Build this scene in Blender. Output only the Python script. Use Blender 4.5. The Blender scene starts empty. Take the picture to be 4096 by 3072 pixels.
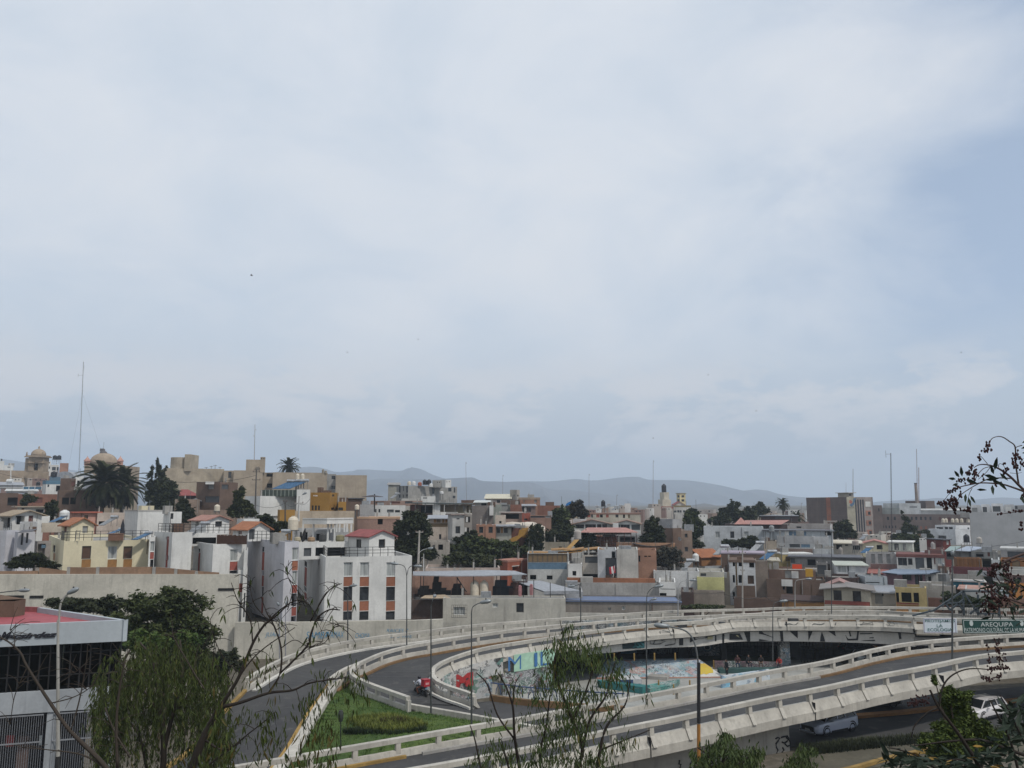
import bpy,bmesh,math,random
from math import sin,cos,pi,radians,atan,atan2,sqrt
from mathutils import Vector,noise
random.seed(7)
scene=bpy.context.scene
col=scene.collection
#  camera
F=3300.0;HZ=2020.0;CZ=16.0
PITCH=atan((HZ-1536)/F);CP,SP=cos(PITCH),sin(PITCH)
cd=bpy.data.cameras.new('camera');cam=bpy.data.objects.new('camera',cd);col.objects.link(cam)
cam.location=(0,0,CZ);cam.rotation_euler=(pi/2+PITCH,0,0)
cd.sensor_width=36.0;cd.lens=36.0*F/4096;cd.clip_start=0.1;cd.clip_end=30000
scene.camera=cam
#  world + sun
SUN_EL,SUN_AZ=radians(52),radians(128)
w=bpy.data.worlds.new('World');scene.world=w;w.use_nodes=True
nt=w.node_tree;nt.nodes.clear();N=nt.nodes.new;L=nt.links.new
out=N('ShaderNodeOutputWorld');bg=N('ShaderNodeBackground');bg.inputs['Strength'].default_value=0.106
sky=N('ShaderNodeTexSky');sky.sky_type='NISHITA';sky.sun_disc=False
sky.sun_elevation=SUN_EL;sky.sun_rotation=SUN_AZ
sky.air_density=1.0;sky.dust_density=2.0;sky.ozone_density=1.0;sky.altitude=2300
def math_(op,a,b=None,clamp=False):
 n=N('ShaderNodeMath');n.operation=op;n.use_clamp=clamp
 for i,x in enumerate((a,b)):
  if x is None:continue
  if isinstance(x,(int,float)):n.inputs[i].default_value=x
  else:L(x,n.inputs[i])
 return n.outputs[0]
def noise_(vec,scale,detail,rough=0.55,dist=0.0):
 n=N('ShaderNodeTexNoise');n.inputs['Scale'].default_value=scale;n.inputs['Detail'].default_value=detail
 n.inputs['Roughness'].default_value=rough;n.inputs['Distortion'].default_value=dist;L(vec,n.inputs['Vector']);return n.outputs['Fac']
def ramp_(fac,stops):
 n=N('ShaderNodeValToRGB');cr=n.color_ramp
 while len(cr.elements)<len(stops):cr.elements.new(0.5)
 for e,(p,c)in zip(cr.elements,stops):
  e.position=p;e.color=(c,c,c,1)if isinstance(c,(int,float))else(*c,1)
 L(fac,n.inputs['Fac']);return n.outputs['Color']
def mixc(fac,a,b):
 n=N('ShaderNodeMix');n.data_type='RGBA'
 if isinstance(fac,(int,float)):n.inputs[0].default_value=fac
 else:L(fac,n.inputs[0])
 for i,x in((6,a),(7,b)):
  if isinstance(x,tuple):n.inputs[i].default_value=(*x,1)
  else:L(x,n.inputs[i])
 return n.outputs[2]
tc=N('ShaderNodeTexCoord');sep=N('ShaderNodeSeparateXYZ');L(tc.outputs['Generated'],sep.inputs[0])
zc=math_('ADD',math_('MAXIMUM',sep.outputs['Z'],0.0),0.34)
comb=N('ShaderNodeCombineXYZ');L(math_('DIVIDE',sep.outputs['X'],zc),comb.inputs[0]);L(math_('DIVIDE',sep.outputs['Y'],zc),comb.inputs[1])
pv=comb.outputs[0]
big=noise_(pv,0.95,4,0.5,0.35);fine=noise_(pv,3.0,7,0.58,0.5)
mp=N('ShaderNodeMapping');mp.inputs['Scale'].default_value=(1.0,1.0,2.2);L(tc.outputs['Generated'],mp.inputs[0])
low=noise_(mp.outputs[0],8.0,8,0.6,0.2)
elev=sep.outputs['Z']
hor=math_('DIVIDE',sep.outputs['X'],math_('ADD',math_('ABSOLUTE',sep.outputs['Y']),0.15))
thin=N('ShaderNodeMapRange');thin.interpolation_type='SMOOTHSTEP';L(hor,thin.inputs[0])
thin.inputs[1].default_value=0.05;thin.inputs[2].default_value=0.62;thin.inputs[3].default_value=0.0;thin.inputs[4].default_value=1.0
cov=math_('SUBTRACT',math_('ADD',math_('MULTIPLY',big,0.9),math_('MULTIPLY',fine,0.55)),math_('MULTIPLY',thin.outputs[0],0.40))
cover=ramp_(cov,[(0.28,0.10),(0.42,0.55),(0.58,0.88),(0.75,1.0)])
grey=ramp_(math_('ADD',math_('MULTIPLY',big,0.6),math_('MULTIPLY',fine,0.4)),[(0.36,(5.9,6.7,7.6)),(0.50,(6.7,7.2,7.9)),(0.64,(7.6,7.8,8.15))])
blue=mixc(0.55,sky.outputs[0],(4.7,5.9,7.7))
up=mixc(cover,blue,grey)
bandm=N('ShaderNodeMapRange');bandm.interpolation_type='SMOOTHSTEP';L(elev,bandm.inputs[0])
bandm.inputs[1].default_value=0.07;bandm.inputs[2].default_value=0.24;bandm.inputs[3].default_value=1.0;bandm.inputs[4].default_value=0.0
heap=ramp_(low,[(0.47,0.0),(0.52,0.65),(0.58,1.0)])
hb=N('ShaderNodeMapRange');hb.interpolation_type='SMOOTHSTEP';L(elev,hb.inputs[0])
hb.inputs[1].default_value=0.03;hb.inputs[2].default_value=0.075;hb.inputs[3].default_value=0.0;hb.inputs[4].default_value=1.0
hb2=N('ShaderNodeMapRange');hb2.interpolation_type='SMOOTHSTEP';L(elev,hb2.inputs[0])
hb2.inputs[1].default_value=0.13;hb2.inputs[2].default_value=0.19;hb2.inputs[3].default_value=1.0;hb2.inputs[4].default_value=0.0
hz1=mixc(math_('MULTIPLY',bandm.outputs[0],0.88),up,ramp_(elev,[(0.0,(4.5,4.95,5.45)),(0.06,(4.8,5.2,5.7)),(0.13,(5.3,5.85,6.4)),(0.2,(6.0,6.5,7.0))]))
fin=mixc(math_('MULTIPLY',math_('MULTIPLY',heap,hb.outputs[0]),math_('MULTIPLY',hb2.outputs[0],0.8)),hz1,(7.4,7.3,7.4))
L(fin,bg.inputs['Color']);L(bg.outputs[0],out.inputs['Surface'])
sd=bpy.data.lights.new('sun','SUN');so=bpy.data.objects.new('sun',sd);col.objects.link(so)
sd.energy=2.6;sd.angle=radians(4.0);sd.color=(1.0,0.95,0.87)
sdir=Vector((sin(SUN_AZ)*cos(SUN_EL),cos(SUN_AZ)*cos(SUN_EL),sin(SUN_EL)))
so.rotation_euler=sdir.to_track_quat('Z','Y').to_euler();so.location=(60,-40,120)
vs=scene.view_settings;vs.view_transform='Standard';vs.look='None';vs.exposure=0.0;vs.gamma=1.0;vs.use_curve_mapping=False
#  pixel -> world helpers (photo is 4096 x 3072)
def kx(px,py=2200):
 yc=-(py-1536)/F
 return((px-2048)/F)/(CP-yc*SP)
def P(px,py,Y):
 yc=-(py-1536)/F;t=Y/(CP-yc*SP)
 return Vector(((px-2048)/F*t,Y,CZ+(SP+yc*CP)*t))
def Pz(px,py,z):
 yc=-(py-1536)/F;t=(z-CZ)/(SP+yc*CP)
 return Vector(((px-2048)/F*t,(CP-yc*SP)*t,z))
def lerp(a,b,t):return a+(b-a)*t
def interp(tab,x):
 if x<=tab[0][0]:return tab[0][1]
 for(x0,y0),(x1,y1)in zip(tab,tab[1:]):
  if x<=x1:return lerp(y0,y1,(x-x0)/(x1-x0))
 return tab[-1][1]
PROF=[(-40,14.2),(2,14.2),(37.5,0),(88,0),(100,.3),(130,.5),(170,3.5),(220,3.6),(300,5),(500,8),(1000,12),(2200,14.5),(9000,14.5)]
def G(x,y):
 z=interp(PROF,y)
 if y>91.5:
  t=min(1,(y-91.5)/2.0);terr=interp([(-33.5,7.9),(-30.5,3.1),(-12.5,3.0),(-9.2,0)],x)
  z=max(z,terr*t)
 return z
 #  object helpers
WL={}
def tag(o,label=None,cat=None,group=None,kind=None):
 if label:o['label']=label
 if cat:o['category']=cat
 if group:o['group']=group
 if kind:o['kind']=kind
 return o
def thing(name,label,cat,loc,group=None,rz=0):
 o=bpy.data.objects.new(name,None);o.empty_display_size=0.2;col.objects.link(o)
 o.location=loc;o.rotation_euler=(0,0,rz);WL[o.name]=Vector(loc)
 return tag(o,label,cat,group)
class MB:
 def __init__(s):s.v=[];s.f=[]
 def quad(s,a,b,c,d):s.poly((a,b,c,d))
 def poly(s,pts):
  n=len(s.v);s.v+=[tuple(p)for p in pts];s.f.append(tuple(range(n,n+len(pts))))
 def box(s,o,u,v,w):
  o,u,v,w=map(Vector,(o,u,v,w));n=len(s.v)
  s.v+=[tuple(p)for p in(o,o+u,o+u+v,o+v,o+w,o+u+w,o+u+v+w,o+v+w)]
  s.f+=[tuple(n+i for i in q)for q in((3,2,1,0),(4,5,6,7),(0,1,5,4),(1,2,6,5),(2,3,7,6),(3,0,4,7))]
 def bx(s,x0,y0,z0,x1,y1,z1):s.box((x0,y0,z0),(x1-x0,0,0),(0,y1-y0,0),(0,0,z1-z0))
 def prism(s,pts,z0,z1):
  n=len(s.v);k=len(pts)
  s.v+=[(p[0],p[1],z0)for p in pts]+[(p[0],p[1],z1)for p in pts]
  s.f.append(tuple(n+i for i in reversed(range(k))));s.f.append(tuple(n+k+i for i in range(k)))
  s.f+=[(n+i,n+(i+1)%k,n+k+(i+1)%k,n+k+i)for i in range(k)]
 def lathe(s,c,prof,n=12,cap=True):
  c=Vector(c);b=len(s.v)
  for r,z in prof:
   for i in range(n):s.v.append((c.x+r*cos(2*pi*i/n),c.y+r*sin(2*pi*i/n),c.z+z))
  for j in range(len(prof)-1):
   for i in range(n):s.f.append((b+j*n+i,b+j*n+(i+1)%n,b+(j+1)*n+(i+1)%n,b+(j+1)*n+i))
  if cap:
   s.f.append(tuple(b+i for i in reversed(range(n))));s.f.append(tuple(b+(len(prof)-1)*n+i for i in range(n)))
 def tube(s,pts,r,n=6):
  pts=[Vector(p)for p in pts];rs=r if isinstance(r,(list,tuple))else[r]*len(pts);b=len(s.v)
  for i,p in enumerate(pts):
   d=(pts[min(i+1,len(pts)-1)]-pts[max(i-1,0)])
   d=d.normalized()if d.length>1e-9 else Vector((0,0,1))
   a=Vector((0,0,1))if abs(d.z)<0.95 else Vector((1,0,0))
   u=d.cross(a).normalized();w_=u.cross(d)
   for k in range(n):
    t=2*pi*k/n;q=p+(u*cos(t)+w_*sin(t))*rs[i];s.v.append(tuple(q))
  for i in range(len(pts)-1):
   for k in range(n):s.f.append((b+i*n+k,b+i*n+(k+1)%n,b+(i+1)*n+(k+1)%n,b+(i+1)*n+k))
  s.f.append(tuple(b+k for k in reversed(range(n))));s.f.append(tuple(b+(len(pts)-1)*n+k for k in range(n)))
 def beam(s,a,b,wd,ht):
  a,b=Vector(a),Vector(b);d=b-a;h=Vector((-d.y,d.x,0));h=h.normalized()if h.length>1e-6 else Vector((1,0,0))
  up_=d.cross(h).normalized()*-1
  s.box(a-h*wd/2-up_*ht/2,d,h*wd,up_*ht)
 def sweep(s,pts,prof):
  """prof: closed list of (lateral offset to the right, dz) swept along a plan path"""
  b=len(s.v);k=len(prof);n=len(pts)
  for i,p in enumerate(pts):
   d=pts[min(i+1,n-1)]-pts[max(i-1,0)];h=Vector((d.y,-d.x,0)).normalized()
   for o,z in prof:s.v.append((p.x+h.x*o,p.y+h.y*o,p.z+z))
  for i in range(n-1):
   for j in range(k):s.f.append((b+i*k+j,b+(i+1)*k+j,b+(i+1)*k+(j+1)%k,b+i*k+(j+1)%k))
  s.f.append(tuple(b+j for j in range(k)));s.f.append(tuple(b+(n-1)*k+j for j in reversed(range(k))))
 def build(s,name,mat,parent=None,label=None,cat=None,group=None,kind=None,smooth=False):
  me=bpy.data.meshes.new(name)
  if parent is not None:org=WL[parent.name]
  else:
   xs=[p[0]for p in s.v];ys=[p[1]for p in s.v];zs=[p[2]for p in s.v]
   org=Vector(((min(xs)+max(xs))/2,(min(ys)+max(ys))/2,min(zs)))
  me.from_pydata([(p[0]-org.x,p[1]-org.y,p[2]-org.z)for p in s.v],[],s.f)
  if smooth:me.polygons.foreach_set('use_smooth',[True]*len(me.polygons))
  me.materials.append(mat);me.update()
  o=bpy.data.objects.new(name,me);col.objects.link(o)
  if parent is not None:o.parent=parent
  else:o.location=org
  WL[o.name]=Vector(org)
  return tag(o,label,cat,group,kind)
def catmull(pts,n=8):
 pts=[Vector(p)for p in pts];q=[pts[0]*2-pts[1]]+pts+[pts[-1]*2-pts[-2]];r=[]
 for i in range(1,len(q)-2):
  for k in range(n):
   t=k/n;a,b,c,d=q[i-1:i+3]
   r.append(0.5*((2*b)+(c-a)*t+(2*a-5*b+4*c-d)*t*t+(3*b-a-3*c+d)*t**3))
 r.append(pts[-1]);return r
def resample(pts,step=None,n=None):
 ls=[0]
 for a,b in zip(pts,pts[1:]):ls.append(ls[-1]+(b-a).length)
 n=n or max(2,int(round(ls[-1]/step))+1);r=[];j=0
 for i in range(n):
  t=ls[-1]*i/(n-1)
  while j<len(ls)-2 and ls[j+1]<t:j+=1
  r.append(pts[j].lerp(pts[j+1],(t-ls[j])/max(1e-9,ls[j+1]-ls[j])))
 return r
 #  materials
MATS={}
class NT:
 def __init__(s,name):
  s.m=bpy.data.materials.new(name);s.m.use_nodes=True;s.t=s.m.node_tree
  s.b=s.t.nodes['Principled BSDF'];s.co=None
 def n(s,t,**kw):
  x=s.t.nodes.new(t)
  for k,v in kw.items():setattr(x,k,v)
  return x
 def l(s,a,b):s.t.links.new(a,b)
 def coord(s,scale=(1,1,1),space='Object'):
  if s.co is None:s.co=s.n('ShaderNodeTexCoord')
  m=s.n('ShaderNodeMapping');m.inputs['Scale'].default_value=scale;s.l(s.co.outputs[space],m.inputs[0]);return m.outputs[0]
 def noise(s,vec,sc,det=4,rough=.6,dist=0):
  x=s.n('ShaderNodeTexNoise');x.inputs['Scale'].default_value=sc;x.inputs['Detail'].default_value=det
  x.inputs['Roughness'].default_value=rough;x.inputs['Distortion'].default_value=dist;s.l(vec,x.inputs['Vector']);return x.outputs['Fac']
 def ramp(s,fac,stops,const=False):
  x=s.n('ShaderNodeValToRGB');cr=x.color_ramp
  if const:cr.interpolation='CONSTANT'
  while len(cr.elements)<len(stops):cr.elements.new(.5)
  for e,(p,c)in zip(cr.elements,stops):
   e.position=p;e.color=(c,c,c,1)if isinstance(c,(int,float))else(*c[:3],1)
  s.l(fac,x.inputs['Fac']);return x.outputs['Color']
 def mix(s,fac,a,b,mode='MIX'):
  x=s.n('ShaderNodeMix',data_type='RGBA',blend_type=mode)
  for i,v in((0,fac),(6,a),(7,b)):
   if isinstance(v,(int,float)):x.inputs[i].default_value=v if i==0 else(v,v,v,1)
   elif isinstance(v,tuple):x.inputs[i].default_value=(*v[:3],1)
   else:s.l(v,x.inputs[i])
  return x.outputs[2]
 def bump(s,h,strength=.3,dist=.02):
  x=s.n('ShaderNodeBump');x.inputs['Strength'].default_value=strength;x.inputs['Distance'].default_value=dist
  s.l(h,x.inputs['Height']);s.l(x.outputs[0],s.b.inputs['Normal'])
 def fin(s,colr,rough=.85,metal=0,spec=.3):
  if isinstance(colr,tuple):s.b.inputs['Base Color'].default_value=(*colr[:3],1)
  else:s.l(colr,s.b.inputs['Base Color'])
  s.b.inputs['Roughness'].default_value=rough;s.b.inputs['Metallic'].default_value=metal
  s.b.inputs['Specular IOR Level'].default_value=spec
  return s.m
def wallm(c,stain=.45,rough=.88,mottled=.28,name=None):
 """painted or bare masonry: broad mottling, fine grain, rain streaks"""
 key=('w',tuple(round(x,3)for x in c),stain,mottled)
 if key in MATS:return MATS[key]
 t=NT(name or 'masonry');co=t.coord()
 a=t.noise(co,.35,5,.6);b=t.noise(co,4.5,5,.65);st=t.noise(t.coord((2.2,2.2,.22)),1.0,5,.65)
 dk=tuple(x*.62 for x in c);lt=tuple(min(.9,x*1.12)for x in c)
 k=t.mix(t.ramp(a,[(.35,0),(.65,1)]),tuple(x*(1-mottled)for x in c),lt)
 k=t.mix(t.ramp(b,[(.40,mottled*1.2),(.58,0)]),k,dk)
 k=t.mix(t.ramp(st,[(.52,0),(.74,stain)]),k,tuple(x*.42+.01 for x in c))
 t.bump(b,.25,.02);MATS[key]=t.fin(k,rough);return t.m
def plainm(c,rough=.6,metal=0,var=.15,name='paint'):
 key=('p',tuple(round(x,3)for x in c),rough,metal,var)
 if key in MATS:return MATS[key]
 t=NT(name);a=t.noise(t.coord(),2.5,5,.65)
 k=t.mix(t.ramp(a,[(.35,0),(.65,1)]),tuple(x*(1-var)for x in c),tuple(min(.95,x*(1+var*.6))for x in c))
 MATS[key]=t.fin(k,rough,metal,.4);return t.m
def tilem(c):
 key=('t',c)
 if key in MATS:return MATS[key]
 t=NT('roof_tile');co=t.coord();wv=t.n('ShaderNodeTexWave');wv.inputs['Scale'].default_value=1.6;wv.inputs['Distortion'].default_value=.6;t.l(co,wv.inputs[0])
 a=t.noise(co,1.2,5,.7)
 k=t.mix(t.ramp(a,[(.3,0),(.7,1)]),tuple(x*.68 for x in c),tuple(x*1.15 for x in c));k=t.mix(t.ramp(wv.outputs['Fac'],[(.0,.35),(.5,0)]),k,tuple(x*.5 for x in c))
 t.bump(wv.outputs['Fac'],.5,.05);MATS[key]=t.fin(k,.8);return t.m
def glassm(c=(.018,.02,.023),rough=.12):
 key=('g',c,rough)
 if key in MATS:return MATS[key]
 t=NT('window_glass');a=t.noise(t.coord(),.9,2);k=t.mix(t.ramp(a,[(.4,0),(.62,1)]),c,tuple(x*2.1+.004 for x in c))
 MATS[key]=t.fin(k,rough,0,.5);return t.m
def curtainm(c=(.42,.44,.43)):
 key=('c',c)
 if key in MATS:return MATS[key]
 t=NT('curtained_glass');s_=t.noise(t.coord((9,9,.25)),1.0,4,.6);k=t.mix(t.ramp(s_,[(.36,0),(.62,1)]),tuple(x*.42 for x in c),c)
 MATS[key]=t.fin(k,.35,0,.5);return t.m
def steelm(c=(.16,.16,.16),rough=.5,metal=.6):return plainm(c,rough,metal,.25,'steel')
ASPH=NT('asphalt')
_c=ASPH.coord();_a=ASPH.noise(_c,.22,6,.65);_b=ASPH.noise(_c,22,3,.7);_s=ASPH.noise(_c,.9,7,.7,.8)
_k=ASPH.mix(ASPH.ramp(_a,[(.33,0),(.68,1)]),(.040,.040,.042),(.066,.065,.064));_k=ASPH.mix(ASPH.ramp(_b,[(.3,.25),(.6,0)]),_k,(.025,.025,.026))
_k=ASPH.mix(ASPH.ramp(_s,[(.54,0),(.66,.6)]),_k,(.10,.096,.09))
ASPH.bump(_b,.3,.01);ASPH=ASPH.fin(_k,.92)
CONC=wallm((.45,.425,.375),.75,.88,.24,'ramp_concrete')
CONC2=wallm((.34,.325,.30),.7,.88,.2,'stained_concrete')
WHITE=wallm((.60,.595,.57),.4,.85,.14);LILAC=wallm((.49,.485,.51),.4,.85,.14)
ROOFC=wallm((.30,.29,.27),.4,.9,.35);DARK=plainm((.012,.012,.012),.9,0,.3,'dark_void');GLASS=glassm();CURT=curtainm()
FRAME=plainm((.08,.075,.07),.6);WFRAME=plainm((.62,.62,.6),.6);BLK=plainm((.015,.015,.016),.5);STEEL=steelm();LSTEEL=steelm((.42,.43,.44),.4,.7)
ORNG=wallm((.30,.12,.07),.3);REDP=wallm((.30,.085,.065),.2);BROWNP=wallm((.26,.12,.06),.2)
def leafm(c,c2,spread=.5,rough=.75):
 key=('l',c,c2)
 if key in MATS:return MATS[key]
 t=NT('foliage');g=t.n('ShaderNodeNewGeometry');a=t.noise(t.coord(),.8,3,.6)
 k=t.mix(t.ramp(g.outputs['Random Per Island'],[(.0,0),(1,1)]),c,c2);k=t.mix(t.ramp(a,[(.35,.45),(.6,0)]),k,tuple(x*.5 for x in c))
 m=t.fin(k,rough,0,.25);t.b.inputs['Transmission Weight'].default_value=0;MATS[key]=m;return m
def text(s,name,mat,parent,org,u,up_,width=None,height=None,bold=.02,shear=0,ext=.02,centre=True,label=None):
 cu=bpy.data.curves.new(name,'FONT');cu.body=s;cu.offset=bold;cu.shear=shear;cu.extrude=0.0;cu.resolution_u=3
 to=bpy.data.objects.new(name,cu);me=bpy.data.meshes.new_from_object(to);bpy.data.objects.remove(to);bpy.data.curves.remove(cu)
 xs=[v.co.x for v in me.vertices];ys=[v.co.y for v in me.vertices]
 x0,x1,y0,y1=min(xs),max(xs),min(ys),max(ys);sx=width/(x1-x0)if width else None;sy=height/(y1-y0)if height else sx
 sx=sx or sy;u,up_=Vector(u).normalized(),Vector(up_).normalized();nrm=u.cross(up_);m=MB()
 vs_=[Vector(org)+u*((v.co.x-((x0+x1)/2 if centre else x0))*sx)+up_*((v.co.y-((y0+y1)/2 if centre else y0))*sy)for v in me.vertices]
 m.v=[tuple(p+nrm*ext)for p in vs_];m.f=[tuple(p.vertices)for p in me.polygons]
 bpy.data.meshes.remove(me)
 return m.build(name,mat,parent,label)
scene.render.engine='CYCLES';scene.cycles.use_denoising=True;scene.cycles.max_bounces=6;scene.cycles.volume_bounces=1;scene.cycles.volume_step_rate=4;scene.render.filter_size=1.9
#  GROUND, HILLS, HAZE
g=MB();xs=[];x=-4200.0
xg=sorted(set([-4500,-3000,-2000,-1400,-1000,-700,-500,-380,-300,-240]+[i*6 for i in range(-32,33)]+[240,300,380,500,700,1000,1400,2000,3000,4500]))
yg=[-40,-20,0,2,8,14,20,26,32,37.5,41,48,56,64,72,80,87,91.5,92.5,93.5,96,100,106,112,120,130,140,150,160,170,185,200,220,240,270,300,350,420,500,650,800,1000,1400,2200,3000,4200,6500]
for yy in yg:
 for xx in xg:g.v.append((xx,yy,G(xx,yy)-0.03))
nx=len(xg)
for j in range(len(yg)-1):
 for i in range(nx-1):g.f.append((j*nx+i,j*nx+i+1,(j+1)*nx+i+1,(j+1)*nx+i))
t=NT('dusty_ground');co=t.coord();a=t.noise(co,.08,6,.65);b=t.noise(co,1.7,6,.7)
k=t.mix(t.ramp(a,[(.38,0),(.62,1)]),(.10,.085,.065),(.17,.15,.12));k=t.mix(t.ramp(b,[(.45,.6),(.6,0)]),k,(.055,.05,.035));t.bump(b,.5,.05)
g.build('ground',t.fin(k,.95),kind='structure')
def hillm(c1,c2):
 t=NT('bare_hillside');co=t.coord();a=t.noise(co,.006,7,.68);k=t.mix(t.ramp(a,[(.40,0),(.6,1)]),c1,c2);return t.fin(k,.95)
HM=hillm((.050,.050,.055),(.085,.082,.085));HM2=hillm((.07,.062,.055),(.11,.098,.085))
def hill(name,prof,D,depth,mat,base=2042):
 pts=catmull([Vector((a_,b_,0))for a_,b_ in prof],6);m=MB();rows=[(-1,0),(-.72,.22),(-.45,.5),(-.2,.8),(0,1),(.5,.5),(1,0)];n=len(pts)
 for fd,fh in rows:
  for i,p in enumerate(pts):
   c=P(p.x,p.y,D);z0=12.0;h=c.z-z0
   nz=noise.noise((i*.45,fd*3.1,D*.01))*.16+noise.noise((i*.13,fd*1.7,D*.02))*.2
   yy=D+fd*depth*(1+.35*noise.noise((i*.21,5,D)))*(1 if fd else 0)
   m.v.append((c.x*(1 if fd==0 else 1),yy,z0+h*max(0,min(1,fh+(nz if 0<fh<1 else 0)))))
 for j in range(len(rows)-1):
  for i in range(n-1):m.f.append((j*n+i,j*n+i+1,(j+1)*n+i+1,(j+1)*n+i))
 return m.build(name,mat,kind='structure',smooth=True)
hill('far_hills',[(1000,1905),(1120,1885),(1200,1870),(1255,1867),(1300,1875),(1345,1888),(1400,1885),(1460,1878),(1520,1881),(1600,1883),(1630,1873),(1660,1871),(1695,1881),(1740,1902),(1800,1918),(1900,1930),(2060,1928),(2110,1925),(2200,1925),(2300,1916),(2350,1921),(2400,1920),(2480,1910),(2550,1907),(2600,1919),(2720,1920),(2790,1926),(2900,1945),(2960,1962),(3030,1958),(3080,1967),(3150,1983),(3300,1998)],4600,900,HM)
hill('near_hills',[(1350,1960),(1430,1932),(1480,1920),(1530,1915),(1600,1914),(1700,1917),(1770,1915),(1870,1910),(1895,1911),(1930,1923),(2020,1927),(2100,1926),(2150,1938),(2200,1957),(2300,1962),(2400,1975),(2480,1990),(2560,2010),(2650,2030)],3500,700,HM)
hill('right_hills',[(3250,2035),(3400,2018),(3520,2006),(3620,1999),(3700,1996),(3760,1992),(3900,1998),(4000,1990),(4096,1993),(4250,1990),(4500,2000)],4400,700,HM)
hill('left_hills',[(-500,1800),(-300,1815),(-100,1826),(0,1835),(60,1843),(110,1851),(200,1862),(300,1882),(450,1900),(600,1925),(900,1960)],4200,800,HM)
hill('small_hill',[(2700,2045),(2740,2033),(2780,2021),(2818,2014),(2850,2023),(2885,2036),(2930,2046)],1700,160,HM2)
hb_=MB();hb_.bx(-5200,-60,-3,5200,7200,420);hzm=bpy.data.materials.new('haze_air');hzm.use_nodes=True;q=hzm.node_tree;q.nodes.clear()
qo=q.nodes.new('ShaderNodeOutputMaterial');qv=q.nodes.new('ShaderNodeVolumePrincipled');qv.inputs['Color'].default_value=(.74,.86,1.0,1);qv.inputs['Density'].default_value=HAZE=.00027
qv.inputs['Anisotropy'].default_value=0.1;q.links.new(qv.outputs[0],qo.inputs['Volume']);hb_.build('haze',hzm,kind='stuff')
#  ROADS AND RAMPS
def track(tab,step=1.0,n=8):
 return resample(catmull([Pz(a_,b_,z)for a_,b_,z in tab],n),step)
def dz(pts,d):return[Vector((p.x,p.y,p.z+d))for p in pts]
def offs(pts,o):
 r=[]
 for i,p in enumerate(pts):
  d=pts[min(i+1,len(pts)-1)]-pts[max(i-1,0)];h=Vector((d.y,-d.x,0)).normalized();r.append(Vector((p.x+h.x*o,p.y+h.y*o,p.z)))
 return r
def strip(name,A,B,mat,th=.05,parent=None,n=70,**kw):
 A=resample(A,n=n);B=resample(B,n=n);m=MB()
 m.v=[tuple(p)for p in A]+[tuple(p)for p in B]+[(p.x,p.y,p.z-th)for p in A]+[(p.x,p.y,p.z-th)for p in B]
 for i in range(n-1):
  m.f+=[(i,i+1,n+i+1,n+i),(2*n+i,3*n+i,3*n+i+1,2*n+i+1),(i,2*n+i,2*n+i+1,i+1),(n+i,n+i+1,3*n+i+1,3*n+i)]
 m.f+=[(0,n,3*n,2*n),(n-1,3*n-1,4*n-1,2*n-1)]
 return m.build(name,mat,parent,**kw)
A_front=track([(1200,3140,2.4),(1649,3072,2.7),(2100,2990,2.98),(2412,2922,3.2),(2700,2866,3.5),(3075,2787,3.85),(3300,2744,4.1),(3502,2700,4.3),(3705,2663,4.5),(3908,2621,4.7),(4096,2602,4.8),(4500,2568,5.0)])
A_back=track([(650,3110,2.35),(1067,3042,2.4),(1300,3001,2.5),(1562,2956,2.65),(1825,2911,2.8),(2100,2866,3.0),(2319,2825,3.15),(2700,2755,3.5),(3075,2682,3.9),(3300,2643,4.15),(3502,2594,4.4),(3705,2562,4.6),(4096,2534,4.85),(4500,2512,5.0)])
R3=track([(1896,2776,2.35),(1881,2769,2.4),(1787,2739,2.6),(1741,2714,2.8),(1729,2682,3.0),(1757,2652,3.2),(1825,2622,3.6),(1937,2589,4.0),(2100,2562,4.35),(2187,2549,4.45),(2375,2521,4.75),(2607,2495,4.9),(2806,2481,5.05),(2925,2465,5.1),(3100,2461,5.15),(3300,2461,5.2),(3502,2462,5.3),(3652,2468,5.4)])
R3b=track([(3656,2469,5.4),(3750,2470,5.4),(3850,2473,5.4),(4096,2478,5.4),(4500,2486,5.4)])
R2=track([(1322,2712,2.35),(1375,2675,2.6),(1431,2652,2.8),(1525,2611,3.1),(1619,2585,3.35),(1731,2566,3.55),(1862,2544,3.8),(2100,2512,4.1),(2375,2487,4.3),(2661,2468,4.4),(3000,2454,4.5),(3161,2444,4.5),(3500,2442,4.6),(3617,2447,4.7),(3849,2456,4.8),(4096,2462,4.9),(4500,2470,5.0)])
R2in=track([(1634,2786,2.3),(1562,2761,2.4),(1469,2727,2.5),(1416,2701,2.6),(1409,2675,2.7),(1433,2653,2.82)],.6)
R1=track([(989,2712,2.0),(1075,2660,2.3),(1187,2611,2.5),(1337,2574,2.8),(1500,2546,3.0),(1675,2525,3.2),(1862,2502,3.4),(2100,2482,3.5),(2375,2463,3.6),(2661,2443,3.7),(3000,2434,3.8),(3161,2428,3.9),(3500,2426,4.0),(3690,2428,4.0),(3834,2431,4.1),(4096,2436,4.2),(4500,2440,4.3)])
PSM={}
def pilaster_mesh(kind):
 if kind in PSM:return PSM[kind]
 m=MB();prof={'flare':[(-.16,-.25),(.12,-.25),(.16,-.77),(.52,-1.34),(.30,-1.34),(-.16,-1.0)],'post':[(-.15,-.25),(.15,-.25),(.15,-1.05),(-.15,-1.05)]}[kind]
 for s in(-.14,.14):m.v+=[(o,s,z)for o,z in prof]
 k_=len(prof);m.f=[tuple(range(k_)),tuple(reversed(range(k_,2*k_)))]+[(j,k_+j,k_+(j+1)%k_,(j+1)%k_)for j in range(k_)]
 m.f=[tuple(reversed(f))for f in m.f]
 me=bpy.data.meshes.new('pilaster');me.from_pydata(m.v,[],m.f);me.materials.append(CONC);me.update();PSM[kind]=me;return me
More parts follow.
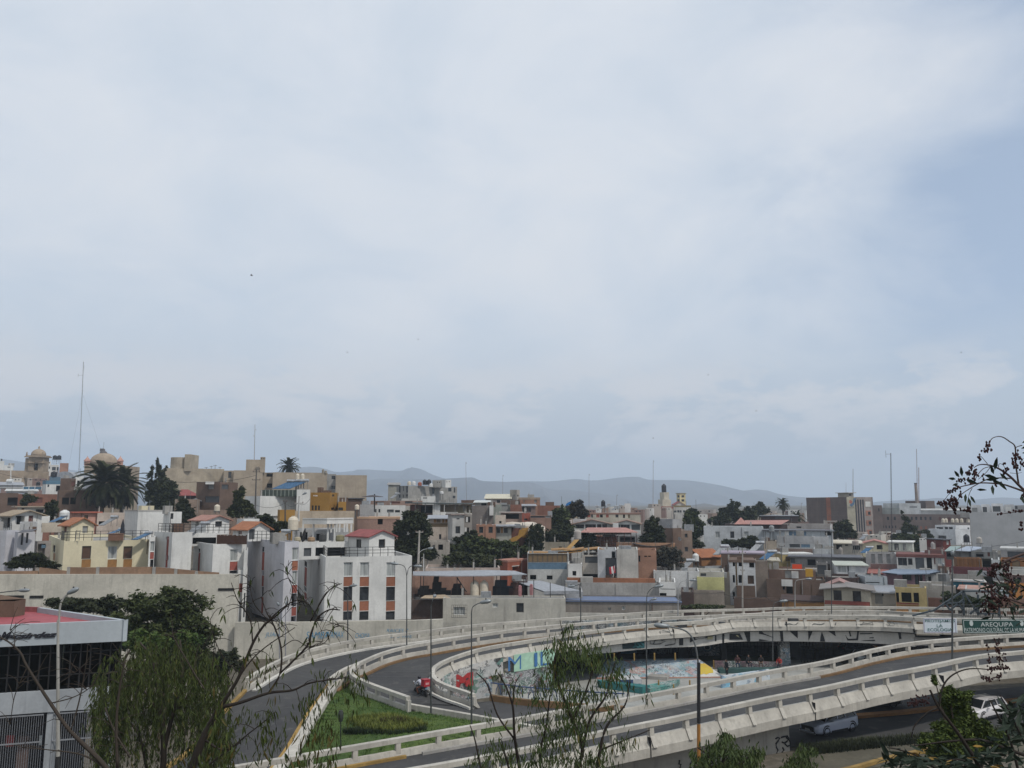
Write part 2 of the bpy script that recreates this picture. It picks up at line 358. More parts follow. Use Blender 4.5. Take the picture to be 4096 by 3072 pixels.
def joints(pts,side,r,zs):
 for i in range(7,len(pts)-3,13):
  p=pts[i];d=(pts[i+1]-pts[i-1]).normalized();h=Vector((d.y,-d.x,0)).normalized()*side;m=MB();m.box(p+h*.05+Vector((0,0,-1.88*zs)),d*.05,h*.40,(0,0,1.1*zs));m.build('expansion_joint',DARK,r)
def parapet(label,pts,side,kind='flare',step=2.5,foot=None,group='white concrete ramp parapets',low=True,mat=None,first=1.0,zs=1.0):
 """side=+1: outside of the road lies to the right of the path"""
 mat=mat or CONC
 mid=pts[len(pts)//2];r=thing('ramp_parapet',label,'parapet',(mid.x,mid.y,mid.z-1.4),group)
 m=MB();m.sweep(pts,[(side*.19,0),(side*.19,-.26),(-side*.17,-.26),(-side*.17,0)][::-side or 1]);m.build('rail',mat,r)
 if kind=='flare':
  m=MB();m.sweep(pts,[(side*a_,b_*zs)for a_,b_ in((-.12,-.78),(.08,-.78),(.42,-1.34),(.42,-1.86),(.05,-1.86),(-.12,-1.3))]);m.build('flared_panel',mat,r);joints(pts,side,r,zs)
 elif low:
  m=MB();m.sweep(pts,[(side*.13,-.68),(side*.13,foot or-1.25),(-side*.2,foot or-1.25),(-side*.12,-.68)]);m.build('low_wall',mat,r)
 me=pilaster_mesh(kind);ps=resample(pts,step)
 for i,p in enumerate(ps):
  d=ps[min(i+1,len(ps)-1)]-ps[max(i-1,0)]
  o=bpy.data.objects.new('pilaster',me);col.objects.link(o);o.parent=r;o.location=p-WL[r.name]
  a_=atan2(d.y,d.x)-pi/2*side
  o.rotation_euler=(0,0,a_);o.scale=(1,1,zs)
 return r
parapet('near parapet with flared white panels along the front edge of the rising ramp',A_front,1)
parapet('long straight rail on dark posts behind the near ramp roadway',A_back,-1,'post',foot=-1.2)
parapet('flared white parapet round the inside of the hairpin loop above the graffiti',R3,1,zs=.76)
parapet('parapet carrying the two road signs at the right end of the far bridge',R3b,1,zs=.8)
parapet('middle parapet dividing the two far carriageways',R2,-1,'post',foot=-1.5)
parapet('short curved parapet at the nose of the grass triangle',R2in,-1,'post',step=1.9,foot=-2.3)
parapet('outermost parapet in front of the retaining wall and the brick houses',R1,-1,'post',foot=-1.9)
rd=strip('ramp_road',dz(A_back,-1.06),dz(A_front,-1.06),ASPH,.45,kind='structure')
LOW=track([(1634,2814,1.6),(1787,2840,1.5),(1937,2866,1.42),(2150,2905,1.35)],.8)
loop_out=dz(R2[::-1],-1.35)
i0=min(range(len(R2)),key=lambda i:(R2[i]-R2in[-1]).length)
outer=dz(R2in[::-1],-1.1)[::-1]
outer_full=[Vector((p.x,p.y,p.z-.25))for p in LOW[::-1]]+outer+dz(R2[i0+1:],-1.15)
fence_line=track([(2500,2850,1.15),(2350,2842,1.25),(2100,2822,1.35),(1960,2803,1.4)],1.0)
inner_full=fence_line+dz(R3[1:],-1.05)+dz(R3b,-1.05)
strip('loop_road',outer_full,inner_full,ASPH,.5,n=140,kind='structure')
LK=track([(560,3140,.35),(760,3010,.5),(869,2881,.75),(959,2790,.9),(1010,2735,1.0)]);RK=track([(1040,3140,.5),(1142,3012,.7),(1215,2890,1.0),(1292,2775,1.3),(1322,2735,1.35)])
strip('slip_road',LK+dz(R1[3:],-1.1),RK+dz(R2[2:],-1.2),ASPH,.5,n=140,kind='structure')
def kerb(name,pts,mat,wd=.22,ht=.16):
 m=MB();m.sweep(pts,[(-wd/2,0),(-wd/2,ht),(wd/2,ht),(wd/2,0)]);return m.build(name,mat,kind='structure')
YEL=wallm((.36,.23,.07),.6,.85,.45,'worn_yellow_paint');ORK=wallm((.21,.125,.06),.6,.85,.45);KERBW=wallm((.58,.56,.51),.4)
_kb=dz(offs(A_back,.45),-1.05);_ka=[i for i,p in enumerate(_kb)if p.x/p.y<kx(1750)][-1];_kc=[i for i,p in enumerate(_kb)if p.x/p.y>kx(3250)][0]
kerb('yellow_kerb',_kb[:_ka],YEL);kerb('kerb',_kb[_ka:_kc+1],CONC2);kerb('orange_kerb',_kb[_kc:],ORK)
kerb('kerb',dz(offs(A_front,-.40),-1.05),KERBW)
kerb('yellow_kerb',dz(offs(R3,-.38),-1.04),KERBW);kerb('orange_kerb',dz(offs(R2,.55),-1.14),ORK,.3,.2)
kerb('kerb',dz(offs(R1,.62),-1.09),KERBW,.35,.18);kerb('yellow_kerb',LK,YEL,.3,.2)
kerb('orange_kerb',offs(fence_line,.1),ORK,.35,.42)
m=MB();m.sweep(RK,[(-.18,-.3),(-.18,.12),(.22,.12),(.3,-.5)]);m.build('yellow_edge_kerb',YEL,kind='structure')
m=MB();m.sweep(offs(RK,.62),[(-.38,-.5),(-.38,.42),(.34,.42),(.34,-.5)]);tag(m.build('low_wall',CONC),'low white wall running down beside the slip road and grass','wall')
m=MB();m.sweep(LOW,[(-.18,-.9),(-.18,.0),(.18,.0),(.18,-.9)]);tag(m.build('low_wall',CONC),'plain low white wall along the grass below the loop road','wall')
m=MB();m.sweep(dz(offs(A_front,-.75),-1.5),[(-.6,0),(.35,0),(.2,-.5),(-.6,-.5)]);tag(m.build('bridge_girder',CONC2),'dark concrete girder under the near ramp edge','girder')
gi=resample(dz(offs(A_front,-1.1),-2.26),1.0)
m=MB();seg=[p for p in gi if 2350<2048+F*p.x/p.y<3137]
for a_,b_ in zip(seg,seg[1:]):
 d=(b_-a_);h=Vector((d.y,-d.x,0)).normalized()
 m.prism([a_,b_,b_-h*5.2,a_-h*5.2],-.5,1);n=len(m.v)
 for j,pz in((n-4,a_.z),(n-3,b_.z),(n-2,b_.z),(n-1,a_.z)):m.v[j]=(m.v[j][0],m.v[j][1],pz+.02)
PIER=thing('ramp_abutment','solid white abutment under the near ramp with black graffiti tags','abutment',(seg[len(seg)//2].x,seg[len(seg)//2].y,-.3))
m.build('wall',CONC,PIER)
seg2=[p for p in gi if 2048+F*p.x/p.y<=2360]
m=MB()
for a_,b_ in zip(seg2,seg2[1:]):
 d=(b_-a_);h=Vector((d.y,-d.x,0)).normalized();m.prism([a_,b_,b_-h*5.2,a_-h*5.2],-.3,1);n=len(m.v)
 for j,pz in((n-4,a_.z),(n-3,b_.z),(n-2,b_.z),(n-1,a_.z)):m.v[j]=(m.v[j][0],m.v[j][1],pz+.02)
m.build('solid_ramp_base',CONC,PIER)
def graff(name,base,cols,sc=1.2,lines=True,amt=.55):
 """layered spray paint: warped colour fills, then dark and pale scribbled contour strokes"""
 t=NT(name);co=t.coord((1,1,1.3));n_=len(cols)
 def warp(v,sc_,am):
  ds=t.n('ShaderNodeTexNoise');ds.inputs['Scale'].default_value=sc_;ds.inputs['Detail'].default_value=4;t.l(v,ds.inputs['Vector'])
  mv=t.n('ShaderNodeMix',data_type='VECTOR');mv.inputs[0].default_value=am;t.l(v,mv.inputs[4]);t.l(ds.outputs['Color'],mv.inputs[5]);return mv.outputs[1]
 w1=warp(co,.9,.55);vo=t.n('ShaderNodeTexVoronoi');vo.inputs['Scale'].default_value=sc*1.5;t.l(w1,vo.inputs['Vector']);sp=t.n('ShaderNodeSeparateColor');t.l(vo.outputs['Color'],sp.inputs[0])
 k_=t.ramp(sp.outputs[0],[(i/n_,c)for i,c in enumerate(cols)],True)
 v3=t.n('ShaderNodeTexVoronoi');v3.inputs['Scale'].default_value=sc*4;t.l(warp(co,2.2,.5),v3.inputs['Vector']);s3=t.n('ShaderNodeSeparateColor');t.l(v3.outputs['Color'],s3.inputs[0])
 k_=t.mix(t.ramp(s3.outputs[1],[(0,0),(.55,.75)],True),k_,t.ramp(s3.outputs[0],[(i/n_,c)for i,c in enumerate(cols[::-1])],True))
 zz=t.noise(co,.35,4,.6);k_=t.mix(t.ramp(zz,[(.5-amt*.25,1),(.5+amt*.25,0)]),base,k_)
 if lines:
  for sc_,c_,seed in((2.6*sc,(.02,.022,.03),0),(2.2*sc,(.48,.49,.48),7.3)):
   mp_=t.n('ShaderNodeMapping');mp_.inputs['Location'].default_value=(seed,seed,0);t.l(co,mp_.inputs[0]);c1=t.noise(mp_.outputs[0],sc_,2,.5,.8);ms_=t.noise(mp_.outputs[0],.7,3,.5)
   ln=t.ramp(c1,[(.46,0),(.485,.9),(.515,.9),(.54,0)]);k_=t.mix(t.mix(t.ramp(ms_,[(.42,0),(.55,1)]),0.0,ln),k_,c_)
 f2=t.noise(co,5,5,.7);k_=t.mix(t.ramp(f2,[(.5,0),(.75,.35)]),k_,(.32,.32,.31));return t.fin(k_,.8)
GR1=graff('graffiti_mural',(.30,.31,.30),[(.06,.16,.11),(.35,.36,.36),(.22,.06,.05),(.10,.22,.28),(.02,.02,.025),(.30,.20,.20),(.42,.42,.42)],1.3,amt=.8)
GR2=graff('graffiti_bank',(.34,.42,.46),[(.26,.38,.48),(.36,.42,.44),(.06,.20,.20),(.36,.11,.06),(.12,.16,.26),(.30,.27,.26),(.20,.38,.42),(.06,.16,.17)],1.1,amt=.9)
GR3=graff('graffiti_white',(.50,.49,.46),[(.40,.40,.39),(.45,.45,.43),(.12,.25,.22),(.05,.05,.05),(.5,.48,.45)],.8,amt=.4)
GR4=graff('graffiti_black',(.10,.10,.11),[(.30,.31,.32),(.03,.03,.035),(.25,.10,.10),(.12,.25,.17),(.36,.36,.36),(.02,.02,.02)],1.5,amt=.9)
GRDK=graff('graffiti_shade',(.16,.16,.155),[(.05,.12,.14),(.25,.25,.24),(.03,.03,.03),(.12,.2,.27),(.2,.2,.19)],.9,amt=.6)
ab=[p for i,p in enumerate(R3)if 2048+F*p.x/p.y<2235]
AB=thing('loop_abutment','curved abutment wall under the hairpin loop covered in graffiti','abutment',(ab[len(ab)//2].x,ab[len(ab)//2].y,0))
def band(pts,o,z0,z1,mat,name,parent,th=.25,sl=0):
 m=MB();q_=offs(pts,o);n=len(q_)
 for i,p in enumerate(q_):pass
 a_=q_;b_=offs(pts,o-th);c_=offs(pts,o+sl)
 f0=(lambda p:z0)if not callable(z0)else z0;f1=(lambda p:z1)if not callable(z1)else z1
 for i in range(n):m.v+=[(c_[i].x,c_[i].y,f0(q_[i])),(a_[i].x,a_[i].y,f1(q_[i])),(b_[i].x,b_[i].y,f1(q_[i])),(b_[i].x,b_[i].y,f0(q_[i]))]
 for i in range(n-1):
  for j in range(4):m.f.append((4*i+j,4*i+(j+1)%4,4*i+4+(j+1)%4,4*i+4+j))
 m.f+=[(0,3,2,1),(4*n-4,4*n-3,4*n-2,4*n-1)]
 return m.build(name,mat,parent)
fr=[p for p in ab];left_=[p for p in fr if p.y<66.5];mid_=[p for p in fr if p.y>=66.0]
band(fr,-.05,-.1,lambda p:p.z-1.35,CONC,'wall',AB,1.2)
up1=[p for p in mid_ if 2048+F*p.x/p.y<2035];up2=[p for p in mid_ if 2030<=2048+F*p.x/p.y]
MINT=plainm((.36,.55,.42),.8,0,.12,'mint_paint');BLUEP=plainm((.045,.15,.34),.7)
band(up1,.50,lambda p:p.z-2.35,lambda p:p.z-1.0,GR3,'white_graffiti_band',AB,.05)
band(up2,.50,lambda p:p.z-2.35,lambda p:p.z-.95,MINT,'mint_graffiti_panel',AB,.05)
half=[p for p in mid_ if 2048+F*p.x/p.y<1975];half2=[p for p in mid_ if 2048+F*p.x/p.y>=1970]
band(half,.46,-.05,lambda p:p.z-2.36,GR1,'green_graffiti_wall',AB,.05);band(half2,.46,-.05,lambda p:p.z-2.36,GR4,'black_graffiti_wall',AB,.05)
band(left_,.44,-.05,lambda p:p.z-1.9,GR3,'faded_graffiti_wall',AB,.05)
c0=up2[len(up2)//2];u_=(up2[-1]-up2[0]);u_.z*=1;hN=Vector((u_.y,-u_.x,0)).normalized()
for i,ch in enumerate('MIL'):
 p=up2[int((.12+.30*i)*len(up2))];text(ch,'blue_letter',BLUEP,AB,p+hN*.55+Vector((0,0,-1.62)),u_,(0,0,1),width=(1.3,.30,.95)[i],height=1.15,bold=-.004)
p=up1[int(.62*len(up1))];text('M','red_letter',plainm((.35,.03,.03),.7),AB,p+hN*.58+Vector((0,0,-2.0)),u_,(0,0,1),width=1.9,height=1.1,bold=.09)
gp=[Pz(a_,b_,z)for a_,b_,z in((1160,3030,.75),(1220,2905,1.0),(1310,2770,1.25),(1400,2710,1.3),(1440,2735,1.25),(1560,2810,1.2),(1640,2840,1.1),(1787,2862,1.0),(1937,2885,.95),(2130,2915,.9),(2120,2950,1.0),(1825,2985,1.2),(1562,3030,1.25),(1300,3070,1.15),(1150,3090,.9))]
cg=sum(gp,Vector())/len(gp);m=MB();rings=9;k_=len(gp)
bord=resample(gp+[gp[0]],n=61)[:-1];k_=len(bord)
m.v.append((cg.x,cg.y,cg.z+.35))
for r_ in range(1,rings+1):
 for p in bord:
  q_=cg.lerp(p,r_/rings);h=.30*(1-(r_/rings)**2)+.10*noise.noise((q_.x*.8,q_.y*.8,3))*(1 if r_<rings else 0);m.v.append((q_.x,q_.y,q_.z+h))
for p in bord:m.v.append((p.x,p.y,-.1))
for i in range(k_):
 m.f.append((0,1+i,1+(i+1)%k_))
 for r_ in range(rings):m.f.append((1+r_*k_+i,1+(r_+1)*k_+i,1+(r_+1)*k_+(i+1)%k_,1+r_*k_+(i+1)%k_))
t=NT('lawn');co=t.coord();a=t.noise(co,.35,5,.65);b=t.noise(co,3.5,6,.75);c=t.noise(co,14,3,.7)
kk=t.mix(t.ramp(a,[(.36,0),(.6,1)]),(.032,.075,.012),(.075,.115,.018));kk=t.mix(t.ramp(b,[(.35,.7),(.55,0)]),kk,(.02,.034,.01));kk=t.mix(t.ramp(c,[(.5,0),(.7,.5)]),kk,(.10,.12,.03));t.bump(b,.8,.12)
m.build('grass_island',t.fin(kk,.95),kind='structure',smooth=True)
def tufts(name,label,cen,n,spread,h,mat,cat='grass'):
 m=MB()
 for _ in range(n):
  x_,y_,z_=cen()
  for _k in range(3):
   a_=random.uniform(0,2*pi);hh=h*random.uniform(.5,1.2);w_=h*.12;l_=random.uniform(.2,.7)*hh
   d=Vector((cos(a_),sin(a_),0));s_=Vector((-d.y,d.x,0))*w_;b_=Vector((x_,y_,z_))+d*random.uniform(0,spread)
   m.poly((b_-s_,b_+s_,b_+d*l_+Vector((0,0,hh))))
 return tag(m.build(name,mat),label,cat,kind='stuff')
def tri():
 a_=random.random()*k_;p=bord[int(a_)];r_=sqrt(random.random())*.97;q_=cg.lerp(p,r_);return(q_.x,q_.y,q_.z+.28*(1-r_*r_))
tufts('grass','short green grass on the traffic island',tri,5200,.3,.15,leafm((.038,.085,.014),(.085,.14,.028)))
bed=[Pz(a_,b_,1.35)for a_,b_ in((1395,2882),(1470,2872),(1560,2868),(1640,2880),(1710,2905),(1650,2925),(1540,2935),(1440,2920))]
def bedp():
 a_,b_,c_=random.sample(bed,3);u1,u2=sorted((random.random(),random.random()));p=a_*u1+b_*(u2-u1)+c_*(1-u2);return(p.x,p.y,1.28+.2*random.random())
tufts('flower_bed','yellowish flower bed in the middle of the grass island',bedp,2600,.25,.30,leafm((.085,.115,.018),(.16,.17,.035)),'flower bed')
dark_bed=[Pz(a_,b_,1.3)for a_,b_ in((1380,2926),(1460,2932),(1580,2940),(1700,2922))]
def bedd():
 i=random.randrange(3);p=dark_bed[i].lerp(dark_bed[i+1],random.random());return(p.x,p.y+random.uniform(-.3,.3),1.28)
tufts('low_hedge','dark low hedge along the front of the flower bed',bedd,900,.2,.30,leafm((.015,.03,.010),(.03,.045,.015)),'hedge')
bed3=[Pz(a_,b_,1.4)for a_,b_ in((1525,2892),(1570,2888),(1620,2893))]
def bede():
 i=random.randrange(2);p=bed3[i].lerp(bed3[i+1],random.random());return(p.x,p.y+random.uniform(-.4,.4),1.42)
tufts('flower_patch','dark patch of plants at the back of the flower bed',bede,500,.2,.28,leafm((.03,.02,.012),(.06,.035,.015)),'flower bed')
RN=[Pz(a_,b_,0.02)for a_,b_ in((2600,3010),(3200,2985),(3500,2955),(4096,2905),(4700,2860))]
RF=[Pz(a_,b_,0.02)for a_,b_ in((2600,2850),(3200,2830),(3500,2800),(4096,2745),(4700,2700))]
strip('lower_road',RF,RN,ASPH,.1,kind='structure')
MED=track([(2700,2905,.03),(3230,2885,.03),(3320,2878,.03),(3600,2855,.03),(3750,2838,.03),(4096,2803,.03),(4500,2765,.03)])
m=MB();m.sweep(MED,[(-.35,0),(-.35,.2),(.35,.2),(.35,0)]);m.build('orange_median_kerb',wallm((.34,.17,.06),.5,.85,.35),kind='structure')
vr=[Pz(a_,b_,.03)for a_,b_ in((3200,2990),(3500,2958),(4096,2908),(4700,2863))];vr2=[Pz(a_,b_,.03)for a_,b_ in((3200,3110),(3560,3060),(4096,3010),(4700,2960))]
strip('verge',vr,vr2,wallm((.10,.09,.065),.4,.95,.35),.1,kind='structure')
EK=track([(3300,3105,.05),(3440,3072,.05),(3570,3035,.05),(3800,2990,.05)]);kerb('yellow_kerb',EK,YEL,.3,.2)
def vg():
 a_=random.random();p=vr[0].lerp(vr[1],a_)if random.random()<.5 else vr[1].lerp(vr[2],a_);q_=p.lerp(Vector((p.x-1,p.y-3,0)),.12+.5*random.random());return(q_.x,q_.y,.03)
tufts('verge_plants','dark ground cover on the verge beside the lower road',vg,3500,.3,.38,leafm((.02,.028,.012),(.05,.055,.022)),'ground cover')
#  RETAINING WALLS, SKATE PARK
def prism_wall(name,label,cat,pix,D0,D1,th,mat,z0,caps=None,**kw):
 """pix: list of (px, ytop); depth runs linearly D0..D1"""
 m=MB();x0,x1=pix[0][0],pix[-1][0];pts=[P(a_,b_,lerp(D0,D1,(a_-x0)/(x1-x0)))for a_,b_ in pix]
 for a_,b_ in zip(pts,pts[1:]):
  n=len(m.v);d=(b_-a_);h=Vector((-d.y,d.x,0)).normalized()*th
  for p,z in((a_,z0),(b_,z0),(b_+h,z0),(a_+h,z0),(a_,a_.z),(b_,b_.z),(b_+h,b_.z),(a_+h,a_.z)):m.v.append((p.x,p.y,z))
  m.f+=[tuple(n+i for i in q_)for q_ in((3,2,1,0),(4,5,6,7),(0,1,5,4),(1,2,6,5),(2,3,7,6),(3,0,4,7))]
 return m.build(name,mat,label=label,cat=cat,**kw),pts
RETW=wallm((.49,.465,.40),.6,.9,.22);BRK=wallm((.27,.17,.11),.35,.9,.3);BRKD=wallm((.12,.075,.055),.4,.9,.3);BRKR=wallm((.26,.11,.075),.4,.9,.3)
prism_wall('retaining_wall','tall pale retaining wall below the yellow house','wall',[(-200,2298),(0,2298),(560,2297),(955,2297)],87,90.4,.5,RETW,0)
lw,pts=prism_wall('retaining_wall','pale wall with blue graffiti below the white apartments','wall',[(940,2490),(1180,2489),(1320,2487),(1650,2482),(1772,2477)],89.6,91.0,.5,RETW,0)
BLG=plainm((.05,.24,.42),.7)
for s,xx,yy,wd,ht in(('JUAN',1090,2540,1.5,.55),('SAMBA',1270,2540,2.4,.7),('WAMAX',1340,2538,1.9,.65),('CHOMA',1450,2542,1.5,.5),('RAICES 7',1590,2522,2.3,.35),('PERU VIVE',1600,2544,2.6,.35)):
 t_=text(s,'painted_scrawl',BLG,lw,P(xx,yy,lerp(89.6,91,(xx-940)/832)-.04),(1,.02,0),(0,0,1),width=wd,height=ht,bold=-.01,shear=.2)
for x0,x1,yy in((-10,95,2388),(118,173,2388),(872,936,2358)):
 a_,b_=P(x0,yy+5,lerp(87,90.4,(x0+200)/1155)-.05),P(x1,yy,lerp(87,90.4,(x1+200)/1155)-.05);m=MB();m.box(a_,(b_.x-a_.x,b_.y-a_.y,0),(0,.04,0),(0,0,.26));m.build('drain_slot',DARK,bpy.data.objects['retaining_wall'])
cop=thing('brick_wall','low brick wall with concrete posts on top of the retaining wall','wall',P(400,2297,89.4))
m=MB()
for x0,x1,ya,yb_ in((275,386,2270,2272),(392,606,2271,2271),(622,700,2272,2279),(704,782,2280,2288),(788,875,2289,2296),(-100,150,2284,2284),(155,275,2270,2286)):
 a_,b_=P(x0,2299,88.4),P(x1,2299,88.4);za,zb=P(x0,ya,88.4).z,P(x1,yb_,88.4).z;n=len(m.v)
 D_=lerp(87.6,90.4,(x0+200)/1155)+.05;D2=lerp(87.6,90.4,(x1+200)/1155)+.05;a_,b_=P(x0,2299,D_),P(x1,2299,D2)
 for p,z in((a_,a_.z),(b_,b_.z),(b_+Vector((0,.15,0)),b_.z),(a_+Vector((0,.15,0)),a_.z),(a_,za),(b_,zb),(b_+Vector((0,.15,0)),zb),(a_+Vector((0,.15,0)),za)):m.v.append((p.x,p.y,z))
 m.f+=[tuple(n+i for i in q_)for q_ in((3,2,1,0),(4,5,6,7),(0,1,5,4),(1,2,6,5),(2,3,7,6),(3,0,4,7))]
m.build('brick_panel',BRK,cop)
for xx,yy in((389,2268),(614,2268),(702,2276),(785,2285),(272,2268)):
 a_=P(xx,2299,lerp(87.6,90.4,(xx+200)/1155));m=MB();m.box(a_+Vector((-.16,0,0)),(.32,0,0),(0,.22,0),(0,0,P(xx,yy,a_.y).z-a_.z));m.build('post',CONC2,cop)
 # ---- skate park floor
sf=[Pz(a_,b_,.02)for a_,b_ in((1905,2720),(2000,2700),(2360,2672),(2640,2655),(2900,2640),(3350,2640),(3480,2720),(3200,2800),(2700,2880),(2300,2890),(1990,2830))]
m=MB();m.poly(sf);SKF=wallm((.33,.33,.31),.35,.8,.2);m.build('skate_floor',SKF,kind='structure')
sp=thing('skate_bank','sloping skate bank painted with a bright mural and a yellow sun','skate ramp',Pz(2620,2712,.02))
a0,a1=Pz(2385,2716,.03),Pz(2900,2711,.03);ww=Vector((0,2.1,0));b0,b1=P(2425,2644,a0.y+2.3),P(2800,2640,a1.y+2.3)
m=MB();m.v=[tuple(a0),tuple(a1),tuple(b1),tuple(b0),(a0.x,a0.y+3.2,0),(a1.x,a1.y+3.2,0),(b1.x,b1.y+.9,b1.z),(b0.x,b0.y+.9,b0.z)]
m.f=[(0,1,2,3),(3,2,6,7),(1,5,6,2),(0,3,7,4),(4,7,6,5)];m.build('painted_bank',GR2,sp)
nb=(Vector(m.v[1])-Vector(m.v[0])).cross(Vector(m.v[3])-Vector(m.v[0])).normalized()
def onbank(px,py):
 yc=-(py-1536)/F;d=Vector(((px-2048)/F,CP-yc*SP,SP+yc*CP));o=Vector((0,0,CZ));t_=(a0-o).dot(nb)/d.dot(nb);return o+d*t_
def patch(px,name,mat,e=.02):
 m=MB();m.poly([onbank(a_,b_)+nb*e for a_,b_ in px]);return m.build(name,mat,sp)
SUNY=graff('sun_mural',(.50,.36,.05),[(.55,.42,.05),(.5,.3,.04),(.45,.22,.05),(.55,.45,.12)],1.2,False,.7)
patch([(2797,2652),(2803,2651),(2872,2690),(2885,2706),(2800,2708)],'white_corner',plainm((.5,.49,.46),.8),.02)
patch([(2800,2656),(2818,2655),(2840,2668),(2852,2680),(2853,2692),(2838,2694),(2826,2699),(2815,2696),(2801,2700)],'sun_patch',SUNY,.04)
patch([(2385,2716),(2900,2711),(2897,2707),(2387,2711)],'orange_foot',wallm((.36,.20,.15),.3),.03)
TEAL=plainm((.03,.15,.15),.6);NAVY=plainm((.03,.06,.14),.6)
def block(name,label,px,z0,h,dep,mat,cat='skate ramp',parent=None):
 a_,b_=Pz(px[0],px[1],z0),Pz(px[2],px[3],z0);d=b_-a_;hN_=Vector((-d.y,d.x,0)).normalized()*dep
 m=MB();m.box(a_,d,hN_,(0,0,h));return m.build(name,mat,parent,label,cat)
fb=thing('fun_box','skate box with a navy and white painted side','skate ramp',Pz(2520,2756,0.03))
block('body',None,(2478,2752,2568,2750),.03,.72,1.6,plainm((.45,.46,.46),.8),parent=fb)
a_,b_=Pz(2482,2751,.06),Pz(2533,2749.5,.06);m=MB();m.box(a_-Vector((0,.03,0)),b_-a_,(0,.02,0),(0,0,.66));m.build('navy_panel',NAVY,fb)
a_,b_=Pz(2548,2749,.3),Pz(2562,2748.5,.3);m=MB();m.box(a_-Vector((0,.05,0)),b_-a_,(0,.02,0),(0,0,.3));m.build('painted_figure_block',NAVY,fb)
block('ledge','long grey grind ledge in front of the painted bank',(2590,2716,2668,2722),.03,.28,1.3,CONC2)
block('ledge','low red-edged ledge on the open grey skate floor',(2115,2752,2180,2748),.03,.25,.7,wallm((.25,.16,.13),.3));block('bench','pair of small dark blocks at the back of the skate floor',(2105,2741,2160,2737),.03,.3,.5,plainm((.16,.16,.16),.8),'bench')
for i,(q_,lab)in enumerate((([(2570,2762),(2720,2735),(2700,2758),(2600,2776)],'teal quarter ramp behind the near ramp rail'),([(2390,2745),(2600,2768),(2570,2776),(2400,2752)],'thin teal edged platform beside the navy skate box'))):
 pp=[Pz(a_,b_,.03)for a_,b_ in q_];m=MB();m.prism(pp,.03,.45 if i==0 else .6);m.build('skate_ramp',graff('teal_mural%d'%i,(.06,.20,.18),[(.04,.17,.16),(.10,.28,.24),(.2,.22,.2),(.03,.05,.05)],1.4,True,.6)if i==0 else TEAL,label=lab,cat='skate ramp')
gm=graff('letter_mural',(.40,.52,.60),[(.10,.32,.46),(.55,.56,.56),(.04,.06,.12),(.5,.5,.5),(.12,.35,.5)],.9,False,.9)
block('mural_wall','low wall with pale blue and white letters behind the near ramp rail',(2890,2752,3080,2722),.03,1.0,.2,gm,'wall')
block('mural_wall','low pink and teal graffiti wall behind the seated people',(2860,2676,3130,2681),.03,.75,.25,graff('pink_mural',(.17,.11,.12),[(.2,.12,.14),(.04,.1,.09),(.08,.08,.09),(.24,.16,.17)],1.3,True,.8),'wall')
block('step','dark teal step below the seated people',(2880,2694,3150,2690),.03,.4,.8,plainm((.035,.08,.075),.8),'step')
qp=thing('quarter_pipe','small white and green skate wedge inside the hairpin','skate ramp',Pz(1900,2745,.02));m=MB();p4=[Pz(a_,b_,.02)for a_,b_ in((1838,2728),(1900,2748),(1915,2730),(1850,2712))]
m.prism(p4,.02,.9);m.v[5]=(*m.v[5][:2],.15);m.v[6]=(*m.v[6][:2],.15);m.build('wedge',GR3,qp)
m=MB();d_=p4[1]-p4[0];m.box(p4[0]+d_*.35-Vector((0,.04,0)),d_*.3,(0,.02,0),(0,0,.55));m.build('green_patch',plainm((.04,.17,.10),.8),qp)
for i,(xx,yy)in enumerate(((2457,2642),(2537,2642),(2618,2641),(2701,2641),(2855,2676),(2760,2760),(2695,2778),(2635,2760))):
 a_=P(xx,yy,77.5)if i<4 else Pz(xx,yy,.02);m=MB();m.lathe(a_,[(.07,0),(.07,.6 if i<4 else .8),(.03,.65 if i<4 else .85)],8)
 m.build('bollard',YEL,label='yellow bollard standing on the edge of the skate park',cat='bollard',group='yellow skate park bollards')
 # ---- underside of the far bridge : letter band (outer girder), columns, fences
BAND=wallm((.50,.48,.44),.4,.88,.15)
def zat(py,Y):return P(2048,py,Y).z
bd=thing('bridge_girder','pale girder under the far bridge with big black graffiti letters','girder',P(3000,2578,83.5))
bp=resample([p for p in offs(R3,-.45)if p.y>66 and kx(2300)<p.x/p.y<kx(3640)],1.0)
m=MB();m.sweep([Vector((p.x,p.y,0))for p in bp],[(.3,3.95),(.3,2.62),(-.5,2.62),(-.5,3.95)]);m.build('beam',BAND,bd)
def onb(px,py,e=.34):
 best=min(bp,key=lambda p:abs(p.x/p.y-kx(px,py)));i=min(max(bp.index(best),1),len(bp)-2);d=(bp[i+1]-bp[i-1]).normalized();yc=-(py-1536)/F
 dr=Vector(((px-2048)/F,CP-yc*SP,SP+yc*CP));nrm=Vector((d.y,-d.x,0));b=best+nrm*e;b.z=0;t_=(b.x*nrm.x+b.y*nrm.y)/(dr.x*nrm.x+dr.y*nrm.y);return Vector((0,0,CZ))+dr*t_
def stroke(px,name='painted_letter',mat=BLK,par=bd):
 m=MB();q_=[onb(a_,b_)for a_,b_ in px];m.poly(q_[::-1]);return m.build(name,mat,par)
